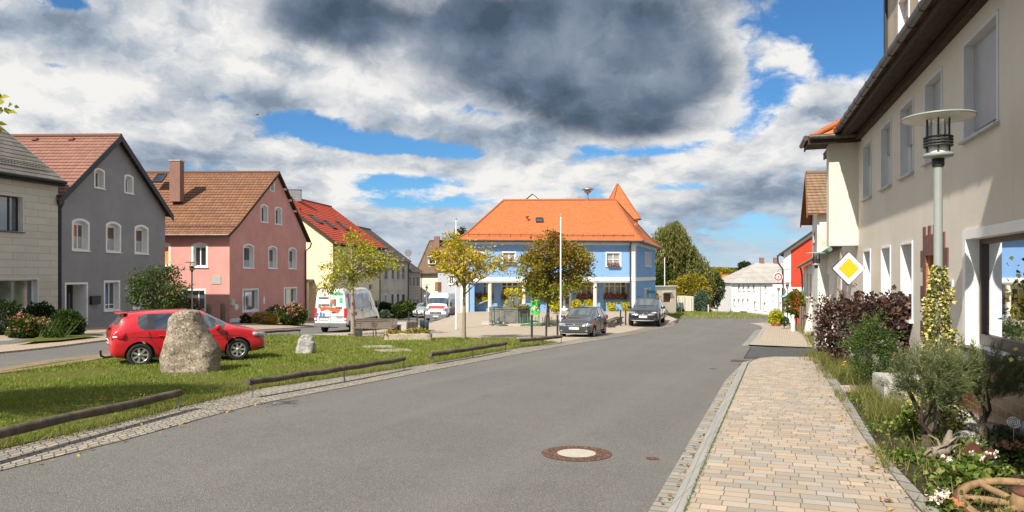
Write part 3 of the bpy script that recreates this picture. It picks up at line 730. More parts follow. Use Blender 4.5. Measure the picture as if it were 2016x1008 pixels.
def window(fr, parent, u0, u1, v0, v1, arch=0.0, depth=0.16, border=0.09, cols=1, rows=1, fmat='white_frame', gmat='pane', bmat='white_paint', rmat=None, curtain=0.0,
           sill=True, fw=0.055, smat=None, wbase=0.0, shutter=0.0, tran=None, split=None, name='window', simple=False):
 """one window as a part (its frame) with pane, surround and sill below it; returns the opening for the wall"""
 a = border; iu0, iu1, iv0, iv1 = u0+a, u1-a, v0+a*0.7, v1-a
 ia = arch; inner = loop_rect(iu0, iu1, iv0, iv1, ia); B = wbase
 mb = MB(); d = B-depth
 f = fw
 for q in ((iu0, iu0+f, iv0, iv1), (iu1-f, iu1, iv0, iv1)): mb.fbox(fr, *q, d-0.03, d+0.03)
 mb.fbox(fr, iu0+f, iu1-f, iv0, iv0+f, d-0.028, d+0.028); mb.fbox(fr, iu0+f, iu1-f, iv1-f-ia, iv1, d-0.028, d+0.028)
 top = iv1-f-ia
 if tran:
  tv = iv0+(iv1-iv0)*tran; mb.fbox(fr, iu0+f, iu1-f, tv-f*0.4, tv+f*0.4, d-0.026, d+0.034)
 xs = split or [k/cols for k in range(1, cols)]
 for k in xs:
  uu = iu0+(iu1-iu0)*k; mb.fbox(fr, uu-f*0.55, uu+f*0.55, iv0+f, top, d-0.025, d+0.032)
 for k in range(1, rows):
  vv = iv0+(iv1-iv0)*k/rows; mb.fbox(fr, iu0+f, iu1-f, vv-f*0.3, vv+f*0.3, d-0.024, d+0.024)
 wo = mb.build(name, MATS[fmat], parent)
 pm = MB(); pm.quad(fr(iu0+f*0.5, iv0+f*0.5, d-0.01), fr(iu1-f*0.5, iv0+f*0.5, d-0.01), fr(iu1-f*0.5, iv1-f*0.5, d-0.01), fr(iu0+f*0.5, iv1-f*0.5, d-0.01))
 pm.build('pane', MATS[gmat], wo)
 if curtain:
  cm = MB(); cm.quad(fr(iu0+f, iv0+f, d-0.004), fr(iu1-f, iv0+f, d-0.004), fr(iu1-f, iv0+f+(iv1-iv0)*curtain, d-0.004), fr(iu0+f, iv0+f+(iv1-iv0)*curtain, d-0.004)); cm.build('curtain', MATS['pane_lace'], wo)
 if not simple:
  sm = MB(); outer = loop_rect(u0, u1, v0, v1, arch*1.05)
  if border > 0.005: ring(sm, fr, inner, outer, B, B+0.018)
  revealf(sm, fr, inner, d-0.03, B+(0.018 if border > 0.005 else 0.0))
  sm.build('surround', MATS[rmat or bmat], wo)
  if sill:
   sb = MB(); sb.fbox(fr, u0-0.03, u1+0.03, v0-0.035, v0+0.005, B, B+0.075); sb.build('sill', MATS[smat or bmat], wo)
 if shutter:
  sh = MB(); n = max(3, int((iv1-iv0)*shutter/0.055)); h = (iv1-iv0)*shutter/n
  for k in range(n):
   va = iv1-(k+1)*h; sh.quad(fr(iu0+0.01, va+0.006, d+0.05), fr(iu1-0.01, va+0.006, d+0.05), fr(iu1-0.01, va+h, d+0.058), fr(iu0+0.01, va+h, d+0.058))
   sh.quad(fr(iu0+0.01, va, d+0.045), fr(iu1-0.01, va, d+0.045), fr(iu1-0.01, va+0.006, d+0.05), fr(iu0+0.01, va+0.006, d+0.05))
  sh.build('roller_shutter', MATS['shutter_grey'], wo)
 return inner
def winpx(fr, parent, x0, y0, x1, y1, **kw):
 """window whose outer surround is seen between these image columns and rows"""
 ua, ub = fr.px(x0), fr.px(x1); uc = fr.px((x0+x1)/2); yc = fr.o.y+fr.d.y*uc
 v1, v0 = EYE+(HY-y0)/F*yc, EYE+(HY-y1)/F*yc
 return window(fr, parent, min(ua, ub), max(ua, ub), v0, v1, **kw)
def slope(mb, e0, e1, r1, r0, course=0.34, lift=0.028, solid=0.0):
 """tiled roof plane laid in overlapping courses; e0 -> e1 along the eave seen from outside, r0/r1 above them"""
 e0, e1, r0, r1 = map(Vector, (e0, e1, r0, r1)); ex = (e1-e0).normalized()
 L = max((r0-e0).length, (r1-e1).length); up = ((r0+r1)/2-(e0+e1)/2); upn = (up-ex*up.dot(ex)).normalized()
 nrm = ex.cross(upn).normalized(); H = max((r0-e0).dot(upn), (r1-e1).dot(upn)); n = max(2, round(H/course))
 def uvp(p): return ((p-e0).dot(ex), (p-e0).dot(upn))
 for k in range(n):
  a, b = k/n, (k+1)/n
  p0, p1 = e0.lerp(r0, a)+nrm*lift, e1.lerp(r1, a)+nrm*lift; q0, q1 = e0.lerp(r0, b), e1.lerp(r1, b)
  d = 1e-3
  mb.face((p0, p1, q1, q0), [(uvp(p0)[0], uvp(p0)[1]+d), (uvp(p1)[0], uvp(p1)[1]+d), (uvp(q1)[0], uvp(q1)[1]-d), (uvp(q0)[0], uvp(q0)[1]-d)])
  b0, b1 = e0.lerp(r0, a)-nrm*(0.06 if k == 0 else 0), e1.lerp(r1, a)-nrm*(0.06 if k == 0 else 0)
  mb.face((b0, b1, p1, p0), [(0.1, 0.02), (0.2, 0.02), (0.2, 0.03), (0.1, 0.03)])
def ridge_tiles(mb, a, b, r=0.11, n=None):
 a, b = Vector(a), Vector(b); L = (b-a).length; n = n or max(3, int(L/0.38)); d = (b-a)/n
 for k in range(n): mb.tube([a+d*k, a+d*(k+1.06)], [r*1.06, r*0.94], 8)
def board(mb, pts, drop, thick, out):
 """plank along a polyline: drop below it, thick outwards along 'out'"""
 out = Vector(out); dn = Vector((0, 0, -drop))
 for a, b in zip(pts[:-1], pts[1:]):
  a, b = Vector(a), Vector(b); o = out*thick
  P = [a+dn, a, a+dn+o, a+o, b+dn, b, b+dn+o, b+o]
  mb._hexa([P[0], P[1], P[2], P[3], P[4], P[5], P[6], P[7]])
  mb.quad(P[0], P[4], P[5], P[1])
def downpipe(parent, pts, r=0.05, mat='black_metal', name='downpipe'):
 mb = MB(); mb.tube(pts, r, 8); return mb.build(name, MATS[mat], parent)
def skylight(parent, c, ex, up, w, h, name='skylight'):
 c, ex, up = Vector(c), Vector(ex).normalized(), Vector(up).normalized(); n = ex.cross(up).normalized()
 def q(u, v, t): return c+ex*u+up*v+n*t
 mb = MB()
 for (u0, u1, v0, v1) in ((-w/2, -w/2+0.09, -h/2, h/2), (w/2-0.09, w/2, -h/2, h/2), (-w/2+0.09, w/2-0.09, -h/2, -h/2+0.10), (-w/2+0.09, w/2-0.09, h/2-0.10, h/2)):
  P = [q(u, v, t) for u in (u0, u1) for v in (v0, v1) for t in (0, 0.13)]; mb._hexa(P)
 o = mb.build(name, MATS['dark_frame'], parent)
 p = MB(); p.quad(q(-w/2+0.05, -h/2+0.05, 0.09), q(w/2-0.05, -h/2+0.05, 0.09), q(w/2-0.05, h/2-0.05, 0.09), q(-w/2+0.05, h/2-0.05, 0.09)); p.build('pane', MATS['pane'], o)
 return o
def vent_pipe(parent, p, r=0.07, h=0.45, mat='tiles_orange'):
 mb = MB(); mb.lathe([(r*1.5, -0.1), (r*1.2, 0.06), (r, 0.08), (r, h*0.8), (r*1.5, h*0.8), (r*1.5, h), (0.001, h*1.05)], p, 10); return mb.build('vent_pipe', MATS[mat], parent)
# ---------------------------------------------------------------- houses on the left side of the square
def house_beige():
 P1 = (-21.78, 32.75); P0 = (P1[0]-0.249*9.5, P1[1]-9.5); fr = Frame(P0, P1); L = fr.L
 h = thing('beige_house', 'beige panel-clad house with dark slate roof, left of the dark grey house', 'house', (P1[0], P1[1], G(*P1)))
 ev = fr.pz(114, 361)[1]; base = -1.6
 w1 = winpx(fr, h, -4, 384, 46, 456, depth=0.30, border=0.03, gmat='pane_grey', fmat='dark_frame', bmat='reveal_grey', smat='dark_frame', split=[0.62])
 w2 = winpx(fr, h, -70, 548, 76, 611, depth=0.28, border=0.06, gmat='pane_grey', bmat='reveal_grey', smat='white_paint', split=[0.33])
 w3 = window(fr, h, 1.2, 2.6, fr.pz(20, 456)[1], fr.pz(20, 384)[1], depth=0.3, border=0.03, gmat='pane_grey', fmat='dark_frame', bmat='reveal_grey', smat='dark_frame')
 wall('wall', fr, [(0, base), (L, base), (L, ev), (0, ev)], [w1, w2, w3], MATS['cladding'], h)
 fe = Frame(P1, (P1[0]-10, P1[1]+2.5)); wall('wall', fe, [(0, base), (fe.L, base), (fe.L, ev), (fe.L/2, ev+3.6), (0, ev)], [], MATS['cladding'], h)
 fs = Frame((P0[0]-10, P0[1]+2.5), P0); wall('wall', fs, [(0, base), (fs.L, base), (fs.L, ev), (fs.L/2, ev+3.6), (0, ev)], [], MATS['cladding'], h)
 mb = MB(); back = Vector((-0.97, 0.2425, 0)); oh = 0.38
 e0, e1 = fr(-0.3, ev+0.06, oh), fr(L+0.06, ev+0.06, oh); r0, r1 = e0+back*5.4+Vector((0, 0, 3.9)), e1+back*5.4+Vector((0, 0, 3.9))
 slope(mb, e0, e1, r1, r0, 0.42, 0.02); b0, b1 = e0+back*10.8, e1+back*10.8; slope(mb, b1, b0, r0, r1, 0.42, 0.02); ridge_tiles(mb, r0, r1, 0.09)
 mb.build('roof', MATS['slates'], h)
 g = MB(); g.tube([e0+Vector((0.05, 0, -0.03)), e1+Vector((0.05, 0, -0.03))], 0.075, 8); board(g, [e0+back*0.02+Vector((0, 0, -0.06)), e1+back*0.02+Vector((0, 0, -0.06))], 0.16, 0.3, back); g.build('gutter', MATS['black_metal'], h)
 sg = MB()
 p0, p1 = e0.lerp(r0, 0.13), e1.lerp(r1, 0.13)
 for dz in (0.10, 0.24): sg.tube([p0+Vector((0.02, 0, dz)), p1.lerp(p0, 0.05)+Vector((0.02, 0, dz))], 0.013, 5)
 for k in range(64):
  q = p0.lerp(p1, 0.02+0.93*k/63)+Vector((0.02, 0, 0)); sg.tube([q+Vector((0, 0, 0.04)), q+Vector((0, 0, 0.24))], 0.010, 4)
 sg.build('snow_guard', MATS['dark_frame'], h)
 fc = MB(); q0, q1 = e1.lerp(r1, 0.0), r1.copy(); board(fc, [q0+Vector((0, 0.02, 0.02)), q1+Vector((0, 0.02, 0.02))], 0.10, 0.05, (0.24, 0.97, 0)); fc.build('verge_strip', MATS['zinc'], h)

def house_grey():
 fr = Frame((-21.93, 33.0), (-21.09, 41.5)); L = fr.L; base = -1.9
 h = thing('grey_house', 'dark grey gabled house with white arched window surrounds and a rose tiled roof', 'house', (-21.9, 33, G(-21.9, 33)))
 vl = fr.pz(121, 385)[1]; vr = fr.pz(320, 424)[1]; ua, va = fr.pz(228, 272); ev = (vl+vr)/2
 H = []
 for q in ((141, 430, 176, 494), (208, 436, 238, 497), (264.5, 442.5, 292, 500)): H.append(winpx(fr, h, *q, arch=0.16, depth=0.30, border=0.11, split=[0.62] if q[0] < 150 else None, gmat='pane', curtain=0.42))
 for q in ((185, 331, 206, 371), (244.5, 343.5, 262.5, 381)): H.append(winpx(fr, h, *q, arch=0.10, depth=0.30, border=0.09))
 H.append(winpx(fr, h, 204, 552, 236, 612, depth=0.28, border=0.10, tran=0.18, split=[0.6])); H.append(winpx(fr, h, 261, 556, 287, 608, depth=0.28, border=0.10, tran=0.18))
 u0, u1 = fr.px(127), fr.px(172.5); vt = fr.pz(150, 556)[1]; vb = fr.pz(150, 641)[1]
 bw = 0.10; dl = loop_rect(u0+bw, u1-bw, vb, vt-bw)
 wall('wall', fr, [(0, base), (L, base), (L, ev), (ua, va), (0, ev)], H+[dl], MATS['plaster_grey'], h)
 pb = MB(); vp = fr.pz(180, 636)[1]
 for a, b in ((0, u0-0.01), (u1+0.01, L)): pb.fbox(fr, a, b, base, vp, 0.0, 0.03)
 pb.build('plinth', MATS['plaster_grey_base'], h)
 # doorway: deep white reveal, dark door with a glass strip
 sm = MB(); ring(sm, fr, dl, loop_rect(u0, u1, vb-0.01, vt), 0, 0.02); revealf(sm, fr, dl, -0.75, 0.02)
 do = MB(); do.fbox(fr, u0+bw, u1-bw, vb, vt-bw, -0.80, -0.74)
 d = do.build('door', MATS['dark_frame'], h); sm.build('door_surround', MATS['white_paint'], d)
 gl = MB(); gl.fbox(fr, u0+0.55, u0+0.72, vb+0.25, vt-0.3, -0.74, -0.73); gl.build('door_glass', MATS['pane_grey'], d)
 hd = MB(); hd.tube([fr(u1-0.45, vb+0.5, -0.66), fr(u1-0.45, vb+1.6, -0.66)], 0.02, 8); hd.build('door_handle', MATS['zinc'], d)
 mbx = MB(); ub = fr.px(176); mbx.fbox(fr, ub, ub+0.62, fr.pz(184, 599)[1], fr.pz(184, 583)[1], 0.005, 0.17); mbx.fbox(fr, ub-0.02, ub+0.64, fr.pz(184, 584)[1], fr.pz(184, 584)[1]+0.035, 0.004, 0.20)
 mbx.build('letterbox', MATS['black_metal'], h)
 # roof: the ridge runs back from the gable
 bk = Vector((-1, 0.03, 0)); n_ = fr.n; A = fr(ua, va+0.12, 0.30)
 el = fr(-0.35, ev-0.12, 0.30); er = fr(L+0.35, ev-0.12, 0.30); D_ = 14
 mb = MB(); slope(mb, el+bk*D_, el, A, A+bk*D_, 0.30, 0.03); slope(mb, er, er+bk*D_, A+bk*D_, A, 0.30, 0.03); ridge_tiles(mb, A+bk*D_+Vector((0, 0, 0.02)), A+Vector((0, 0, 0.02)), 0.12)
 mb.build('roof', MATS['tiles_rose'], h)
 vb_ = MB(); board(vb_, [el+n_*0.0+Vector((0, 0, 0.05)), A+Vector((0, 0, 0.07)), er+Vector((0, 0, 0.05))], 0.36, 0.05, n_);
 q = -0.28
 for a, b in ((el, A), (A, er)): vb_.quad(a+Vector((0, 0, -0.08)), b+Vector((0, 0, -0.08)), b+n_*q+Vector((0, 0, -0.08)), a+n_*q+Vector((0, 0, -0.08)))
 vb_.build('verge_board', MATS['black_metal'], h)
 for k, fx in enumerate((0.15, 0.35, 0.6, 0.85)):
  vb2 = MB(); p = (A+bk*(1+10*fx)).lerp(el+bk*(1+10*fx), 0.07); vb2.box(p+Vector((0, 0, 0.06)), (0.3, 0.28, 0.12)); vb2.build('vent_tile', MATS['tiles_rose'], h)
 for fr2, ol in ((Frame((-35, 33.5), (-21.93, 33.0)), None), (Frame((-21.09, 41.5), (-35, 42)), None)):
  wall('wall', fr2, [(0, base), (fr2.L, base), (fr2.L, ev), (0, ev)], [], MATS['plaster_grey'], h)
 # rain pipe with hopper at the joint with the beige house
 pc = fr(-0.1, 0, 0.12); pz = fr.pz(121, 392)[1]
 dp = downpipe(h, [pc+Vector((0, 0, pz)), pc+Vector((0, 0, pz-0.4)), pc+Vector((0.02, 0.02, pz-0.55)), pc+Vector((0.02, 0.02, base))], 0.085)
 hp = MB(); hp.lathe([(0.09, -0.5), (0.22, -0.25), (0.24, 0.12), (0.26, 0.14)], pc+Vector((0, 0, pz)), 8); hp.build('rain_hopper', MATS['black_metal'], dp)

def house_pink():
 fl = Frame((-33.35, 46.4), (-19.03, 46.0)); fg = Frame((-19.03, 46.0), (-16.99, 56.35)); base = -2.9
 h = thing('pink_house', 'pink plastered house with brown tiled roof, brick chimney and peeling base, at the square', 'house', (-19.03, 46, G(-19.03, 46)))
 ev = fl.pz(440, 462)[1]; ua, va = fg.pz(545, 344); L = fg.L; er_ = fg.pz(598, 472)[1]
 ub, vb = fg.pz(584, 430)
 H = []
 for q, a in (((478.5, 480, 500, 528.5), 0.14), ((528, 484, 545.5, 529), 0.14), ((568, 487, 583.5, 529.5), 0.14), ((513, 402, 527.5, 438), 0.10), ((541, 407, 555, 442.5), 0.10), ((531.5, 355, 540, 377), 0.07)):
  H.append(winpx(fg, h, *q, arch=a, depth=0.28, border=0.09, sill=a > 0.08, curtain=0.3 if a > 0.12 else 0))
 H.append(winpx(fg, h, 477, 568, 509, 613.5, depth=0.22, border=0.11, split=[0.3], gmat='pane_grey')); H.append(winpx(fg, h, 558.5, 565, 584.5, 604, depth=0.22, border=0.11, split=[0.35], gmat='pane_grey'))
 wall('wall', fg, [(0, base), (L, base), (L, er_), (ub, vb), (ua, va), (0, ev+0.1)], H, MATS['plaster_pink'], h)
 H = [winpx(fl, h, 377, 477, 409.5, 526.5, arch=0.16, depth=0.24, border=0.13, split=[0.45]), winpx(fl, h, 303, 476, 336, 524, arch=0.16, depth=0.24, border=0.13, gmat='orange_blind'),
         winpx(fl, h, 357, 568.5, 406, 612, depth=0.24, border=0.12, cols=3, gmat='pane_grey')]
 wall('wall', fl, [(0, base), (fl.L, base), (fl.L, ev+0.1), (0, ev+0.1)], H, MATS['plaster_pink'], h)
 fb = Frame((-16.99, 56.35), (-33.35, 57.5)); wall('wall', fb, [(0, base), (fb.L, base), (fb.L, er_), (0, er_)], [], MATS['plaster_pink'], h)
 # broken-off plaster patches showing white, at the foot of the walls
 rng = random.Random(4)
 for (px, py, rx, ry) in ((466, 632, 20, 9), (500, 612, 10, 5), (466, 604, 6, 6), (520, 590, 3, 10)):
  pm = MB(); u, v = fg.pz(px, py); k = (fg.o.y+fg.d.y*u)/F; pts = []
  for i in range(14):
   a = 2*PI*i/14; r = rng.uniform(0.65, 1.1); pts.append((u+rx*k*1.3*r*math.cos(a), v+ry*k*r*math.sin(a)))
  pm.face([fg(max(0.02, a), b, 0.006) for a, b in pts])
  pm.build('bare_patch', MATS['white_paint'], h)
 pq = MB(); u0, v0 = fl.pz(417.5, 559.5); u1, v1 = fl.pz(435, 543); pq.fbox(fl, u0, u1, v0, v1, 0, 0.03); pl = pq.build('plaque', MATS['concrete'], h)
 tx = MB()
 for k in range(6):
  vv = v0+0.06+(v1-v0-0.12)*k/5; tx.fbox(fl, u0+0.06, u1-0.06-(0.12 if k % 2 else 0), vv-0.012, vv+0.012, 0.03, 0.032)
 tx.build('plaque_lettering', MATS['grey_frame'], pl)
 bx = MB(); u0, v0 = fg.pz(452.8, 601); u1, v1 = fg.pz(459.5, 590); bx.fbox(fg, u0, u0+0.35, v0, v1, 0.003, 0.14); bx.fbox(fg, u0-0.02, u0+0.37, v1, v1+0.03, 0.003, 0.17); bx.build('letterbox', MATS['cream_frame'], h)
 # roof
 A = Vector((*fg(ua, 0, 0.22).xy, va+0.16)); bk = Vector((-1, 0.01, 0)); DL = 15.5
 e1 = Vector((-18.86, 45.5, ev-0.02)); e0 = Vector((-34.5, 45.9, ev-0.02))
 eb = fg(L+0.35, er_-0.12, 0.22); mb_ = fg(ub+0.12, vb+0.12, 0.22)
 m1 = e1.lerp(A, 0.16)+Vector((0, 0, -0.10)); m0 = e0.lerp(A+bk*DL, 0.16)+Vector((0, 0, -0.10))
 mb = MB(); slope(mb, e0, e1, m1, m0, 0.34, 0.035); slope(mb, m0, m1, A, A+bk*DL, 0.34, 0.035)
 slope(mb, mb_, mb_+bk*DL, A+bk*DL, A, 0.34, 0.03); slope(mb, eb, eb+bk*DL, mb_+bk*DL, mb_, 0.34, 0.03)
 ridge_tiles(mb, A+bk*DL, A, 0.13); mb.build('roof', MATS['tiles_brown'], h)
 n_ = fg.n; vbd = MB(); board(vbd, [e1+Vector((0, 0, 0.04)), m1+Vector((0, 0, 0.04)), A+Vector((0, 0, 0.05)), mb_+Vector((0, 0, 0.04)), eb+Vector((0, 0, 0.04))], 0.20, 0.04, n_)
 seq = [e1, m1, A, mb_, eb]
 for a, b in zip(seq[:-1], seq[1:]):
  dz = Vector((0, 0, -0.07)); vbd.quad(a+dz, b+dz, b+dz-n_*0.30, a+dz-n_*0.30)
 vbd.build('verge_board', MATS['dark_timber'], h)
 for q in (0.3, 0.55, 0.8):
  pur = MB(); p = A.lerp(mb_, q)+Vector((0, 0, -0.22)); pur.box(p-n_*0.12, (0.28, 0.13, 0.16), math.atan2(n_.y, n_.x))
  pur.build('purlin_end', MATS['cream_frame'], h)
 g = MB(); g.tube([e0+Vector((0, -0.05, -0.04)), e1+Vector((0, -0.05, -0.04))], 0.07, 8); g.build('gutter', MATS['gutter_metal'], h)
 sg = MB(); p0, p1 = e0.lerp(m0, 0.7), e1.lerp(m1, 0.7)
 for k in range(46):
  q = p0.lerp(p1, 0.30+0.68*k/45); sg.tube([q+Vector((0, 0, 0.05)), q+Vector((0, -0.02, 0.20))], 0.012, 4)
 for dz in (0.12, 0.19): sg.tube([p0+Vector((0, -0.02, dz)), p1+Vector((0, -0.02, dz))], 0.014, 5)
 sg.build('snow_guard', MATS['brown_frame'], h)
 cp = at(344, 377, 48.3); cq = at(344, 318, 48.6); ch = MB(); ch.box((cp.x, 48.6, (cq.z+cp.z-0.7)/2), (0.74, 0.62, cq.z-cp.z+0.7)); c_ = ch.build('chimney', MATS['chimney_brick'], h)
 cc = MB(); cc.box((cp.x, 48.6, cq.z+0.03), (0.82, 0.70, 0.07)); cc.build('chimney_cap', MATS['concrete'], c_)
 up = (A-m1); up = Vector((0, up.y, up.z)); skylight(h, at(315, 352, 50.05), (1, -0.01, 0), up, 0.72, 1.1)
 downpipe(h, [eb+Vector((0.1, -0.1, -0.12)), eb+Vector((0.05, -0.35, -0.5)), fg(L-0.25, er_-0.9, 0.10), fg(L-0.25, base+0.5, 0.10)], 0.06, 'gutter_metal')

def house_yellow():
 c0 = Vector((-15.71, 59.8, 0)); sd = Vector((0.158, 0.987, 0)); lf = Vector((-0.987, 0.158, 0)); W = 11.4; DP = 11.7
 far = c0+sd*DP; fg = Frame((c0+lf*W).xy, c0.xy); fs = Frame(c0.xy, far.xy); base = -3.2
 h = thing('yellow_house', 'yellow house with a bright red tiled roof and roof windows, behind the white van', 'house', (c0.x, c0.y, G(c0.x, c0.y)))
 ev = fs.pz(656, 478)[1]; rz = ev+4.3
 H = [winpx(fs, h, 676, 495, 686.5, 511, depth=0.12, border=0.03), winpx(fs, h, 710, 497, 719, 512, depth=0.12, border=0.03), winpx(fs, h, 732, 500, 740, 514, depth=0.12, border=0.03),
         winpx(fs, h, 726, 559, 734, 572, depth=0.12, border=0.03), winpx(fs, h, 690, 560, 700, 580, depth=0.12, border=0.03)]
 wall('wall', fs, [(0, base), (fs.L, base), (fs.L, ev), (0, ev)], H, MATS['plaster_yellow'], h)
 wall('wall', fg, [(0, base), (W, base), (W, ev), (W/2, rz), (0, ev)], [], MATS['plaster_yellow'], h)
 fb = Frame(far.xy, (far+lf*W).xy); wall('wall', fb, [(0, base), (W, base), (W, ev), (W/2, rz), (0, ev)], [], MATS['plaster_yellow'], h)
 e0 = c0-sd*0.3-lf*0.55+Vector((0, 0, ev-0.02)); e1 = far+sd*0.8-lf*0.55+Vector((0, 0, ev-0.02)); r0 = c0-sd*0.3+lf*W/2+Vector((0, 0, rz+0.16)); r1 = far+sd*0.8+lf*W/2+Vector((0, 0, rz+0.16))
 b0, b1 = e0+lf*(W+1.1), e1+lf*(W+1.1)
 mb = MB(); slope(mb, e0, e1, r1, r0, 0.36, 0.035); slope(mb, b1, b0, r0, r1, 0.36, 0.035); ridge_tiles(mb, r0, r1, 0.13); mb.build('roof', MATS['tiles_red'], h)
 n_ = fg.n; vb = MB(); board(vb, [e0+Vector((0, 0, 0.03)), r0+Vector((0, 0, 0.04)), b0+Vector((0, 0, 0.03))], 0.26, 0.04, n_); board(vb, [e0+lf*0.3+Vector((0, 0, -0.05)), e1+lf*0.3+Vector((0, 0, -0.05))], 0.18, 0.04, -lf)
 vb.build('verge_board', MATS['dark_timber'], h)
 g = MB(); g.tube([e0-lf*0.06+Vector((0, 0, -0.03)), e1-lf*0.06+Vector((0, 0, -0.03))], 0.08, 8); g.build('gutter', MATS['dark_frame'], h)
 up = r0-e0
 for f_, q in ((0.18, 0.50), (0.33, 0.42), (0.58, 0.44)): skylight(h, e0.lerp(e1, f_).lerp(r0.lerp(r1, f_), q), sd, up, 0.95, 1.35)
 vent_pipe(h, e0.lerp(e1, 0.07).lerp(r0.lerp(r1, 0.07), 0.62), 0.07, 0.4, 'tiles_red')
 ch = MB(); cp = r0.lerp(r1, 0.33); ch.box((cp.x+0.1, cp.y, cp.z+0.2), (1.3, 0.7, 1.1), 0.15); ch.box((cp.x+0.1, cp.y, cp.z+0.77), (1.4, 0.8, 0.06), 0.15); ch.build('chimney', MATS['zinc'], h)
 downpipe(h, [e0+Vector((-0.1, 0.3, -0.1)), fs(0.25, ev-0.6, 0.09), fs(0.25, base+0.5, 0.09)], 0.05, 'gutter_metal')
 # entrance porch against the sunny gable
 u0, u1 = fg.px(603), fg.px(617); pv = MB(); vt = fg.pz(610, 556)[1]
 for u in (u1-0.25,): pv.fbox(fg, u, u+0.25, base, vt, 0.9, 1.15)
 po = pv.build('porch_post', MATS['plaster_yellow'], h); pr = MB(); pr.fbox(fg, u0-1.2, u1+0.05, vt, vt+0.28, 0.0, 1.3); pr.build('porch_roof', MATS['gutter_metal'], h)

def house_old():
 fs = Frame((-13.8, 71.7), ((803-CX)/F*82.3, 82.3)); base = -3.8
 h = thing('plaster_house', 'old pale plaster house with dark tiled roof and four upper windows beyond the yellow house', 'house', (-13.8, 71.7, G(-13.8, 71.7)))
 ev = fs.pz(800, 514.5)[1]; L = fs.L; H = []
 for x0, x1 in ((757, 763), (771, 776), (781.5, 786.5), (791.5, 796.5)): H.append(winpx(fs, h, x0, 524, x1, 550, depth=0.12, border=0.05, gmat='pane_grey', bmat='grey_frame', fmat='grey_frame', arch=0.06))
 for x0, x1, m_ in ((770.5, 775, 'dark_frame'), (781.5, 786, 'dark_frame'), (791, 797, 'dark_frame')): H.append(winpx(fs, h, x0, 579, x1, 601, depth=0.14, border=0.03, bmat='grey_frame', fmat=m_))
 H.append(winpx(fs, h, 756.5, 579, 762, 605, depth=0.12, border=0.08, gmat='pane_grey', sill=False, name='door'))
 wall('wall', fs, [(0, base), (L, base), (L, ev), (0, ev)], H, MATS['plaster_old'], h)
 ct = MB(); v = fs.pz(780, 570)[1]; ct.fbox(fs, 0, L, v-0.05, v+0.05, 0, 0.05); ct.build('string_course', MATS['plaster_old'], h)
 lf = Vector((-fs.d.y, fs.d.x, 0)); W = 9.6; far = fs(L, 0); fe = Frame(far.xy, (far+lf*W).xy); rz = ev+3.8
 wall('wall', fe, [(0, base), (W, base), (W, ev), (W/2, rz), (0, ev)], [], MATS['plaster_old'], h)
 e0, e1 = fs(-0.2, ev, 0.35), fs(L+0.3, ev, 0.35); r0, r1 = fs(-0.2, rz+0.1, -W/2), fs(L+0.3, rz+0.1, -W/2); b0, b1 = fs(-0.2, ev, -W-0.35), fs(L+0.3, ev, -W-0.35)
 mb = MB(); slope(mb, e0, e1, r1, r0, 0.32, 0.03); slope(mb, b1, b0, r0, r1, 0.32, 0.03); ridge_tiles(mb, r0, r1, 0.12); mb.build('roof', MATS['tiles_dark'], h)
 g = MB(); g.tube([e0, e1], 0.07, 6); g.tube([fs(L-0.1, ev, 0.3), fs(L-0.05, ev-0.4, 0.08), fs(L-0.05, base, 0.08)], 0.06, 6); g.build('gutter', MATS['gutter_metal'], h)

def house_clad():
 fs = Frame(((805-CX)/F*83.4, 83.4), ((828-CX)/F*92.5, 92.5)); base = -4.2
 h = thing('clad_house', 'low house clad in grey brown panels with three narrow upper windows, between two taller houses', 'house', (fs.o.x, fs.o.y, G(fs.o.x, fs.o.y)))
 ev = fs.pz(815, 534.5)[1]; L = fs.L; H = []
 for x0, x1 in ((806, 809.3), (813.3, 816.7), (820.5, 824)): H += [winpx(fs, h, x0, 544, x1, 564, depth=0.1, border=0.05, gmat='pane_grey', bmat='grey_frame', fmat='grey_frame'), winpx(fs, h, x0, 588, x1, 600, depth=0.1, border=0.05, gmat='pane_grey', bmat='grey_frame', fmat='grey_frame')]
 wall('wall', fs, [(0, base), (L, base), (L, ev), (0, ev)], H, MATS['cladding_small'], h)
 e0, e1 = fs(-0.1, ev, 0.3), fs(L+0.2, ev, 0.3); r0, r1 = fs(-0.1, ev+2.4, -3), fs(L+0.2, ev+2.4, -3); b0, b1 = fs(-0.1, ev, -6.3), fs(L+0.2, ev, -6.3)
 fe = Frame(fs(L, 0).xy, fs(L, 0, -6).xy); wall('wall', fe, [(0, base), (6, base), (6, ev), (3, ev+2.3), (0, ev)], [], MATS['cladding_small'], h)
 mb = MB(); slope(mb, e0, e1, r1, r0, 0.32, 0.03); slope(mb, b1, b0, r0, r1, 0.32, 0.03); mb.build('roof', MATS['tiles_dark'], h)
 g = MB(); g.tube([e0, e1], 0.06, 6); g.tube([fs(L-0.1, ev, 0.2), fs(L-0.1, base, 0.08)], 0.06, 6); g.build('gutter', MATS['gutter_metal'], h)

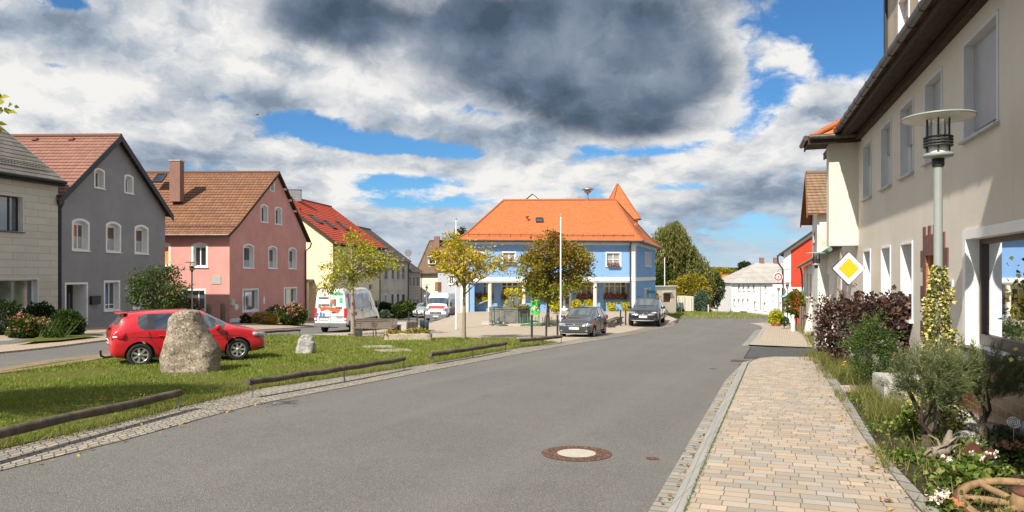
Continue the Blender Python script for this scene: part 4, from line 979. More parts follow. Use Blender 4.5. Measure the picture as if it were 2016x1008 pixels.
def house_hip():
 y0 = 96.6; fr = Frame(((826-CX)/F*y0, y0), ((905-CX)/F*y0, y0-0.5)); base = -5.0
 h = thing('hip_roof_house', 'cream house with steep umber hipped roof and small dormer, ending the side road', 'house', (fr.o.x, y0, G(fr.o.x, y0)))
 ev = fr.pz(840, 537)[1]; L = fr.L
 H = [winpx(fr, h, 835, 588, 838, 597, depth=0.1, border=0.04)]
 wall('wall', fr, [(0, base), (L, base), (L, ev), (0, ev)], H, MATS['plaster_cream'], h)
 fl = Frame((fr.o.x-1.2, y0+10), fr.o.xy); wall('wall', fl, [(0, base), (fl.L, base), (fl.L, ev), (0, ev)], [], MATS['plaster_cream'], h)
 rz = at(845, 474, y0+4.6).z; A = Vector((at(846, 474, y0+4.6).x, y0+4.6, rz)); B = A+Vector((4.5, 0, 0)); e0, e1 = fr(-0.5, ev-0.1, 0.4), fr(L+0.4, ev-0.1, 0.4); c0 = Vector((fr.o.x-1.6, y0+9, ev-0.1)); c1 = e1+Vector((0, 9.5, 0))
 mb = MB(); slope(mb, e0, e1, B, A, 0.18, 0.015); slope(mb, c0, e0, A, A, 0.18, 0.015); slope(mb, c1, c0, A, B, 0.3, 0.02); slope(mb, e1, c1, B, B, 0.3, 0.02); ridge_tiles(mb, A, B, 0.12); ridge_tiles(mb, e0, A, 0.10); mb.build('roof', MATS['tiles_umber'], h)
 g = MB(); g.fbox(fr, -0.5, L+0.3, ev-0.30, ev-0.12, 0.0, 0.4); g.build('gutter', MATS['dark_frame'], h)
 dm = MB(); p = at(848, 514, y0+0.4); dm.box(p+Vector((0.15, 0.9, 0.1)), (1.1, 1.8, 1.05)); dm.hexa([p+Vector(q) for q in ((-0.55, -0.15, 0.63), (0.85, -0.15, 0.63), (0.85, 1.9, 0.63), (-0.55, 1.9, 0.63))], [p+Vector(q) for q in ((0.05, -0.15, 0.95), (0.25, -0.15, 0.95), (0.25, 1.9, 0.95), (0.05, 1.9, 0.95))])
 d_ = dm.build('dormer', MATS['white_paint'], h); dp = MB(); dp.box(p+Vector((0.2, -0.02, 0.08)), (0.75, 0.06, 0.75)); dp.build('pane', MATS['pane'], d_)
 ch = MB(); q = at(860, 478, y0+3.8); ch.box(q+Vector((0, 0, 0.1)), (0.8, 0.8, 1.7)); ch.build('chimney', MATS['chimney_brick'], h)
 sd_ = MB(); q = at(804, 498, y0+1.5); sd_.lathe([(0.01, 0), (0.3, 0.03), (0.5, 0.14), (0.52, 0.15)], q, 16, axis=Matrix.Rotation(PI/2, 3, 'X')); sd_.tube([q, q+Vector((0.3, 0.2, -1.2))], 0.03, 6); sd_.build('satellite_dish', MATS['zinc'], h)

def house_pale():
 y0 = 71.5; fr = Frame(((862-CX)/F*y0, y0), (-4.6, y0-0.8)); base = -3.6; L = fr.L
 h = thing('pale_house', 'pale grey rendered house with a brown shutter, standing behind the parked red and white van', 'house', (fr.o.x, y0, G(fr.o.x, y0)))
 ev = fr.pz(880, 531)[1]
 H = [winpx(fr, h, 883, 541, 894, 560, depth=0.1, border=0.09, cols=2)]
 wall('wall', fr, [(0, base), (L, base), (L, ev), (0, ev)], H, MATS['plaster_pale'], h)
 fl = Frame((fr.o.x-0.6, y0+7), fr.o.xy); wall('wall', fl, [(0, base), (fl.L, base), (fl.L, ev), (0, ev)], [], MATS['plaster_pale'], h)
 sh = MB(); u0, v0 = fr.pz(863, 573); u1, v1 = fr.pz(868.5, 555); n = 8
 for k in range(n): sh.fbox(fr, u0-0.35, u1, v0+(v1-v0)*k/n, v0+(v1-v0)*(k+0.85)/n, 0.02, 0.08)
 sh.build('shutter', MATS['brown_timber'], h)
 e0, e1 = fr(-0.3, ev, 0.3), fr(L+0.2, ev, 0.3); r0, r1 = fr(-0.3, ev+1.9, -3.5), fr(L+0.2, ev+1.9, -3.5)
 mb = MB(); slope(mb, e0, e1, r1, r0, 0.3, 0.03); slope(mb, fr(L+0.2, ev, -7.3), fr(-0.3, ev, -7.3), r0, r1, 0.3, 0.03); mb.build('roof', MATS['tiles_rose'], h)
house_beige(); house_grey(); house_pink(); house_yellow(); house_old(); house_clad(); house_hip(); house_pale()
# ---------------------------------------------------------------- the blue building on the square
def house_blue():
 P0, P1, P2 = (-4.2, 55.5), (10.26, 57.0), (14.7, 70.0); P3 = (0.0, 69.0)
 ff = Frame(P0, P1); fs = Frame(P1, P2); fb = Frame(P2, P3); fw = Frame(P3, P0); base = -3.2
 h = thing('blue_building', 'blue two storey building with orange hipped roof, white bands and flower boxes above the square', 'building', (3, 57, G(3, 57)))
 ev = 4.52; vc0 = ff.pz(1080, 553.5)[1]; vc1 = ff.pz(1080, 546)[1]; L = ff.L; B = MATS['plaster_blue']; Wt = MATS['white_paint']
 # upper floor
 H = [winpx(ff, h, 988, 495, 1016.5, 518, depth=0.12, border=0.10, cols=2, tran=0.45, gmat='pane_lace'), winpx(ff, h, 1192.3, 496, 1223, 525, depth=0.12, border=0.10, cols=2, tran=0.5, gmat='pane_lace'),
         winpx(ff, h, 1090, 495.5, 1120, 522, depth=0.12, border=0.10, cols=2, tran=0.5, gmat='pane_lace'), winpx(ff, h, 925, 495, 953, 517, depth=0.12, border=0.10, cols=2, tran=0.5, gmat='pane_lace')]
 wall('wall', ff, [(0, vc0), (L, vc0), (L, ev), (0, ev)], H, B, h)
 H = [winpx(fs, h, 1270, 496, 1273.4, 524.5, depth=0.12, border=0.08), winpx(fs, h, 1274.5, 497, 1277.8, 524.5, depth=0.12, border=0.08), winpx(fs, h, 1279, 498, 1282, 525, depth=0.12, border=0.08)]
 H += [winpx(fs, h, 1268, 567, 1271.5, 597, depth=0.1, border=0.10), winpx(fs, h, 1273, 567, 1276.4, 597, depth=0.1, border=0.10), winpx(fs, h, 1278, 566, 1281.3, 597, depth=0.1, border=0.10)]
 wall('wall', fs, [(0, base), (fs.L, base), (fs.L, ev), (0, ev)], H, B, h)
 for f in (fb, fw): wall('wall', f, [(0, base), (f.L, base), (f.L, ev), (0, ev)], [], B, h)
 # ground floor stands back behind the columns
 rec = 1.45; f2 = Frame(ff(1.15, 0, -rec).xy, ff(L, 0, -rec).xy); vt = vc0
 fcl = Frame(ff(1.15, 0, 0).xy, ff(1.15, 0, -rec).xy)
 groups = [(922, 971), (986.5, 1031.5), (1046, 1082), (1134, 1176), (1188, 1234)]
 H = []
 for x0, x1 in groups:
  ua, ub = f2.px(x0), f2.px(x1); vb = f2.pz(x0, 585)[1]
  H.append(window(f2, h, ua, ub, vb, vt-0.03, depth=0.15, border=0.02, cols=4, fmat='cream_frame', gmat='pane_grey', bmat='cream_frame', fw=0.10, tran=0.70, sill=False, name='window_band'))
 ua, ub = f2.px(1084), f2.px(1125)
 dh = window(f2, h, ua, ub, f2.pz(1100, 611)[1], vt-0.03, depth=0.15, border=0.02, cols=3, fmat='white_frame', gmat='pane_grey', bmat='white_paint', fw=0.16, rows=2, tran=0.66, sill=False, name='entrance_door')
 wall('wall', f2, [(0, base), (f2.L, base), (f2.L, vt), (0, vt)], H+[dh], B, h)
 sl_ = MB(); sl_.fbox(ff, 0.0, L, vc0-0.12, vc0, -rec-0.05, -0.003); sl_.build('soffit', Wt, h)
 # white bands, corner strips and eaves cornice
 bd = MB(); bd.fbox(ff, -0.02, L+0.03, vc0-0.02, vc1, -0.02, 0.06); bd.fbox(fs, 0.06, fs.L+0.02, vc0-0.02, vc1, -0.02, 0.05); bd.build('string_course', Wt, h)
 cn = MB(); cn.fbox(ff, -0.06, L+0.12, ev-0.36, ev, -0.02, 0.12); cn.fbox(fs, 0.12, fs.L+0.05, ev-0.36, ev, -0.02, 0.11); cn.build('cornice', Wt, h)
 cs = MB(); cs.fbox(ff, L-0.36, L+0.02, vc1, ev-0.36, -0.01, 0.03); cs.fbox(fs, 0.03, 0.55, vc1, ev-0.36, -0.01, 0.03); cs.fbox(ff, L-0.36, L+0.02, base, vc0-0.02, -0.3, 0.03); cs.fbox(fs, 0.03, 0.40, base, vc0-0.02, -0.01, 0.03); cs.build('corner_strip', Wt, h)
 for px in (965, 1032, 1173, 1103):
  u = ff.px(px); c = MB(); c.lathe([(0.17, base), (0.17, vc0-0.12)], ff(u, 0, -0.22), 14); c.build('column', MATS['cream_frame'], h)
 # left end wall of the ground floor and white corner posts
 lw = MB(); lw.fbox(ff, 0.75, 1.15, base, vc0-0.12, -rec-0.4, -0.15); lw.fbox(ff, 1.15, 2.0, base, vc0-0.12, -rec-0.4, -rec+0.03); lw.build('pier', B, h)
 for u in (0.12, 0.55):
  c = MB(); c.fbox(ff, u-0.11, u+0.11, base, vc0-0.02, -0.24, -0.02); c.build('post', Wt, h)
 # blue piers between the glazed bays
 for x0, x1 in ((971.5, 986), (1032, 1045.5), (1176.5, 1187.5)):
  c = MB(); c.fbox(f2, f2.px(x0), f2.px(x1), base, vt-0.12, 0.004, 0.10); c.build('pier', B, h)
 c = MB(); u = f2.px(964); c.tube([f2(f2.px(920), f2.pz(920, 606)[1], 0.7), f2(u, f2.pz(u, 590)[1] if False else f2.pz(958, 589)[1], 0.7)], 0.05, 8); c.build('ramp_rail', MATS['zinc'], h)
 # flower boxes: planted box with red flowers, hanging yellow plants come as parts too
 # roof with a soft bell-cast at the eaves
 oh = 0.55
 e = [ff(-0.45, ev-0.02, oh), ff(L+0.55, ev-0.02, oh), fs(fs.L+0.5, ev-0.02, oh), fb(fb.L+0.4, ev-0.02, oh)]
 Ra, Rb = Vector((-0.80, 62.6, at(1000, 395, 62.6).z)), Vector((at(1211, 393.5, 63.6).x, 63.6, at(1211, 393.5, 63.6).z))
 top = [Ra, Rb, Rb, Ra]
 mid = [p.lerp(q, 0.22)+Vector((0, 0, -0.26)) for p, q in zip(e, top)]
 mb = MB()
 for i, (a, b) in enumerate(((0, 1), (1, 2), (2, 3), (3, 0))):
  slope(mb, e[a], e[b], mid[b], mid[a], 0.17, 0.02); slope(mb, mid[a], mid[b], top[b], top[a], 0.17, 0.02)
 ridge_tiles(mb, Ra, Rb, 0.14)
 for i in range(4): ridge_tiles(mb, e[i], mid[i], 0.10); ridge_tiles(mb, mid[i], top[i], 0.10)
 mb.build('roof', MATS['tiles_orange'], h)
 g = MB()
 for a, b in ((0, 1), (1, 2)): g.tube([e[a]+Vector((0, 0, -0.07)), e[b]+Vector((0, 0, -0.07))], 0.09, 8)
 for a, b, f in ((0, 1, ff), (1, 2, fs)):
  P = [e[a]-f.n*0.0+Vector((0, 0, -0.10)), e[b]+Vector((0, 0, -0.10)), e[b]-f.n*0.5+Vector((0, 0, -0.10)), e[a]-f.n*0.5+Vector((0, 0, -0.10))]; g.quad(*P)
 g.build('gutter', MATS['gutter_metal'], h)
 sg = MB(); p0, p1 = e[0].lerp(mid[0], 0.5)+Vector((0.6, 0, 0.16)), e[1].lerp(mid[1], 0.5)+Vector((-0.5, 0, 0.16)); sg.tube([p0, p1], 0.025, 5)
 for k in range(17): q = p0.lerp(p1, k/16); sg.tube([q+Vector((0, 0, -0.22)), q+Vector((0, 0, 0.08))], 0.02, 4)
 sg.build('snow_guard', MATS['brown_frame'], h)
 up = top[0]-mid[0]; upd = Vector((0, (mid[0].lerp(mid[1], .5)-Ra.lerp(Rb, .5)).y*-1, Ra.z-mid[0].z))
 def on_front(px, py):
  o, n = mid[0], (mid[1]-mid[0]).cross(Ra-mid[0]).normalized(); d = Vector(((px-CX)/F, 1, (HY-py)/F)); t = (o-Vector((0, 0, EYE))).dot(n)/d.dot(n); return Vector((0, 0, EYE))+d*t
 skylight(h, on_front(1062, 435)+Vector((0, 0, 0.02)), ff.d, upd, 0.65, 0.85); vent_pipe(h, on_front(1038, 436), 0.10, 0.5)
 for px in (1007, 1045, 1082, 1119, 1157, 1196):
  v_ = MB(); p = on_front(px, 403); v_.box(p+Vector((0, 0, 0.02)), (0.20, 0.22, 0.12)); v_.build('vent_tile', MATS['tiles_orange'], h)
 for q in (0.40, 0.52): vent_pipe(h, e[1].lerp(e[2], q-0.05).lerp(Rb, 0.42), 0.09, 0.55)
 dpz = ff(L-0.42, 0, 0.10); downpipe(h, [dpz+Vector((0, -0.35, ev-0.1)), dpz+Vector((0, 0, ev-0.6)), dpz+Vector((0, 0, vc1+0.1)), dpz+Vector((0, -0.02, vc0-0.1)), dpz+Vector((0, -0.02, -2.2))], 0.06, 'gutter_metal')
 # siren on the ridge
 si = MB(); p = at(1157, 394, 63.2); si.tube([p+Vector((0, 0, -0.3)), p+Vector((0, 0, 0.85))], 0.07, 8)
 si.lathe([(0.16, 0.62), (0.20, 0.70), (0.34, 0.74), (0.34, 0.80), (0.22, 0.86), (0.52, 0.95), (0.55, 0.98), (0.40, 1.12), (0.18, 1.22), (0.01, 1.24)], p, 20); si.build('siren', MATS['zinc'], h)
 sn = MB(); u = fs.px(1276); v = fs.pz(1276, 575)[1]; sn.fbox(fs, u-0.5, u+0.5, v-0.12, v+0.16, 0.02, 0.75); s_ = sn.build('hanging_sign', MATS['sign_teal'], h)
 return ff, f2, h, groups

m_plain('sign_teal', (0.05, 0.42, 0.48), 0.4)

def tower():
 h = thing('tower', 'white tower with steep orange pyramid roof rising behind the blue building', 'tower', (12.5, 82, G(12.5, 82)))
 y = 82.0; c = at(1218, 433, y); hw = 1.6; mb = MB(); z0 = -5; zt = at(1219, 432, y).z
 mb.box((c.x, y, (z0+zt)/2), (hw*2, hw*2, zt-z0), 0.22); mb.build('wall', MATS['plaster_white'], h)
 ap = at(1215, 361, y); M = Matrix.Rotation(0.22, 3, 'Z'); e = [Vector((c.x, y, zt-0.1))+M @ Vector((sx*(hw+0.4), sy*(hw+0.4), 0)) for sx, sy in ((-1, -1), (1, -1), (1, 1), (-1, 1))]
 A = Vector((c.x-0.15, y, ap.z)); r = MB()
 for i in range(4):
  a, b = e[i], e[(i+1) % 4]; m0, m1 = a.lerp(A, 0.15)+Vector((0, 0, -0.12)), b.lerp(A, 0.15)+Vector((0, 0, -0.12)); slope(r, a, b, m1, m0, 0.17, 0.02); slope(r, m0, m1, A, A, 0.17, 0.02)
 for i in range(4): ridge_tiles(r, e[i], A, 0.08)
 r.build('roof', MATS['tiles_orange'], h)
 k = MB(); k.lathe([(0.12, -0.3), (0.10, 0.05), (0.05, 0.2), (0.01, 0.5)], A, 8); k.build('finial', MATS['zinc'], h)
 ev = MB()
 for i in range(4): ev.tube([e[i], e[(i+1) % 4]], 0.09, 6)
 ev.build('gutter', MATS['dark_frame'], h)
def gable_behind():
 y = 76.0; fr = Frame((at(1036, 400, y).x, y), (at(1060, 400, y).x, y)); L = fr.L; va = fr.pz(1048, 383)[1]; ve = fr.pz(1040, 394)[1]-0.2
 h = thing('gabled_house', 'pale house whose small tiled gable shows above the ridge of the blue building', 'house', (fr.o.x, y, G(fr.o.x, y)))
 wall('wall', fr, [(-2, -5), (L+2, -5), (L+2, ve-1.4), (L/2, va), (-2, ve-1.4)], [], MATS['plaster_cream'], h)
 for a, b in ((0, 0),):
  f2 = Frame(fr(L+2, 0).xy, (fr(L+2, 0)-fr.n*8).xy); wall('wall', f2, [(0, -5), (8, -5), (8, ve-1.4), (0, ve-1.4)], [], MATS['plaster_cream'], h)
 mb = MB(); A, Bk = fr(L/2, va+0.08, 0.1), fr(L/2, va+0.08, -8); slope(mb, fr(L+2.2, ve-1.5, 0.1), fr(L+2.2, ve-1.5, -8), Bk, A, 0.3, 0.03); slope(mb, fr(-2.2, ve-1.5, -8), fr(-2.2, ve-1.5, 0.1), A, Bk, 0.3, 0.03); mb.build('roof', MATS['tiles_weathered'], h)

# ---------------------------------------------------------------- the far end of the street
def cream_wall():
 fr = Frame((at(1284, 600, 74).x, 74), (at(1331, 600, 77).x, 77)); L = fr.L; base = -3.4
 h = thing('cream_wall', 'cream courtyard wall with arched wooden gate and barred window right of the blue building', 'wall', (fr.o.x, 74, G(fr.o.x, 74)))
 vt = fr.pz(1300, 564.5)[1]; u0, u1 = fr.px(1285.5), fr.px(1299); v1 = fr.pz(1292, 576.5)[1]; lp = loop_rect(u0, u1, base, v1, 0.55)
 w0, w1 = fr.px(1306), fr.px(1320.5); a0, a1 = fr.pz(1313, 595)[1], fr.pz(1313, 577)[1]; lw = loop_rect(w0, w1, a0, a1)
 wall('wall', fr, [(0, base), (L, base), (L, vt), (0, vt)], [lp, lw], MATS['plaster_cream'], h)
 cp = MB(); cp.fbox(fr, -0.1, L+0.15, vt, vt+0.10, -0.4, 0.1); cp.build('coping', MATS['plaster_white'], h)
 bk = MB(); bk.fbox(fr, 0, L, base, vt, -0.35, -0.30); revealf(bk, fr, lw, -0.2, 0); revealf(bk, fr, lp, -0.2, 0); bk.build('wall_back', MATS['plaster_cream'], h)
 gt = MB(); n = 9
 for k in range(n):
  a, b = u0+(u1-u0)*k/n, u0+(u1-u0)*(k+0.86)/n; t = ((a+b)/2-(u0+u1)/2)/((u1-u0)/2); gt.fbox(fr, a, b, base+0.3, v1-0.55*t*t, -0.12, -0.06)
 gt.build('gate', MATS['gate_timber'], h)
 wd = MB()
 for k in range(5): wd.fbox(fr, w0, w1, a0+(a1-a0)*k/5+0.03, a0+(a1-a0)*(k+0.8)/5, -0.12, -0.05)
 wd.build('window_boards', MATS['brown_timber'], h); hd = MB(); hd.fbox(fr, w0-0.15, w1+0.15, a1, a1+0.12, 0, 0.15); hd.build('window_hood', MATS['grey_frame'], h)

def white_inn():
 y = 105.0; fr = Frame((at(1440, 560, y).x, y), (at(1545, 560, y+3).x, y+3)); L = fr.L; base = -9.5
 h = thing('white_inn', 'long white house with a pale grey hipped roof at the bottom of the street', 'house', (fr.o.x, y, G(fr.o.x, y)))
 ev = fr.pz(1440, 556.5)[1]; H = []
 kw = dict(depth=0.28, border=0.0, gmat='pane_grey', rmat='plaster_white', fmat='white_frame', sill=True, smat='grey_frame')
 for px in (1455, 1464, 1473.5, 1484): H.append(winpx(fr, h, px-1.8, 559.5, px+1.8, 573, **kw))
 for px in (1446, 1454.5, 1463, 1472.5): H.append(winpx(fr, h, px-1.8, 589, px+1.8, 603, **kw))
 H += [winpx(fr, h, 1484.5, 593.5, 1488.5, 610, **kw), winpx(fr, h, 1503.5, 595.5, 1507.5, 612, **kw), winpx(fr, h, 1505.5, 562, 1509, 576, **kw), winpx(fr, h, 1521, 580, 1523.5, 592, **kw), winpx(fr, h, 1535, 595, 1538, 612, **kw),
          winpx(fr, h, 1444, 615, 1447.5, 626, **kw)]
 wall('wall', fr, [(0, base), (L, base), (L, ev), (0, ev)], H, MATS['plaster_white'], h)
 fl = Frame((fr.o.x+1.0, y+11), fr.o.xy); wall('wall', fl, [(0, base), (fl.L, base), (fl.L, ev), (0, ev)], [], MATS['plaster_white'], h)
 A = Vector((at(1486, 518, y+6.2).x, y+6.2, at(1486, 518, y+6.2).z)); Bq = A+Vector((9.5, 0.4, 0)); e0, e1 = fr(-0.35, ev-0.05, 0.3), fr(L+3, ev-0.05, 0.3); c0 = Vector((fr.o.x+0.6, y+11.4, ev)); c1 = e1+Vector((1, 12, 0))
 mb = MB(); slope(mb, e0, e1, Bq, A, 1.4, 0.02); slope(mb, c0, e0, A, A, 1.4, 0.02); slope(mb, c1, c0, A, Bq, 1.4, 0.02); mb.build('roof', MATS['roof_fibre'], h)
 for px in (1500.5, 1528):
  c = MB(); p = at(px, 518, y+6.2); c.box(p+Vector((0, 0.2, 0.25)), (0.62, 0.6, 1.3)); c.build('chimney', MATS['chimney_brick'], h)
 g = MB(); g.tube([e0, e1], 0.09, 6); u = fr.px(1496.5); g.tube([fr(u, ev, 0.2), fr(u, ev-0.4, 0.06), fr(u, fr.pz(1496, 608)[1], 0.06)], 0.06, 6); g.build('gutter', MATS['grey_frame'], h)
 pr = MB(); u0, u1 = fr.px(1456), fr.px(1468); v = fr.pz(1462, 612)[1]; pr.fbox(fr, u0, u1, v, v+0.18, 0, 1.1); p_ = pr.build('porch_roof', MATS['white_paint'], h)
 dr = MB(); dr.fbox(fr, fr.px(1459.5), fr.px(1464), base, v-0.1, 0.004, 0.06); dr.build('door', MATS['dark_frame'], h)
 st = MB(); p = fr(fr.px(1466.5), fr.pz(1466, 605)[1], 0.9)
 lm = thing('wall_lamp', 'small white globe lamp on a slanted bracket on the white inn wall', 'lamp', p); b_ = MB(); b_.tube([p, fr(fr.px(1463), p.z-1.2, 0.05)], 0.05, 6); b_.build('bracket', MATS['zinc'], lm); b2 = MB(); b2.ico(p, 0.22, 2); b2.build('globe', MATS['white_paint'], lm)

def red_roof_house():
 y = 118.0; fr = Frame((at(1407, 600, y).x, y), (at(1440, 600, y).x, y)); L = fr.L; base = -11; ev = fr.pz(1420, 570)[1]
 h = thing('red_roof_house', 'white house with red roofs, dormers and orange balcony, left of the white inn', 'house', (fr.o.x, y, G(fr.o.x, y)))
 H = [winpx(fr, h, x-1.6, 590, x+1.6, 597, depth=0.1, border=0.0, gmat='pane_grey') for x in (1427, 1433)]
 wall('wall', fr, [(0, base), (L, base), (L, ev), (0, ev)], H, MATS['plaster_white'], h)
 fl = Frame((fr.o.x+0.5, y+10), fr.o.xy); wall('wall', fl, [(0, base), (fl.L, base), (fl.L, ev), (0, ev)], [], MATS['plaster_white'], h)
 mb = MB(); e0, e1 = fr(-0.4, ev, 0.7), fr(L+4, ev, 0.7); r0, r1 = fr(0.4, fr.pz(1420, 543)[1]+0.2, -4), fr(L+4, fr.pz(1420, 543)[1]+0.2, -4)
 slope(mb, e0, e1, r1, r0, 0.34, 0.03); slope(mb, fr(L+4, ev, -9), fr(-0.4, ev, -9), r0, r1, 0.34, 0.03); mb.build('roof', MATS['tiles_orange'], h)
 m2 = MB(); q0, q1 = at(1436, 556, y+4), at(1475, 556, y+4); t0, t1 = at(1462, 527, y+10), at(1480, 527, y+10); slope(m2, q0, q1, t1, t0, 0.34, 0.03); m2.build('roof', MATS['tiles_orange'], h)
 for px in (1414, 1421, 1427):
  p = at(px, 560, y-0.2); d = MB(); d.box(p+Vector((0, 1.0, -0.05)), (0.42, 2.0, 1.0)); dd = d.build('dormer', MATS['white_paint'], h)
  r = MB(); r.hexa([p+Vector(q) for q in ((-0.35, -0.15, 0.42), (0.35, -0.15, 0.42), (0.35, 2.2, 0.42), (-0.35, 2.2, 0.42))], [p+Vector(q) for q in ((-0.03, -0.15, 1.0), (0.03, -0.15, 1.0), (0.03, 2.2, 1.0), (-0.03, 2.2, 1.0))]); r.build('dormer_roof', MATS['tiles_orange'], dd)
 b = MB(); u0, u1 = fr.px(1405.5), fr.px(1422); v0, v1 = fr.pz(1412, 610)[1], fr.pz(1412, 598)[1]; n = 7
 for k in range(n): b.fbox(fr, u0, u1, v0+(v1-v0)*k/n, v0+(v1-v0)*(k+0.85)/n, 1.4, 1.46)
 b.fbox(fr, u0, u1, v0-0.2, v0-0.05, 0, 1.5); b.build('balcony', MATS['gate_timber'], h)
 pr = MB(); a0, a1 = fr.px(1405), fr.px(1432); slope(pr, fr(a0, fr.pz(1412, 583)[1], 1.6), fr(a1, fr.pz(1412, 583)[1], 1.6), fr(a1, fr.pz(1412, 573)[1], 0.1), fr(a0, fr.pz(1412, 573)[1], 0.1), 0.34, 0.03); pr.build('balcony_roof', MATS['tiles_orange'], h)
 s_ = MB(); p = at(1412.3, 590, y-1.9); s_.lathe([(0.01, 0), (0.2, 0.02), (0.38, 0.09), (0.40, 0.10)], p, 16, axis=Matrix.Rotation(PI/2, 3, 'X')); s_.tube([p, p+Vector((0.1, 0.3, -0.9))], 0.03, 6); s_.build('satellite_dish', MATS['white_paint'], h)

def red_house():
 y = 58.0; xl = at(1543, 600, y).x; fr = Frame((xl, y), (xl+7.2, y-0.3)); L = fr.L; base = -3.2
 h = thing('red_house', 'red gabled house with white painted borders beyond the crumbling white cottage', 'house', (xl, y, G(xl, y)))
 ev = fr.pz(1543, 493)[1]; va = ev+3.6*0.68
 wall('wall', fr, [(0, base), (L, base), (L, ev), (L/2, va), (0, ev)], [], MATS['plaster_white'], h)
 rm = MB(); u0 = fr.px(1557); v1 = fr.pz(1557, 565)[1]; k = 0.68; u2 = L-u0
 rm.face([fr(u0, v1, 0.012), fr(u2, v1, 0.012), fr(u2, ev+k*u0-0.42, 0.012), fr(L/2, va-0.42, 0.012), fr(u0, ev+k*u0-0.42, 0.012)]); vq = fr.pz(1557, 573)[1]; rm.face([fr(u0, base, 0.012), fr(u2, base, 0.012), fr(u2, vq, 0.012), fr(u0, vq, 0.012)])
 rm.build('red_panel', MATS['plaster_red'], h)
 fl = Frame((xl+5.0, y+11), (xl, y)); wall('wall', fl, [(0, base), (fl.L, base), (fl.L, ev), (0, ev)], [], MATS['plaster_white'], h)
 mb = MB(); A = fr(L/2, va+0.12, 0.35); bk = Vector((0.46, 1, 0))*11; el, er = fr(-0.55, ev-0.36, 0.35), fr(L+0.5, ev-0.36, 0.35)
 slope(mb, el+bk, el, A, A+bk, 0.34, 0.03); slope(mb, er, er+bk, A+bk, A, 0.34, 0.03); mb.build('roof', MATS['tiles_dark'], h)
 vb = MB(); board(vb, [el+Vector((0, 0, 0.04)), A+Vector((0, 0, 0.04)), er+Vector((0, 0, 0.04))], 0.2, 0.04, fr.n)
 for a, b in ((el, A), (A, er)): vb.quad(a+Vector((0, 0, -.08)), b+Vector((0, 0, -.08)), b-fr.n*0.35+Vector((0, 0, -.08)), a-fr.n*0.35+Vector((0, 0, -.08)))
 vb.build('verge_board', MATS['dark_timber'], h)
 downpipe(h, [el+Vector((-0.05, 0.1, -0.05)), el+Vector((0.0, 0.1, -0.7)), fr(-0.12, ev-1.6, 0.10), fr(-0.12, base, 0.10)], 0.075, 'gutter_metal')

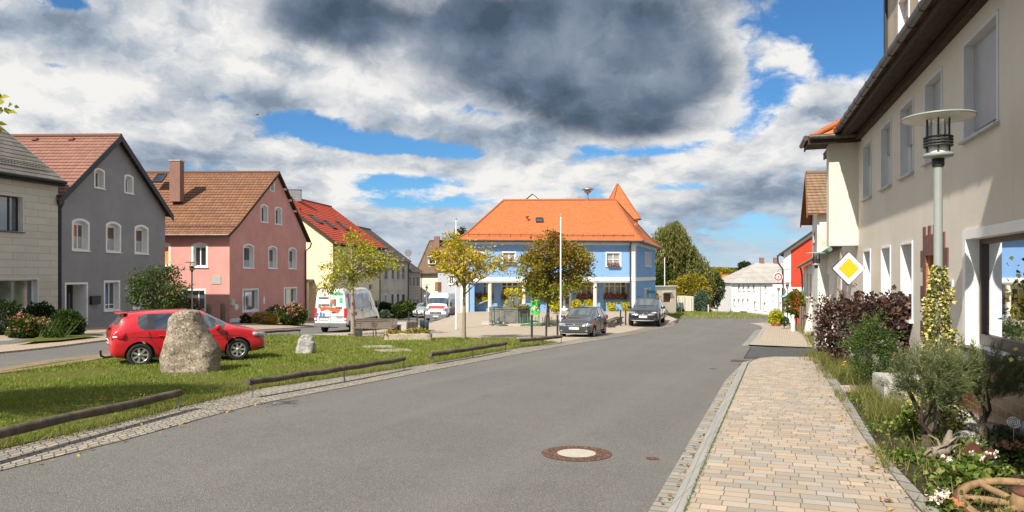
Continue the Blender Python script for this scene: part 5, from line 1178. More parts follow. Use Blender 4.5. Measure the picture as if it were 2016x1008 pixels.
def cottage():
 """crumbling white cottage: low wing along the pavement, tall part with tiled gable roof behind"""
 P0, P1 = (19.65, 46.0), (11.55, 24.0); fr = Frame(P0, P1); L = fr.L; base = -2.6
 h = thing('white_cottage', 'crumbling white plaster cottage with weathered tiles, between the red house and the rough cast house', 'house', (P1[0], P1[1], G(*P1)))
 e0v, e1v = fr.pz(1584, 525)[1], fr.pz(1649, 491)[1]; H = []
 for x0, x1 in ((1588, 1591), (1594, 1597.5), (1619.5, 1622.5), (1629, 1632.5)): H.append(winpx(fr, h, x0, 540, x1, 585, depth=0.18, border=0.0, gmat='pane_grey', rmat='plaster_ruin', smat='plaster_ruin', fmat='grey_frame'))
 wall('wall', fr, [(0, base), (L, base), (L, e1v), (0, e0v)], H, MATS['plaster_ruin'], h)
 fe = Frame(P1, (P1[0]+6, P1[1]-0.8)); wall('wall', fe, [(0, base), (6, base), (6, e1v+2.5), (0, e1v)], [], MATS['plaster_ruin'], h)
 ub = fr.px(1640); u2 = fr.px(1604)
 for u in (ub, u2):
  bt = MB(); bt.hexa([fr(u-0.4, base, 0), fr(u+0.4, base, 0), fr(u+0.4, base, 0.75), fr(u-0.4, base, 0.75)][::-1], [fr(u-0.35, 0.9, 0), fr(u+0.35, 0.9, 0), fr(u+0.35, 0.9, 0.08), fr(u-0.35, 0.9, 0.08)][::-1])
  bt.build('buttress', MATS['plaster_ruin'], h)
 mb = MB(); a0, a1 = fr(-0.2, e0v+0.02, 0.35), fr(L+0.1, e1v+0.02, 0.35); r0, r1 = fr(-0.2, e0v+1.5, -2.6), fr(L+0.1, e1v+1.35, -2.2); slope(mb, a0, a1, r1, r0, 0.28, 0.035); mb.build('roof', MATS['tiles_weathered'], h)
 g = MB(); g.tube([a0+Vector((0, 0, -0.05)), a1+Vector((0, 0, -0.05))], 0.085, 8); g.tube([a0+Vector((0.1, -0.2, -0.1)), fr(0.4, e0v-0.6, 0.12), fr(0.4, e0v-1.6, 0.1), fr(0.4, base, 0.1)], 0.06, 6); g.build('gutter', MATS['copper_green'], h)
 # tall part
 y = 29.0; f2 = Frame((at(1609, 500, y).x, y), (at(1609, 500, y).x+6.5, y-1.2)); L2 = f2.L; ev = f2.pz(1620, 417)[1]; rz = f2.pz(1600, 327)[1]
 wall('wall', f2, [(0, base), (L2, base), (L2, ev), (0, ev)], [], MATS['plaster_ruin'], h)
 f3 = Frame((f2.o.x+2.25, y+5.6), f2.o.xy); W = f3.L
 lw = [winpx(f3, h, 1601.5, 455, 1605, 480, depth=0.1, border=0.05, gmat='pane_grey', fmat='grey_frame', bmat='grey_frame')]
 wall('wall', f3, [(0, base), (W, base), (W, ev), (W/2, rz-0.15), (0, ev)], lw, MATS['plaster_ruin'], h)
 e0, e1 = f2(-0.45, ev-0.1, 0.3), f2(L2, ev-0.1, 0.3); up = Vector((1.12, 2.75, rz-ev+0.15)); r0, r1 = e0+up, e1+up; b0, b1 = e0+Vector((2.3, 6.1, 0)), e1+Vector((2.3, 6.1, 0))
 mb = MB(); slope(mb, e0, e1, r1, r0, 0.26, 0.035); slope(mb, b1, b0, r0, r1, 0.26, 0.035); ridge_tiles(mb, r0, r1, 0.12); mb.build('roof', MATS['tiles_weathered'], h)
 vb = MB(); n_ = f3.n; board(vb, [e0+Vector((0, 0, 0.04)), r0+Vector((0, 0, 0.05)), b0+Vector((0, 0, 0.04))], 0.2, 0.05, n_)
 for a, b in ((e0, r0), (r0, b0)): vb.quad(a+Vector((0, 0, -0.05)), b+Vector((0, 0, -0.05)), b-n_*0.4+Vector((0, 0, -0.05)), a-n_*0.4+Vector((0, 0, -0.05)))
 vb.build('verge_board', MATS['brown_timber'], h)
 # round iron ornament on the wall
 o = thing('wall_ornament', 'round rusty iron ornament hung on the crumbling cottage wall', 'ornament', fr(fr.px(1595.5), fr.pz(1595.5, 619)[1], 0.04)); m = MB(); c = fr(fr.px(1595.5), fr.pz(1595.5, 619)[1], 0.06)
 pts = [c+fr.d*0.30*math.cos(2*PI*k/20)+Vector((0, 0, 0.30*math.sin(2*PI*k/20))) for k in range(21)]; m.tube(pts, 0.045, 6); m2 = MB(); m2.lathe([(0.22, 0), (0.22, 0.03)], c, 16, axis=fr.n.to_track_quat('Z', 'Y').to_matrix()); m.tube([c+Vector((0, 0, -0.3)), c+Vector((0, 0, -0.75))], 0.03, 6)
 m.build('ring', MATS['rust'], o); m2.build('disc', MATS['cream_frame'], o)
m_plain('rust', (0.115, 0.042, 0.022), 0.85, amt=0.35, scale=12, bump=0.4)
BLUE = house_blue(); tower(); gable_behind(); cream_wall(); white_inn(); red_roof_house(); red_house(); cottage()
# ---------------------------------------------------------------- rough cast house on the right
def house_right():
 def fx(z): return 3.40+0.3289*z
 zf, zn = 22.0, 4.3
 fr = Frame((fx(zf), zf), (fx(zn), zn)); L = fr.L; base = -1.6; RM = MATS['plaster_rough']
 h = thing('rough_cast_house', 'beige rough cast house with roller shutters, tiled doorway and large shop window', 'house', (fx(12), 12, G(fx(12), 12)))
 ev = 5.62; H = []
 def uz(px): return fr.px(px)
 top, sill = 5.12, 3.66
 for x0, x1, s_ in ((1700, 1716.5, 0.35), (1735.3, 1755.5, 0.45), (1773, 1799.5, 0.55), (1822, 1856, 0.45), (1898, 1967, 0.92)):
  w = window(fr, h, uz(x0), uz(x1), sill, top, depth=0.17, border=0.045, fmat='white_frame', gmat='pane_grey', bmat='white_paint', rmat='reveal_grey', smat='grey_frame', shutter=s_); H.append(w)
 w = window(fr, h, uz(1967)+1.6, uz(1967)+2.9, sill, top, depth=0.3, border=0.045, rmat='reveal_grey', smat='grey_frame', shutter=0.6); H.append(w)
 for x0, x1 in ((1700.5, 1714.5), (1735.5, 1754), (1774, 1797.5)):
  w = window(fr, h, uz(x0), uz(x1), 0.78, 2.34, depth=0.26, border=0.05, fmat='white_frame', gmat='pane_grey', bmat='white_paint', smat='white_paint', shutter=0.25); H.append(w)
 # doorway lined with glazed tiles
 d0, d1 = uz(1824), uz(1856); dt = 2.02; dl = loop_rect(d0, d1, base+0.9, dt); H.append(dl)
 # shop window
 s0 = uz(1899); s1 = s0+4.4; sv0, sv1 = 0.66, 2.34; lp = loop_rect(s0+0.14, s1-0.14, sv0, sv1-0.14); H.append(lp)
 wall('wall', fr, [(0, base), (L, base), (L, ev), (0, ev)], H, RM, h)
 sm = MB(); ring(sm, fr, lp, loop_rect(s0, s1, sv0-0.005, sv1), 0, 0.03); revealf(sm, fr, lp, -0.24, 0.03)
 fm = MB(); i0, i1, j0, j1 = s0+0.14, s1-0.14, sv0, sv1-0.14; t_ = 0.075
 for q in ((i0, i0+t_, j0, j1), (i1-t_, i1, j0, j1), (i0+t_, i1-t_, j0, j0+0.16), (i0+t_, i1-t_, j1-t_, j1), ((i0+i1)/2-0.04, (i0+i1)/2+0.04, j0+0.16, j1-t_)): fm.fbox(fr, *q, -0.24, -0.15)
 f_ = fm.build('shop_window', MATS['brown_frame'], h); sm.build('surround', MATS['white_paint'], f_)
 pn = MB(); pn.quad(fr(i0, j0, -0.20), fr(i1, j0, -0.20), fr(i1, j1, -0.20), fr(i0, j1, -0.20)); pn.build('pane', MATS['pane_shop'], f_)
 sb = MB(); sb.fbox(fr, s0-0.12, s1+0.1, sv0-0.06, sv0-0.003, -0.15, 0.16); sb.build('sill', MATS['dark_frame'], f_)
 # doorway: jagged clinker surround, tiled reveal, dark door
 cl = MB(); bh = 0.16; n = int((dt+0.75)/bh)
 for k in range(n):
  v = -0.75+k*bh; ww = 0.17 if (k//2) % 2 else 0.34
  if k % 2 == 0: cl.fbox(fr, d0-ww, d0-0.004, v+0.004, v+2*bh-0.012, -0.02, 0.022); cl.fbox(fr, d1+0.004, d1+ww, v+0.004, v+2*bh-0.012, -0.02, 0.022)
 nb = 8
 for k in range(nb):
  u = d0-0.17+(d1-d0+0.34)*k/nb; hh = 0.52 if k % 2 == 0 else 0.36; cl.fbox(fr, u, u+(d1-d0+0.34)/nb-0.012, dt+0.004, dt+hh, -0.02, 0.022)
 do = MB(); do.fbox(fr, d0, d1, base+0.9, dt, -0.66, -0.60); d_ = do.build('door', MATS['brown_frame'], h); cl.build('brick_surround', MATS['clinker'], d_)
 tl = MB(); revealf(tl, fr, dl, -0.62, 0.0); tl.build('tiled_reveal', MATS['glazed_tile'], d_)
 nu = MB(); un = uz(1847.5); vn = fr.pz(1847, 546)[1]; nu.fbox(fr, d1+0.36, d1+0.60, 1.42, 1.60, 0.003, 0.02); p_ = nu.build('house_number', MATS['white_paint'], h)
 tx = MB(); fm2 = Frame(fr(L, 0).xy, fr(0, 0).xy)
 tx.text('21', fr, d1+0.48, 1.51, 0.022, 0.17, 0.003); tx.build('digits', MATS['black_metal'], p_)
 # plinth of brown glazed tiles by the garden
 pl = MB(); ua = uz(1890); pl.quad(fr(ua, base, 0.03), fr(L, base, 0.03), fr(L, 0.42, 0.03), fr(ua, 0.42, 0.03)); pl.quad(fr(ua, 0.42, 0.03), fr(L, 0.42, 0.03), fr(L, 0.42, 0), fr(ua, 0.42, 0)); pl.build('tile_plinth', MATS['brown_tile'], h)
 # eaves
 oh = 0.52; r_ = MB(); slope_in = 0.95
 so = MB(); so.quad(fr(-0.3, ev-0.16, oh), fr(L+0.3, ev-0.16, oh), fr(L+0.3, ev-0.02, 0), fr(-0.3, ev-0.02, 0)); so.fbox(fr, -0.3, L+0.3, ev-0.17, ev-0.02, oh-0.035, oh); so.fbox(fr, -0.3, L+0.3, ev-0.24, ev-0.10, 0.001, 0.13); so.build('eaves_boarding', MATS['dark_timber'], h)
 g = MB(); gl = fr(3.0, ev+0.02, oh+0.09); gn = fr(L+0.3, ev+0.02, oh+0.09); g.tube([gl, gn], 0.085, 10)
 k = int((gn-gl).length/0.72)
 for i in range(k): p = gl.lerp(gn, (i+0.5)/k); g.tube([p-fr.d*0.018, p+fr.d*0.018], 0.096, 10)
 g.build('gutter', MATS['gutter_metal'], h)
 rb0, rb1 = fr(-0.3, ev+0.0, oh), fr(L+0.3, ev, oh); ru0, ru1 = fr(-0.3, ev+4.4, -4.4), fr(L+0.3, ev+4.4, -4.4); slope(r_, rb0, rb1, ru1, ru0, 0.28, 0.03); slope(r_, fr(L+0.3, ev, -9.3), fr(-0.3, ev, -9.3), ru0, ru1, 0.28, 0.03); r_.build('roof', MATS['tiles_orange'], h)
 # bay at the far end, corbelled out above the ground floor
 p = 0.75; b1 = fr.px(1690); b0 = b1-0.55; zb = 2.50; db = 0.30
 fb1 = Frame(fr(b0, 0, p).xy, fr(b1, 0, p).xy); fb2 = Frame(fr(b1, 0, p).xy, fr(b1, 0, 0).xy); fb0 = Frame(fr(b0, 0, 0).xy, fr(b0, 0, p).xy); bv = 5.46
 by = MB()
 for f in (fb1, fb2, fb0): wall_mesh(by, f, [(0, zb), (f.L, zb), (f.L, bv), (0, bv)], [])
 by.face([fr(b0, zb, 0), fr(b1, zb, 0), fr(b1, zb, p), fr(b0, zb, p)]); by.build('bay', RM, h)
 e = [fr(b0-0.3, bv+0.02, 0), fr(b0-0.3, bv+0.02, p+0.55), fr(b1+0.42, bv+0.02, p+0.55), fr(b1+0.42, bv+0.02, -0.2)]; T0, T1 = fr(b0+0.1, bv+1.25, -0.9), fr(b1-0.1, bv+1.25, -0.9)
 br = MB(); slope(br, e[1], e[2], T1, T0, 0.26, 0.035); slope(br, e[2], e[3], T1, T1, 0.26, 0.035); ridge_tiles(br, e[2], T1, 0.09); br.build('bay_roof', MATS['tiles_orange'], h)
 bs = MB(); bs.face([q+Vector((0, 0, -0.10)) for q in (e[0], e[3], e[2], e[1])])
 for a, b in ((e[1], e[2]), (e[2], e[3])):
  o_ = (b-a).normalized().cross(Vector((0, 0, 1))); board(bs, [a+Vector((0, 0, 0.0)), b+Vector((0, 0, 0.0))], 0.16, 0.03, o_)
 bs.build('bay_eaves', MATS['dark_timber'], h)
 bg = MB();
 for a, b in ((e[1], e[2]), (e[2], e[3])):
  o_ = (b-a).normalized().cross(Vector((0, 0, 1)))*0.09; bg.tube([a+o_+Vector((0, 0, 0.02)), b+o_+Vector((0, 0, 0.02))], 0.075, 8)
 bg.build('bay_gutter', MATS['gutter_metal'], h)
 # tall dormer storey above the eaves
 w_ = -0.25; du = fr.px(1722)+0.15; dm = fr(du, 0, w_); fd = Frame(fr(du, 0, w_).xy, fr(L-2.5, 0, w_).xy); dv0, dv1 = ev-0.05, ev+3.4; HH = []
 for x0, x1 in ((1769, 1791), (1809, 1826)):
  HH.append(window(fd, h, fd.px(x0), fd.px(x1), dv0+0.92, dv0+2.3, depth=0.16, border=0.07, gmat='pane_grey', shutter=0.3))
 wall('dormer_wall', fd, [(0, dv0), (fd.L, dv0), (fd.L, dv1), (0, dv1)], HH, MATS['plaster_dormer'], h)
 fe = Frame(fr(du, 0, -5).xy, fr(du, 0, w_).xy); wall('dormer_wall', fe, [(0, dv0), (fe.L, dv0), (fe.L, dv1), (0, dv1)], [], MATS['slates'], h)
 tr = MB(); tr.fbox(fd, -0.12, 0.05, dv0, dv1+0.5, -0.1, 0.06); tr.build('dormer_trim', MATS['dark_frame'], h); rr = MB(); slope(rr, fd(-0.3, dv1, 0.3), fd(fd.L+0.3, dv1, 0.3), fd(fd.L+0.3, dv1+2, -4), fd(-0.3, dv1+2, -4), 0.28, 0.03); rr.build('dormer_roof', MATS['tiles_dark'], h)
 ff_ = Frame((fx(zf)+8, zf+2.6), (fx(zf), zf)); wall('wall', ff_, [(0, base), (ff_.L, base), (ff_.L, ev), (ff_.L/2, ev+4.2), (0, ev)], [], RM, h)
 fn_ = Frame((fx(zn), zn), (fx(zn)+8, zn-2.6)); wall('wall', fn_, [(0, base), (fn_.L, base), (fn_.L, ev), (fn_.L/2, ev+4.2), (0, ev)], [], RM, h)
 return fr, h
def shade_house():
 """unseen house added beyond the right picture edge to cast the shadow on the rough cast wall"""
 z = 2.06; d = Vector((0.3125, 0.95, 0)); n = Vector((-0.95, 0.3125, 0)); c = Vector((3.40+0.3289*z, z, 0))+n*2.1; base, ev = -0.8, 10.4
 h = thing('unseen_shade_house', 'tall unseen house, added to shade the near end of the rough cast wall', 'house', (c.x+2, c.y-2, G(c.x+2, c.y-2)))
 a = c; b = c-d*8; p, q = c-n*8, b-n*8; jet = 5.3; a2, b2 = a-n*2.1, b-n*2.1  # overhang added out of view: shades the wall, leaves the bed sunlit
 for f in (Frame(a2.xy, b2.xy), Frame(b2.xy, q.xy), Frame(q.xy, p.xy), Frame(p.xy, a2.xy)): wall('wall', f, [(0, base), (f.L, base), (f.L, jet), (0, jet)], [], MATS['plaster_rough'], h)
 jf = MB(); jf.face([Vector((v.x, v.y, jet)) for v in (a, p, q, b)]); jf.build('overhang_soffit', MATS['dark_timber'], h)
 for f in (Frame(a.xy, b.xy), Frame(b.xy, q.xy), Frame(q.xy, p.xy), Frame(p.xy, a.xy)): wall('upper_wall', f, [(0, jet), (f.L, jet), (f.L, ev), (0, ev)], [], MATS['plaster_rough'], h)
 mb = MB(); u = Vector((0, 0, 1)); e = [x+u*ev for x in (a+d*0.05, b-d*0.3, q-d*0.3, p+d*0.05)]; T0, T1 = e[0]-n*3.5+u*3, e[1]-n*3.5+u*3; slope(mb, e[0], e[1], T1, T0, 0.3, 0.03); slope(mb, e[2], e[3], T0, T1, 0.3, 0.03); mb.build('roof', MATS['tiles_rose'], h)
RIGHT = house_right(); shade_house()
# ---------------------------------------------------------------- vegetation
def leaf_mesh(name, mat, ctr, size, parent=None, out=None, droop=0.2, aspect=0.55, upbias=0.4, seed=0, tone=None, fold=0.18, loc=None):
 """many single leaves as one mesh: ctr (n,3) points, size (n,) lengths, out (n,3) directions they lean to"""
 rs = np.random.RandomState(seed); n = len(ctr); ctr = np.asarray(ctr, float); size = np.broadcast_to(np.asarray(size, float), (n,))
 d = rs.normal(size=(n, 3))
 if out is not None: d = d*0.8+np.asarray(out)*1.1
 d[:, 2] -= droop; d /= np.linalg.norm(d, axis=1)[:, None]+1e-9
 nr = rs.normal(size=(n, 3)); nr[:, 2] += upbias*2
 sd = np.cross(d, nr); sd /= np.linalg.norm(sd, axis=1)[:, None]+1e-9; nn = np.cross(sd, d)
 L = size[:, None]; off = np.array(loc if loc is not None else (0, 0, 0), float)
 V = np.empty((n, 4, 3)); mid = ctr+d*L*0.45
 V[:, 0] = ctr; V[:, 1] = mid+sd*L*aspect*0.5+nn*L*fold; V[:, 2] = ctr+d*L; V[:, 3] = mid-sd*L*aspect*0.5+nn*L*fold
 V -= off
 me = D.meshes.new(name); me.vertices.add(4*n); me.vertices.foreach_set('co', V.reshape(-1).astype(np.float32))
 me.loops.add(4*n); me.loops.foreach_set('vertex_index', np.arange(4*n, dtype=np.int32))
 me.polygons.add(n); me.polygons.foreach_set('loop_start', np.arange(0, 4*n, 4, dtype=np.int32))
 me.update(calc_edges=True)
 a = me.attributes.new('tone', 'FLOAT', 'FACE'); t = rs.rand(n) if tone is None else np.clip(tone, 0, 1); a.data.foreach_set('value', t.astype(np.float32))
 me.materials.append(mat); o = D.objects.new(name, me); C.objects.link(o); o.location = off
 if parent is not None: attach(o, parent)
 return o
def blades(name, mat, pts, h, w, seed=0, lean=0.35, tone=None, parent=None, bend=0.3):
 """thin upright grass blades (two-segment strips) rooted at pts"""
 rs = np.random.RandomState(seed); n = len(pts); pts = np.asarray(pts, float); h = np.broadcast_to(h, (n,)); a = rs.rand(n)*2*PI
 side = np.stack([np.cos(a), np.sin(a), 0*a], 1); ln = rs.normal(size=(n, 3))*lean; ln[:, 2] = 1; b = a+PI/2; bd = np.stack([np.cos(b), np.sin(b), 0*b], 1)*bend*rs.rand(n)[:, None]
 H = h[:, None]; wv = side*np.broadcast_to(w, (n,))[:, None]/2
 V = np.empty((n, 3, 3)); V[:, 0] = pts-wv; V[:, 1] = pts+wv; V[:, 2] = pts+(ln+bd)*H
 me = D.meshes.new(name); me.vertices.add(3*n); me.vertices.foreach_set('co', V.reshape(-1).astype(np.float32)); me.loops.add(3*n); me.loops.foreach_set('vertex_index', np.arange(3*n, dtype=np.int32))
 me.polygons.add(n); me.polygons.foreach_set('loop_start', np.arange(0, 3*n, 3, dtype=np.int32)); me.update(calc_edges=True)
 at_ = me.attributes.new('tone', 'FLOAT', 'FACE'); t = rs.rand(n) if tone is None else np.clip(tone, 0, 1); at_.data.foreach_set('value', t.astype(np.float32))
 me.materials.append(mat); o = D.objects.new(name, me); C.objects.link(o)
 if parent: attach(o, parent)
 return o
def inpoly(P, poly):
 x, y = P[:, 0], P[:, 1]; c = np.zeros(len(P), bool); n = len(poly); j = n-1
 for i in range(n):
  xi, yi = poly[i][0], poly[i][1]; xj, yj = poly[j][0], poly[j][1]
  m = ((yi > y) != (yj > y)) & (x < (xj-xi)*(y-yi)/((yj-yi) or 1e-12)+xi); c ^= m; j = i
 return c
def vnoise(P, sc, seed=0.0): return np.array([mnoise.noise(Vector((p[0]*sc+seed, p[1]*sc-seed, (p[2]*sc if len(p) > 2 else 0)))) for p in P])

def build_leaf_mats():
 m_leaf('leaf_chestnut', [(0.0, (0.14, 0.19, 0.014)), (0.35, (0.27, 0.30, 0.022)), (0.75, (0.42, 0.39, 0.032)), (0.95, (0.50, 0.33, 0.03)), (1.0, (0.36, 0.12, 0.02))])
 m_leaf('leaf_chestnut_gold', [(0.0, (0.18, 0.19, 0.012)), (0.30, (0.36, 0.32, 0.018)), (0.7, (0.58, 0.45, 0.022)), (0.92, (0.60, 0.30, 0.025)), (1.0, (0.40, 0.12, 0.02))])
 m_leaf('leaf_maple', [(0.0, (0.11, 0.15, 0.016)), (0.4, (0.25, 0.26, 0.026)), (0.68, (0.33, 0.25, 0.035)), (0.87, (0.28, 0.13, 0.04)), (1.0, (0.20, 0.07, 0.035))], trans=0.42)
 m_leaf('leaf_green', [(0.0, (0.020, 0.045, 0.010)), (0.5, (0.045, 0.085, 0.015)), (0.85, (0.10, 0.13, 0.022)), (1.0, (0.17, 0.16, 0.03))])
 m_leaf('leaf_dark', [(0.0, (0.012, 0.026, 0.008)), (0.6, (0.028, 0.050, 0.012)), (1.0, (0.06, 0.085, 0.02))])
 m_leaf('leaf_beech', [(0.0, (0.085, 0.098, 0.024)), (0.5, (0.185, 0.190, 0.048)), (0.85, (0.29, 0.26, 0.075)), (1.0, (0.32, 0.23, 0.08))], trans=0.45)
 m_leaf('leaf_yellow', [(0.0, (0.10, 0.115, 0.012)), (0.5, (0.28, 0.25, 0.022)), (0.85, (0.44, 0.34, 0.03)), (1.0, (0.40, 0.24, 0.03))])
 m_leaf('leaf_conifer', [(0.0, (0.045, 0.085, 0.055)), (0.6, (0.095, 0.150, 0.095)), (1.0, (0.17, 0.22, 0.13))], trans=0.1)
 m_leaf('leaf_lime', [(0.0, (0.30, 0.32, 0.015)), (0.5, (0.58, 0.52, 0.02)), (1.0, (0.78, 0.66, 0.04))])
 m_leaf('leaf_purple', [(0.0, (0.030, 0.017, 0.016)), (0.5, (0.075, 0.038, 0.034)), (0.82, (0.14, 0.075, 0.060)), (0.95, (0.25, 0.13, 0.075)), (1.0, (0.15, 0.14, 0.04))], trans=0.1, rough=0.42, spec=0.6)
 m_leaf('leaf_yew', [(0.0, (0.022, 0.050, 0.010)), (0.6, (0.055, 0.105, 0.018)), (1.0, (0.13, 0.18, 0.035))], trans=0.15)
 m_leaf('leaf_ivy', [(0.0, (0.040, 0.070, 0.016)), (0.32, (0.15, 0.18, 0.04)), (0.62, (0.52, 0.47, 0.14)), (1.0, (0.74, 0.66, 0.28))], trans=0.2)
 m_leaf('leaf_broom', [(0.0, (0.060, 0.085, 0.030)), (0.55, (0.130, 0.160, 0.058)), (0.85, (0.19, 0.175, 0.085)), (1.0, (0.24, 0.17, 0.10))], trans=0.1)
 m_leaf('grass_blade', [(0.0, (0.095, 0.150, 0.015)), (0.45, (0.185, 0.240, 0.028)), (0.78, (0.28, 0.295, 0.058)), (1.0, (0.38, 0.30, 0.14))], trans=0.3)
 m_leaf('weed_blade', [(0.0, (0.055, 0.085, 0.014)), (0.4, (0.13, 0.15, 0.03)), (0.72, (0.26, 0.23, 0.07)), (1.0, (0.42, 0.32, 0.15))], trans=0.3)
 m_leaf('leaf_cover', [(0.0, (0.045, 0.085, 0.015)), (0.5, (0.10, 0.16, 0.025)), (0.85, (0.20, 0.24, 0.045)), (1.0, (0.30, 0.28, 0.09))], trans=0.3)
 m_leaf('leaf_fallen', [(0.0, (0.16, 0.085, 0.03)), (0.5, (0.30, 0.18, 0.05)), (1.0, (0.42, 0.32, 0.08))], trans=0.1); m_leaf('petal_mix', [(0.0, (0.42, 0.05, 0.09)), (0.4, (0.55, 0.10, 0.16)), (0.7, (0.40, 0.13, 0.10)), (1.0, (0.62, 0.30, 0.32))], trans=0.2)
 m_leaf('petal_dusty', [(0.0, (0.30, 0.085, 0.070)), (0.5, (0.44, 0.19, 0.155)), (1.0, (0.55, 0.33, 0.24))], trans=0.2)
 m_leaf('petal_white', [(0.0, (0.75, 0.72, 0.66)), (1.0, (0.85, 0.66, 0.64))], trans=0.2); m_leaf('petal_yellow', [(0.0, (0.75, 0.50, 0.02)), (1.0, (0.85, 0.62, 0.05))], trans=0.2)
 m_wood('bark_pale', (0.23, 0.19, 0.14), (0.36, 0.30, 0.22), 5, (1, 1, 4)); m_wood('bark_dark', (0.05, 0.040, 0.030), (0.12, 0.095, 0.07), 5, (1, 1, 5)); m_wood('twig', (0.11, 0.075, 0.045), (0.20, 0.14, 0.085), 8)
build_leaf_mats()

def crown_tips(poly, y, depth, k, seed, spread=0.85, minsep=0.0):
 """points spread through the volume whose outline is the pixel polygon at distance y"""
 rs = np.random.RandomState(seed); xs = [p[0] for p in poly]; ys = [p[1] for p in poly]; cx, cy = sum(xs)/len(xs), sum(ys)/len(ys); hw, hh = (max(xs)-min(xs))/2, (max(ys)-min(ys))/2
 out = []
 while len(out) < k:
  q = np.array([[rs.uniform(min(xs), max(xs)), rs.uniform(min(ys), max(ys))]])
  if not inpoly(q, poly)[0]: continue
  r2 = min(1.0, ((q[0, 0]-cx)/hw)**2*0.8+((q[0, 1]-cy)/hh)**2*0.8); dy = depth*math.sqrt(1-r2)*rs.uniform(-1, 1)
  p = at(q[0, 0], q[0, 1], y+dy*spread); p.x = (q[0, 0]-CX)/F*y; p.z = EYE+(HY-q[0, 1])/F*y
  if minsep and any((p-o).length < minsep for o in out):
   if rs.rand() < 0.97: continue
  out.append(p)
 return out
def tree(name, label, base, top, poly, y, depth, leafmat, bark, tips=60, per=45, cl=0.34, size=0.17, r0=0.09, seed=1, group=None, hub=None, droop=0.35, tonef=None, aspect=0.5, hubs=3, trunk_bend=0.0, minsep=0.0, extra=()):
 base = Vector(base); t = thing(name, label, 'tree', base, group); rs = np.random.RandomState(seed); rnd = random.Random(seed)
 top = Vector(top); n = 9; path = []
 for i in range(n+1):
  q = i/n; p = base.lerp(top, q)+Vector((math.sin(q*4+seed)*trunk_bend, math.cos(q*3+seed)*trunk_bend, 0)); path.append(p)
 path[0] += Vector((0, 0, -0.15))
 mb = MB(); rad = [r0*(1.25 if i == 0 else 1)*(1-0.78*(i/n)**1.3) for i in range(n+1)]; mb.tube(path, rad, 9)
 T = crown_tips(poly, y, depth, tips, seed, minsep=minsep); nx = len(T); T = T+list(extra); ctr, out, tone, sz = [], [], [], []
 cc = sum((Vector(q) for q in T), Vector())/len(T)
 for i, tip in enumerate(T):
  q0 = 0.50+0.5*max(0, min(1, (tip.z-cc.z)/max(0.5, (top.z-cc.z))*0.5+0.35)); q0 = min(0.98, q0*rnd.uniform(0.85, 1.05)); k = q0*n; a = path[int(k)].lerp(path[min(n, int(k)+1)], k-int(k))
  m1 = a.lerp(tip, 0.35)+Vector((rnd.uniform(-.1, .1), rnd.uniform(-.1, .1), 0.12*(tip-a).length)); m2 = a.lerp(tip, 0.72)+Vector((rnd.uniform(-.1, .1), rnd.uniform(-.1, .1), 0.10*(tip-a).length))
  rb = max(0.008, r0*0.34*(tip-a).length/max(1.0, depth*1.4)) if i < nx else 0.022; mb.tube([a, m1, m2, tip], [rb, rb*0.7, rb*0.45, rb*0.2], 5, caps=False)
  m = int(per*rnd.uniform(0.6, 1.35)*(1 if i < nx else 0.9)); g = rs.normal(size=(m, 3))*cl*(1 if i < nx else 0.22)*np.array([1, 1, 0.72]); P_ = np.array(tip)+g
  s_ = rs.rand(m) < (0.28 if i < nx else 0.68); back = np.array(m2 if i < nx else m1); P_[s_] = back+rs.rand(s_.sum(), 1)*(np.array(tip)-back)+rs.normal(size=(s_.sum(), 3))*cl*0.45
  ctr.append(P_); o = P_-np.array(cc); out.append(o/(np.linalg.norm(o, axis=1)[:, None]+1e-6)); bt = rnd.uniform(-0.16, 0.16)
  tn = rs.rand(m)*0.75+0.1+bt
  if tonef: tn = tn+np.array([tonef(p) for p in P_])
  tone.append(tn); sz.append(size*(0.65+0.7*rs.rand(m)))
 mb.build('trunk', MATS[bark], t)
 leaf_mesh('crown', MATS[leafmat], np.concatenate(ctr), np.concatenate(sz), t, np.concatenate(out), droop, aspect, 0.4, seed+5, np.concatenate(tone), loc=None)
 return t
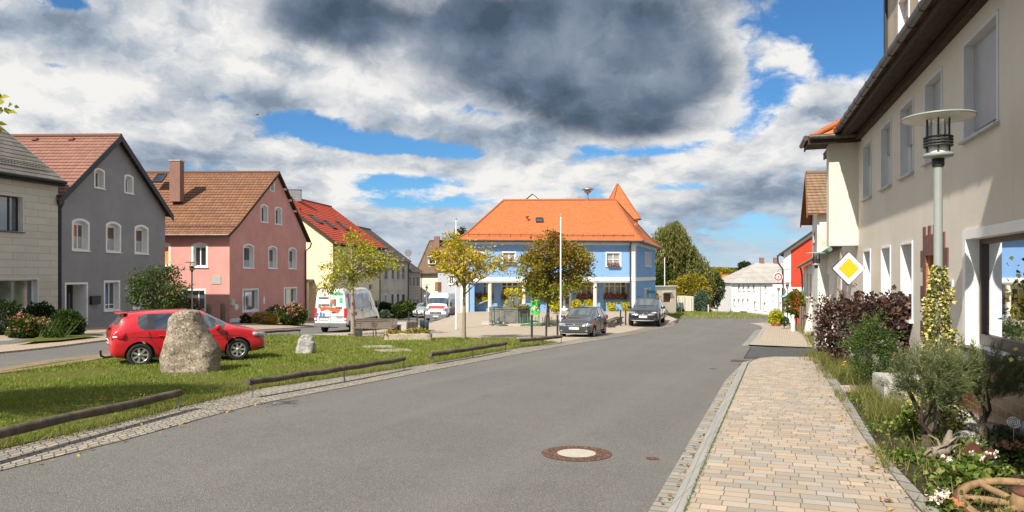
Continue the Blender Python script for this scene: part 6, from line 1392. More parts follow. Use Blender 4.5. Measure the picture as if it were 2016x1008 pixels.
def shrub(name, label, c, r, leafmat, n, size, seed=1, group=None, stems=8, base=None, cat='shrub', lump=0.35, droop=0.1, aspect=0.6, shell=0.55, bark='bark_dark', flowers=None, squash=1.0, tonef=None, cones=None, tonerange=(0.05, 0.95), freq=1.6, shoots=0):
 """leafy bush: c centre, r = (rx, ry, rz); leaves thick in a lumpy shell, a few inside, stems down to the soil"""
 c = Vector(c); b = Vector(base) if base is not None else Vector((c.x, c.y, G(c.x, c.y)+0.05)); t = thing(name, label, cat, b, group); rs = np.random.RandomState(seed)
 mb = MB(); rnd = random.Random(seed)
 for k in range(stems):
  a = rnd.uniform(0, 2*PI); e = c+Vector((math.cos(a)*r[0]*0.6*rnd.random(), math.sin(a)*r[1]*0.6*rnd.random(), r[2]*rnd.uniform(-0.2, 0.6))); s_ = b+Vector((math.cos(a)*r[0]*0.18, math.sin(a)*r[1]*0.18, -0.08))
  m = s_.lerp(e, 0.5)+Vector((rnd.uniform(-.06, .06), rnd.uniform(-.06, .06), 0)); rr = 0.012+0.012*max(r); mb.tube([s_, m, e], [rr, rr*0.7, rr*0.25], 5, caps=False)
 mb.build('stems', MATS[bark], t)
 u = rs.normal(size=(n, 3)); u /= np.linalg.norm(u, axis=1)[:, None]
 lum = 1+lump*vnoise(u, freq, seed*3.1)+lump*0.5*vnoise(u, freq*2.6, seed*1.7)
 rad = (shell+(1-shell)*rs.rand(n)**0.6)*lum
 P_ = u*rad[:, None]*np.array(r)+np.array(c); P_[:, 2] = np.maximum(P_[:, 2], b.z+0.02)
 for k in range(shoots):
  v = rs.normal(size=3); v[2] = abs(v[2])*0.9+0.1; v /= np.linalg.norm(v); m = n//(shoots*6); i0 = k*m; s_ = np.linspace(0.75, 1.30+0.25*rs.rand(), m); P_[i0:i0+m] = np.array(c)+v*np.array(r)*s_[:, None]+rs.normal(size=(m, 3))*size*0.55; u[i0:i0+m] = v
 tn = tonerange[0]+(tonerange[1]-tonerange[0])*rs.rand(n)+0.22*vnoise(u, 3.0, seed+9.0)
 if tonef: tn = tn+np.array([tonef(p) for p in P_])
 leaf_mesh('foliage', MATS[leafmat], P_, size*(0.6+0.8*rs.rand(n)), t, u, droop, aspect, 0.3, seed+3, tn)
 if flowers:
  mat, fn, fs, zmin = flowers; k = 0; ct, sz = [], []
  while k < fn:
   v = rs.normal(size=3); v /= np.linalg.norm(v)
   if v[2] < zmin: continue
   p = np.array(c)+v*np.array(r)*1.02*(1+lump*mnoise.noise(Vector(v)*freq+Vector((seed*3.1, -seed*3.1, 0)))); m = 14
   ct.append(p+rs.normal(size=(m, 3))*fs*0.6); sz.append(np.full(m, fs)); k += 1
  leaf_mesh('blossom', MATS[mat], np.concatenate(ct), np.concatenate(sz), t, None, 0, 0.9, 0.6, seed+8)
 return t

def veg_square():
 # two young chestnuts and a maple on the square
 b = gp(695, 662); pl = [(690, 460), (712, 478), (735, 492), (752, 505), (785, 512), (778, 528), (748, 522), (738, 540), (712, 545), (722, 560), (690, 560), (655, 572), (636, 580), (620, 562), (634, 545), (648, 530), (640, 512), (668, 515), (664, 488), (676, 480)]
 tree('chestnut_tree', 'young chestnut with thin olive yellow crown beside the white picture van', b, at(692, 470, b.y), pl, b.y, 1.5, 'leaf_chestnut', 'bark_pale', 70, 50, 0.20, 0.15, 0.115, 3, 'young trees on the green', droop=0.55, minsep=0.28)
 b = gp(913, 670); pl = [(888, 462), (905, 470), (930, 478), (958, 490), (985, 500), (1004, 515), (1000, 535), (975, 528), (955, 545), (925, 548), (905, 556), (885, 545), (872, 552), (862, 530), (846, 520), (852, 500), (868, 478)]
 tree('chestnut_tree', 'young chestnut with golden yellow crown before the left flagpole and blue building', b, at(915, 475, b.y), pl, b.y, 1.5, 'leaf_chestnut_gold', 'bark_pale', 66, 48, 0.19, 0.145, 0.10, 8, 'young trees on the green', droop=0.5, minsep=0.26)
 b = gp(1078, 645); pl = [(1082, 462), (1102, 470), (1120, 476), (1138, 486), (1152, 500), (1162, 520), (1156, 545), (1158, 562), (1135, 580), (1110, 578), (1085, 594), (1060, 582), (1035, 574), (1024, 552), (1015, 528), (1028, 508), (1042, 494), (1055, 478), (1068, 476)]
 zt = at(0, 462, b.y).z; zb = at(0, 590, b.y).z
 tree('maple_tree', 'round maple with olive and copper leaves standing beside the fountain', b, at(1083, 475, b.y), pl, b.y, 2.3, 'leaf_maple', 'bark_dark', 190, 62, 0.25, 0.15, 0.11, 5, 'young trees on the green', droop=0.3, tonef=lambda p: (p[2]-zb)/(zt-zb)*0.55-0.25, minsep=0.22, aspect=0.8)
 w = MB(); p = b+Vector((0, 0, 0.95)); w.lathe([(0.13, -0.25), (0.135, 0.25)], p, 12); w.build('trunk_wrap', MATS['white_paint'], None) if False else None
 # small leafy tree before the grey house
 y = 29.5; b = Vector((at(313, 600, y).x, y, G(at(313, 600, y).x, y))); pl = [(262, 552), (275, 538), (300, 530), (318, 524), (335, 530), (348, 545), (362, 562), (366, 578), (355, 592), (345, 604), (318, 608), (285, 604), (264, 592), (256, 570)]
 tree('standard_tree', 'small bushy round tree with drooping green leaves before the grey house', b, at(313, 545, y), pl, y, 1.15, 'leaf_green', 'bark_dark', 110, 46, 0.17, 0.15, 0.06, 7, droop=0.7, minsep=0.16, aspect=0.32)
 # branch ends of a tree just left of the picture
 b = Vector((-11.2, 7.6, G(-11.2, 7.6))); y = 8.0
 pl = [(-1050, -80), (-800, -200), (-520, -120), (-360, 60), (-280, 160), (-240, 215), (-260, 300), (-300, 360), (-360, 380), (-450, 380), (-800, 380), (-1100, 200)]
 tree('lime_tree', 'large lime tree whose yellow green leaf tips hang in at the left picture edge', b, at(-870, 0, y+0.2), pl, y, 1.5, 'leaf_chestnut', 'bark_dark', 190, 62, 0.24, 0.085, 0.16, 11, droop=0.3, aspect=0.8, extra=[at(4, 212, 8.0), at(-12, 195, 8.1), at(-16, 240, 8.0), at(-22, 378, 8.0)])
def veg_far():
 rs = np.random.RandomState(2)
 # weeping beech: curtains of twigs from a dome
 y = 96; c = at(1338, 500, y); b = Vector((c.x, y, G(c.x, y))); t = thing('weeping_beech', 'tall weeping beech with hanging dark green branches right of the blue building', 'tree', b)
 dome = [(1284, 470), (1288, 445), (1305, 434), (1330, 430), (1342, 440), (1350, 456), (1362, 470), (1380, 488), (1392, 505), (1402, 520)]
 mb = MB(); mb.tube([b, b+Vector((0.2, 0, 4)), Vector((c.x, y, at(0, 450, y).z))], [0.45, 0.35, 0.1], 8); ctr = []; tn = []
 for k in range(1150):
  q = rs.rand()*(len(dome)-1); i = int(q); f = q-i; px = dome[i][0]*(1-f)+dome[i+1][0]*f; py = dome[i][1]*(1-f)+dome[i+1][1]*f
  e = rs.rand()**0.6; sh = rs.uniform(-1, 1); X = c.x+((px-CX)/F*y-c.x)*e; dy = sh*math.sqrt(max(0, 1-(e*0.9)**2))*3.6; zt = EYE+(HY-(py*0.3+0.7*py))/F*y; zt = zt-(1-e)*0.0-abs(dy)**1.5*0.22-rs.rand()*1.2
  if rs.rand() < 0.45: zt -= rs.rand()*3.5
  ln = rs.uniform(1.4, 3.6); m = int(ln*15); s_ = np.linspace(0, 1, m); sway = rs.normal()*0.25
  P_ = np.stack([X+sway*s_**2+rs.normal(size=m)*0.10, y+dy+rs.normal(size=m)*0.10, zt-ln*s_+rs.normal(size=m)*0.05], 1); P_ = P_[P_[:, 2] > b.z+2.3]; ctr.append(P_); tn.append(np.full(len(P_), rs.uniform(-0.2, 0.25))+rs.rand(len(P_))*0.7+0.05)
 mb.build('trunk', MATS['bark_dark'], t); P_ = np.concatenate(ctr); leaf_mesh('crown', MATS['leaf_beech'], P_, 0.46*(0.6+0.7*rs.rand(len(P_))), t, np.tile([0, -0.2, -1.6], (len(P_), 1)), 0.9, 0.30, 0.2, 4, np.concatenate(tn))
 # trees and bushes of the green behind the junction
 def bush(name, label, x0, x1, y0, y1, y, mat, n, size, seed, lump=0.3, grp=None, cat='tree', lo=0.0):
  c = at((x0+x1)/2, (y0+y1)/2, y); rx = (x1-x0)/2/F*y; rz = (y1-y0)/2/F*y; g = G(c.x, y); return shrub(name, label, c, (rx, rx*0.9, rz), mat, n, size, seed, grp, 6, (c.x, y, g), cat, lump)
 bush('garden_tree', 'yellow green spreading tree before the weeping beech, above the white trailer', 1322, 1394, 540, 604, 90, 'leaf_yellow', 5200, 0.26, 21, 0.42)
 bush('garden_tree', 'olive tree with yellowing leaves between the yellow green tree and the red roofs', 1372, 1425, 530, 606, 101, 'leaf_green', 4200, 0.30, 22, 0.4)
 bush('garden_tree', 'light green tree standing behind the red roofed house', 1396, 1450, 524, 575, 135, 'leaf_yellow', 3600, 0.42, 23, 0.4)
 bush('garden_tree', 'dark green tree at the left foot of the weeping beech', 1288, 1325, 525, 590, 92, 'leaf_green', 2600, 0.28, 24, 0.4)
 bush('garden_tree', 'dark tree peeping over the red roof beside the white inn', 1452, 1482, 517, 550, 150, 'leaf_dark', 2200, 0.40, 25, 0.4)
 bush('garden_tree', 'dark tree top showing left of the orange roof, behind the golden chestnut', 898, 922, 450, 520, 90, 'leaf_dark', 1500, 0.30, 26, 0.4)
 bush('round_conifer', 'blue green egg shaped conifer on the green beside the white trailer', 1366, 1396, 572, 615, 84, 'leaf_conifer', 5200, 0.16, 27, 0.10, cat='conifer')
 for k, (x0, x1, y0, y1, lab, m_) in enumerate(((1316, 1330, 601, 618, 'low yellow green bush with flowers before the cream wall', 'leaf_yellow'), (1330, 1346, 606, 620, 'low green bush next to the solar panels', 'leaf_green'), (1382, 1402, 609, 620, 'low grey green cushion bush at the edge of the green', 'leaf_conifer'))):
  bush('garden_bush', lab, x0, x1, y0, y1, 80, m_, 900, 0.16, 30+k, 0.3, cat='bush')
 # far wood on the valley floor and slopes
 P_ = [];
 for k in range(1500):
  yy = rs.uniform(170, 900); a = rs.uniform(-0.62, 0.52); x = a*yy
  if yy < 240 and 0.26 < a < 0.40 and rs.rand() < 0.5: continue
  g = G(x, min(yy, 400)) if yy < 430 else -26; r = rs.uniform(2.5, 5.0); m = 26; u = rs.normal(size=(m, 3)); u /= np.linalg.norm(u, axis=1)[:, None]; u[:, 2] = abs(u[:, 2])*1.4; P_.append(np.array([x, yy, g+1.5])+u*r)
 P_ = np.concatenate(P_); o = leaf_mesh('wood', MATS['leaf_green'], P_, 2.2*(0.6+0.8*rs.rand(len(P_))), None, None, 0, 0.8, 0.6, 9); o['kind'] = 'stuff'; o['label'] = 'distant trees of the valley'
def veg_left():
 def bush(name, label, x0, x1, y0, y1, y, mat, n, size, seed, **kw):
  c = at((x0+x1)/2, (y0+y1)/2, y); rx = (x1-x0)/2/F*y; rz = (y1-y0)/2/F*y; return shrub(name, label, c, (rx, rx*0.85, rz), mat, n, size, seed, None, 6, (c.x, y, G(c.x, y)+0.04), 'shrub', **kw)
 bush('clipped_bush', 'dark clipped round bush at the left edge below the beige house', -40, 48, 592, 668, 27.5, 'leaf_dark', 4200, 0.10, 41, lump=0.12)
 bush('hydrangea', 'hydrangea with faded red flower heads before the beige house window', 22, 86, 622, 672, 26.5, 'leaf_green', 2600, 0.11, 42, flowers=('petal_dusty', 34, 0.07, 0.0))
 bush('laurel_bush', 'dark green laurel bush below the beige house window beside the rain pipe', 44, 112, 600, 662, 30.0, 'leaf_dark', 2600, 0.14, 43)
 bush('viburnum_bush', 'rounded green bush beside the grey house doorway', 100, 166, 613, 668, 28.0, 'leaf_green', 3200, 0.12, 44, tonerange=(0.0, 0.7))
 rs = np.random.RandomState(3); c = gp(106, 668); o = blades('leaf_tuft', MATS['leaf_green'], np.array([c[0], c[1], c[2]+0.06])+rs.normal(size=(70, 3))*[0.22, 0.2, 0], 0.75, 0.05, 3, 0.55); tag(o, 'tuft of long sword shaped leaves before the green bush by the doorway', 'plant')
 bush('flower_bush', 'hydrangea with pink flower heads at the pink house corner beside the rain pipe', 545, 602, 600, 641, 47, 'leaf_green', 3600, 0.15, 45, flowers=('petal_dusty', 46, 0.10, 0.0))
 bush('dark_bush', 'dark leafed low bush under the far ground floor window of the pink house', 524, 562, 603, 634, 48.5, 'leaf_dark', 1500, 0.15, 46)
 bush('heather_bush', 'low orange tinted flower bed bush before the pink house gable', 496, 548, 616, 643, 45.5, 'leaf_yellow', 1900, 0.13, 47, flowers=('petal_dusty', 40, 0.08, 0.0))
 bush('window_bush', 'flowering bush under the sunny pink facade window, behind the red car', 338, 392, 588, 640, 44, 'leaf_green', 2200, 0.14, 48, flowers=('petal_mix', 26, 0.10, 0.0))
 k = bush('pot_plant', 'dark pot plant with drooping leaves at the peeling corner of the pink house', 474, 494, 620, 643, 44.2, 'leaf_dark', 700, 0.13, 49)
 for i, (x0, x1, y0, y1, y, m_) in enumerate(((744, 772, 596, 626, 66, 'leaf_dark'), (768, 800, 600, 626, 66, 'leaf_green'), (778, 815, 595, 622, 70, 'leaf_green'), (800, 830, 600, 622, 74, 'leaf_dark'), (748, 768, 614, 628, 63, 'leaf_conifer'))):
  bush('roadside_bush', ('dark rounded bush before the old plaster house, nearest the van', 'mid green bush before the old plaster house doors', 'broad green bush before the far end of the plaster house', 'dark bush before the low clad house', 'low grey green bush at the foot of the dark rounded bush')[i], x0, x1, y0, y1, y, m_, 1900, 0.22, 50+i, lump=0.3)

def flower_box(fr, parent_label, px, py, y, n, seed): pass
def veg_blue():
 ff, f2, h, groups = BLUE; rs = np.random.RandomState(6)
 # boxes of red flowers along the sills, and hanging yellow plants
 for k, (x0, x1) in enumerate(groups):
  u0, u1 = f2.px(x0)+0.05, f2.px(x1)-0.05; v = f2.pz(x0, 586)[1]
  t = thing('flower_box', 'sill box of red and pink flowers, number %d of the glazed bays counted from the left' % (k+1), 'flower box', f2((u0+u1)/2, v, 0.2), 'flower boxes of the blue building')
  t['label'] = ('red flower box on the leftmost glazed bay, behind the golden chestnut trunk', 'red flower box on the glazed bay behind the fountain', 'red flower box left of the white entrance door', 'red flower box on the bay behind the dark grey hatchback', 'red flower box on the rightmost glazed bay beside the corner')[k]
  b = MB(); b.fbox(f2, u0, u1, v-0.16, v+0.02, 0.03, 0.26); b.build('box', MATS['brown_frame'], t)
  n = int((u1-u0)*420); uu = u0+(u1-u0)*rs.rand(n); P_ = np.array([f2(a, v+0.12+abs(rs.normal())*0.15-0.10, 0.18+rs.normal()*0.10) for a in uu]); isf = rs.rand(n) < 0.5
  leaf_mesh('foliage', MATS['leaf_green'], P_[~isf], 0.13, t, None, 0.1, 0.6, 0.3, k); leaf_mesh('blossom', MATS['petal_mix'], P_[isf]+[0, -0.05, 0.03], 0.11, t, None, 0, 0.9, 0.5, k+20)
 hang = [((929, 591), 'left of the golden chestnut trunk'), ((953, 590), 'small, at the top of the ramp rail'), ((1003, 596), 'on the bay behind the fountain'), ((1133, 599), 'behind the roof of the grey hatchback, left of two'), ((1157, 598), 'behind the roof of the grey hatchback, right of two'), ((1202, 605), 'long, on the rightmost bay, left of two'), ((1230, 604), 'long, on the rightmost bay, beside the corner')]
 for k, ((px, py), wh) in enumerate(hang):
  p = f2.pz(px, py); c = f2(p[0], p[1], 0.34); L_ = 0.62 if k in (5, 6) else 0.36; n = 620; z = rs.rand(n); w_ = 0.40*(1-z*0.75) if k in (5, 6) else 0.38*np.sqrt(np.maximum(0.05, 1-(2*z-1)**2)); s = 0.6 if k == 1 else 1.0
  a = rs.rand(n)*2*PI; P_ = np.stack([c.x+np.cos(a)*w_*s, c.y+np.sin(a)*w_*0.55*s, c.z+0.40-z*(0.55+L_)*s], 1)
  t = tag(leaf_mesh('hanging_plant', MATS['leaf_lime'], P_, 0.13, None, None, 0.5, 0.8, 0.2, k), 'bright yellow hanging plant '+wh, 'plant', 'yellow hanging plants')
 for (px, py, u_) in ((1002, 517, ff), (1207, 524, ff), (1105, 521, ff), (939, 516, ff)):
  p = ff.pz(px, py); n = 150; P_ = np.array([ff(p[0]+rs.uniform(-0.5, 0.5), p[1]+0.05+rs.rand()*0.20, 0.14+rs.normal()*0.05) for _ in range(n)]); k = n//2
  lb = {1002: 'window box of pink flowers on the blue upper floor above the fountain', 1207: 'window box of pink flowers on the upper right window', 1105: 'window box of pink flowers behind the maple crown', 939: 'window box of pink flowers at the upper left window'}[px]
  t = thing('window_box', lb, 'flower box', ff(p[0], p[1], 0.14), 'upper window boxes'); b = MB(); b.fbox(ff, p[0]-0.5, p[0]+0.5, p[1]-0.04, p[1]+0.06, 0.08, 0.24); b.build('box', MATS['brown_frame'], t)
  leaf_mesh('foliage', MATS['leaf_green'], P_[:k], 0.11, t, None, 0, 0.7, 0.3, int(px)); leaf_mesh('blossom', MATS['petal_mix'], P_[k:]+[0, -0.03, 0.04], 0.10, t, None, 0, 0.9, 0.4, int(px)+1)
 # big yellow pots on the ground
 for px, py, y, lab in ((1094, 602, 52.5, 'bright yellow pot plant right of the white entrance door'),):
  c = at(px, py, y); shrub('pot_plant', lab, c, (0.36, 0.34, 0.46), 'leaf_lime', 520, 0.17, 61, None, 4, (c.x, y, G(c.x, y)+0.05), 'plant', lump=0.2)

def lawn_grass():
 rs = np.random.RandomState(12); ge = [(p.x, p.y) for p in GRASS_EDGE]
 tr = [(p.x, p.y) for p in [Vector((-12.6, 12.0)), *[p.xy for p in gpl((0, 741), (110, 726), (225, 705), (420, 673), (522, 662))]]]
 top = [(p.x, p.y) for p in gpl((1060, 671.5), (1000, 668), (840, 667), (700, 664.5), (560, 661))]
 poly = ge[1:]+top+tr[::-1]
 pts = []
 for n, ya, yb in ((170000, 5.5, 15), (90000, 15, 24), (50000, 24, 38)):
  q = np.stack([rs.uniform(-15, 4, n), rs.uniform(ya, yb, n)], 1); q = q[inpoly(q, poly)]; q = q[(q[:, 0] > -0.80*q[:, 1]) & (q[:, 0] < 0.3*q[:, 1]+1)]; pts.append(q)
 q = np.concatenate(pts); nz = vnoise(q, 0.55, 3.0)*0.6+vnoise(q, 1.7, 7.0)*0.4; keep = rs.rand(len(q)) < np.clip(0.50+1.5*nz, 0.05, 1.0); q = q[keep]; nz = nz[keep]
 z = np.array([G(a, b)+0.055 for a, b in q]); P_ = np.column_stack([q, z]); h = (0.022+0.032*rs.rand(len(q)))*(1+0.9*np.clip(nz, -0.5, 0.8))
 tall = rs.rand(len(q)) < 0.02; h[tall] *= 2.0; dist = q[:, 1]; wd = 0.008+0.0009*np.maximum(0, dist-8)
 o = blades('lawn_grass', MATS['grass_blade'], P_, h*(1+0.02*dist), wd, 5, 0.5, rs.rand(len(q))*0.7+0.1-0.5*nz); o['kind'] = 'stuff'
 # ragged edge over the setts and round the rails, stones and trunks
 e = []
 for a, b in zip(GRASS_EDGE[1:-1], GRASS_EDGE[2:]):
  L_ = (b-a).length; n = int(L_*420/(1+0.05*a.y)); s = rs.rand(n); t = (b-a).normalized(); nn = Vector((t.y, -t.x))
  for k in range(n):
   d = rs.normal()*0.07+0.10*mnoise.noise(Vector((a.x+s[k]*L_, a.y, s[k]*L_*1.3))); p = a.lerp(b, s[k])+nn*d; e.append((p.x, p.y, G(p.x, p.y)+0.05))
 for cx, cy, r in ((gp(365, 733).x, gp(365, 733).y+0.3, 0.75), (gp(597, 695).x, gp(597, 695).y+0.1, 0.36), (gp(695, 662).x, gp(695, 662).y, 0.2), (gp(913, 670).x, gp(913, 670).y, 0.2)):
  for k in range(700): a = rs.rand()*2*PI; rr = r*(0.85+abs(rs.normal())*0.22); x, y = cx+math.cos(a)*rr, cy+math.sin(a)*rr; e.append((x, y, G(x, y)+0.05))
 e = np.array(e); o = blades('edge_grass', MATS['weed_blade'], e, 0.05+0.08*rs.rand(len(e)), 0.009, 6, 0.5, rs.rand(len(e))*0.8); o['kind'] = 'stuff'
 # small yellow flowers in the shade of the tree
 f = np.array([gp(x+rs.normal()*12, y+rs.normal()*5, 0.13) for x, y in ((225, 762), (190, 790), (265, 775), (205, 780), (280, 772)) for _ in range(4)]); o = leaf_mesh('lawn_flowers', MATS['petal_yellow'], np.repeat(f, 4, 0)+rs.normal(size=(len(f)*4, 3))*0.006, 0.018, None, None, 0, 1, 0.8, 2); o['kind'] = 'stuff'
 # fallen leaves under the trees, along the bed and in the gutter
 f = []
 for cx, cy, r, n in ((*gp(695, 662).xy, 2.6, 150), (*gp(913, 670).xy, 2.6, 150), (*gp(1078, 645).xy, 3.0, 120), (*gp(250, 820).xy, 2.5, 90)):
  for k in range(n): a = rs.rand()*2*PI; q = r*math.sqrt(rs.rand()); f.append((cx+math.cos(a)*q, cy+math.sin(a)*q, 0.07))
 for line, n, sp in ((WALK_R, 170, 0.22), (SETT_R, 110, 0.06), (ROAD_EDGE, 60, 0.10)):
  for k in range(n): i = rs.randint(1, len(line)); p = line[i-1].lerp(line[i], rs.rand()); f.append((p.x-abs(rs.normal())*sp*(-1 if line is ROAD_EDGE else 1), p.y, 0.075 if line is WALK_R else 0.024))
 f = np.array([(a, b, G(a, b)+z) for a, b, z in f]); o = leaf_mesh('fallen_leaves', MATS['leaf_fallen'], f, 0.055*(0.6+0.8*rs.rand(len(f))), None, np.stack([rs.normal(size=len(f)), rs.normal(size=len(f)), 0*f[:, 0]], 1), 0, 0.6, 3.0, 15, fold=0.12); o['kind'] = 'stuff'
 # the second green beyond the junction
 q = np.stack([rs.uniform(13, 28, 9000), rs.uniform(68, 92, 9000)], 1); P_ = np.column_stack([q, [G(a, b)+0.05 for a, b in q]]); o = blades('lawn_grass', MATS['grass_blade'], P_, 0.22, 0.05, 7, 0.4); o['kind'] = 'stuff'

def garden():
 rs = np.random.RandomState(20)
 # purple smoke bushes, yew, ivy on the lamp post, two brooms
 z = 17.0; c = at(1655, 645, z); shrub('smoke_bush', 'smaller purple leaved bush beside the priority sign, farthest from the viewer', c, (0.60, 0.52, 0.66), 'leaf_purple', 4200, 0.075, 71, 'purple smoke bushes', 9, (c.x-0.05, z, G(c.x, z)+0.05), lump=0.45, aspect=0.75, freq=2.3, shoots=16)
 z = 13.8; c = at(1757, 642, z); c.x -= 0.10; shrub('smoke_bush', 'larger purple leaved bush with big round leaves, between the yew and the ivy covered post', c, (0.66, 0.50, 0.60), 'leaf_purple', 3600, 0.095, 72, 'purple smoke bushes', 9, (c.x, z, G(c.x, z)+0.05), lump=0.42, aspect=0.8, freq=2.3, shoots=14)
 z = 12.7; c = at(1716, 690, z); shrub('yew_bush', 'small dense dark green yew between the two purple bushes', c, (0.40, 0.38, 0.58), 'leaf_yew', 9000, 0.045, 73, None, 6, (c.x, z, G(c.x, z)+0.05), lump=0.40, aspect=0.3, freq=2.4, shoots=18, squash=1)
 # ivy cone
 lp = LAMP; n = 4600; hgt = rs.rand(n)**1.15; zz = G(lp.x, lp.y)+0.1+hgt*2.05; r = (0.24*(1-hgt)**0.85+0.045)*(0.55+0.6*rs.rand(n)); a = rs.rand(n)*2*PI; lumps = 1+0.95*vnoise(np.stack([np.cos(a)*1.0, np.sin(a)*1.0, zz*2.3], 1), 1.25, 4.0); r = r*np.clip(lumps, 0.35, 1.9); dx = 0.05*np.sin(zz*4)
 P_ = np.stack([lp.x+np.cos(a)*r+dx*(1-hgt), lp.y+np.sin(a)*r, zz], 1); t = thing('ivy_column', 'cone of cream variegated ivy climbing the big street lamp post', 'climbing plant', (lp.x, lp.y, G(lp.x, lp.y)))
 leaf_mesh('foliage', MATS['leaf_ivy'], P_, 0.040*(0.5+0.9*rs.rand(n)), t, np.stack([np.cos(a), np.sin(a), 0*a], 1), 0.5, 0.85, 0.1, 74); mb = MB();
 for k in range(5): an = k*1.3; mb.tube([(lp.x+math.cos(an+q*2)*0.09, lp.y+math.sin(an+q*2)*0.09, G(lp.x, lp.y)+q*0.95) for q in (0, 0.5, 1, 1.5, 2)], 0.012, 5)
 mb.build('stems', MATS['twig'], t)
 n = 260; P_ = np.array(at(2012, 600, 6.2))+rs.normal(size=(n, 3))*[0.05, 0.05, 0.16]; P_[:, 0] += 0.03; tag(leaf_mesh('ivy', MATS['leaf_ivy'], P_, 0.05, None, None, 0.5, 0.85, 0.1, 75), 'yellow green climbing leaves before the shop window at the right picture edge', 'climbing plant')
 # brooms: fine needles on crooked stems
 for k, (px, py, z, rx, rz, n, lab) in enumerate(((1826, 752, 7.7, 0.40, 0.34, 15000, 'grey green broom bush with fine twigs, left of two, before the ivy covered post'), (1938, 745, 8.0, 0.47, 0.33, 17000, 'grey green broom bush on a crooked bare stem, right of two, before the shop window'))):
  c = at(px, py, z); b = Vector((at(1826 if k == 0 else 1937, 880, z).x, z, G(c.x, z)+0.05)); t = thing('broom_bush', lab, 'shrub', b, 'broom bushes'); mb = MB(); rnd = random.Random(k+4)
  for q in range(7 if k == 0 else 4):
   e = c+Vector((rnd.uniform(-.8, .8)*rx, rnd.uniform(-.6, .6)*rx, rnd.uniform(-0.6, 0.2)*rz)); m1 = b.lerp(e, 0.45)+Vector((rnd.uniform(-.10, .10), rnd.uniform(-.05, .05), 0.02)); mb.tube([b+Vector((rnd.uniform(-.05, .05), 0, -0.08)), b+Vector((rnd.uniform(-.05, .05), 0, 0.15)), m1, e], [0.028, 0.024, 0.018, 0.008], 6)
  mb.build('stems', MATS['bark_dark'], t)
  ns = 230; q = rs.normal(size=(ns, 3)); q /= np.linalg.norm(q, axis=1)[:, None]; rad = (0.30+0.62*rs.rand(ns)**0.7)*(1+0.45*vnoise(q, 1.9, k+2.0)); B_ = np.array(c)+q*rad[:, None]*[rx, rx*0.8, rz]; dv = q*[0.9, 0.9, 0.5]+[0, 0, 0.75]+rs.normal(size=(ns, 3))*0.25; dv /= np.linalg.norm(dv, axis=1)[:, None]
  ix = rs.randint(0, ns, n); s_ = rs.rand(n)*(0.10+0.13*rs.rand(ns)[ix]); u = dv[ix]; P_ = B_[ix]+u*s_[:, None]+rs.normal(size=(n, 3))*0.014
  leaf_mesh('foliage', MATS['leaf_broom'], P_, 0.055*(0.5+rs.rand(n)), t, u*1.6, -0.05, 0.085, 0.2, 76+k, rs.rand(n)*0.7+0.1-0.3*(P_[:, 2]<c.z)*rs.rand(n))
 # wild growth of the beds
 bed = [(p.x, p.y) for p in BED_L[1:]]+[(p.x, p.y) for p in gpl((1612, 700))]+[(10.3, 20.6), (9.3, 17.6), (6.0, 8.4), (5.0, 5.0), (3.4, 2.4)]
 def scatter(n, y0, y1, dens=None):
  q = np.stack([rs.uniform(1.5, 11, n), rs.uniform(y0, y1, n)], 1); q = q[inpoly(q, bed)]
  if dens is not None: q = q[rs.rand(len(q)) < np.clip(dens(q), 0, 1)]
  return q
 path = [(p.x, p.y) for p in gpl((1645, 768), (1735, 763), (1775, 780), (1664, 783))]
 def up(q, dz=0.055): return np.column_stack([q, [G(a, b)+dz for a, b in q]])
 q = scatter(60000, 4.2, 20.5, lambda q: 0.20+0.9*(vnoise(q, 0.9, 5.0)+0.15)); q = q[~inpoly(q, path)]; o = blades('weeds', MATS['weed_blade'], up(q), (0.06+0.14*rs.rand(len(q)))*(1+0.02*q[:, 1]), 0.009, 31, 0.45, rs.rand(len(q))*0.8); o['kind'] = 'stuff'
 q = scatter(60000, 4.2, 13, lambda q: 0.30+1.0*vnoise(q, 1.1, 9.0)); q = q[~inpoly(q, path)]; P_ = up(q, 0.06); P_[:, 2] += rs.rand(len(q))*0.09*(1+vnoise(q, 2.0, 1.0)); o = leaf_mesh('ground_cover', MATS['leaf_cover'], P_, 0.045*(0.5+rs.rand(len(q))), None, None, -0.2, 0.7, 0.8, 32); o['kind'] = 'stuff'
 # taller tufts: dry grass by the second lamp, green herbs before the brooms
 tuft = []
 for px, py, n, s in ((1615, 705, 500, 0.22), (1630, 715, 500, 0.25), (1650, 735, 500, 0.22), (1672, 752, 450, 0.20), (1700, 758, 450, 0.2), (1655, 742, 300, 0.2), (1730, 758, 300, 0.15), (1720, 800, 450, 0.14), (1745, 815, 500, 0.15), (1770, 830, 500, 0.16), (1790, 845, 450, 0.15), (1755, 840, 350, 0.15), (1700, 790, 250, 0.12)):
  c = gp(px, py); q = rs.normal(size=(n, 2))*s+[c.x, c.y]; tuft.append(q)
 q = np.concatenate(tuft); o = blades('tall_grass', MATS['weed_blade'], up(q, 0.04), 0.16+0.28*rs.rand(len(q))**1.5, 0.011, 33, 0.38, rs.rand(len(q))*0.85); o['kind'] = 'stuff'
 # weeds in the joint between pavement and edging
 e = []
 for a, b in zip(WALK_R[:-1], WALK_R[1:]):
  L_ = (b-a).length
  for k in range(int(L_*260)):
   s = rs.rand(); p = a.lerp(b, s); cl = mnoise.noise(Vector((p.x*1.1, p.y*1.1, 0)))+0.1
   if rs.rand() > max(0.03, cl*1.6): continue
   e.append((p.x+rs.normal()*0.03+0.02, p.y+rs.normal()*0.02, G(p.x, p.y)+0.06))
 e = np.array(e); o = blades('joint_weeds', MATS['weed_blade'], e, 0.03+0.08*rs.rand(len(e)), 0.008, 34, 0.6, rs.rand(len(e))); o['kind'] = 'stuff'
 e = []
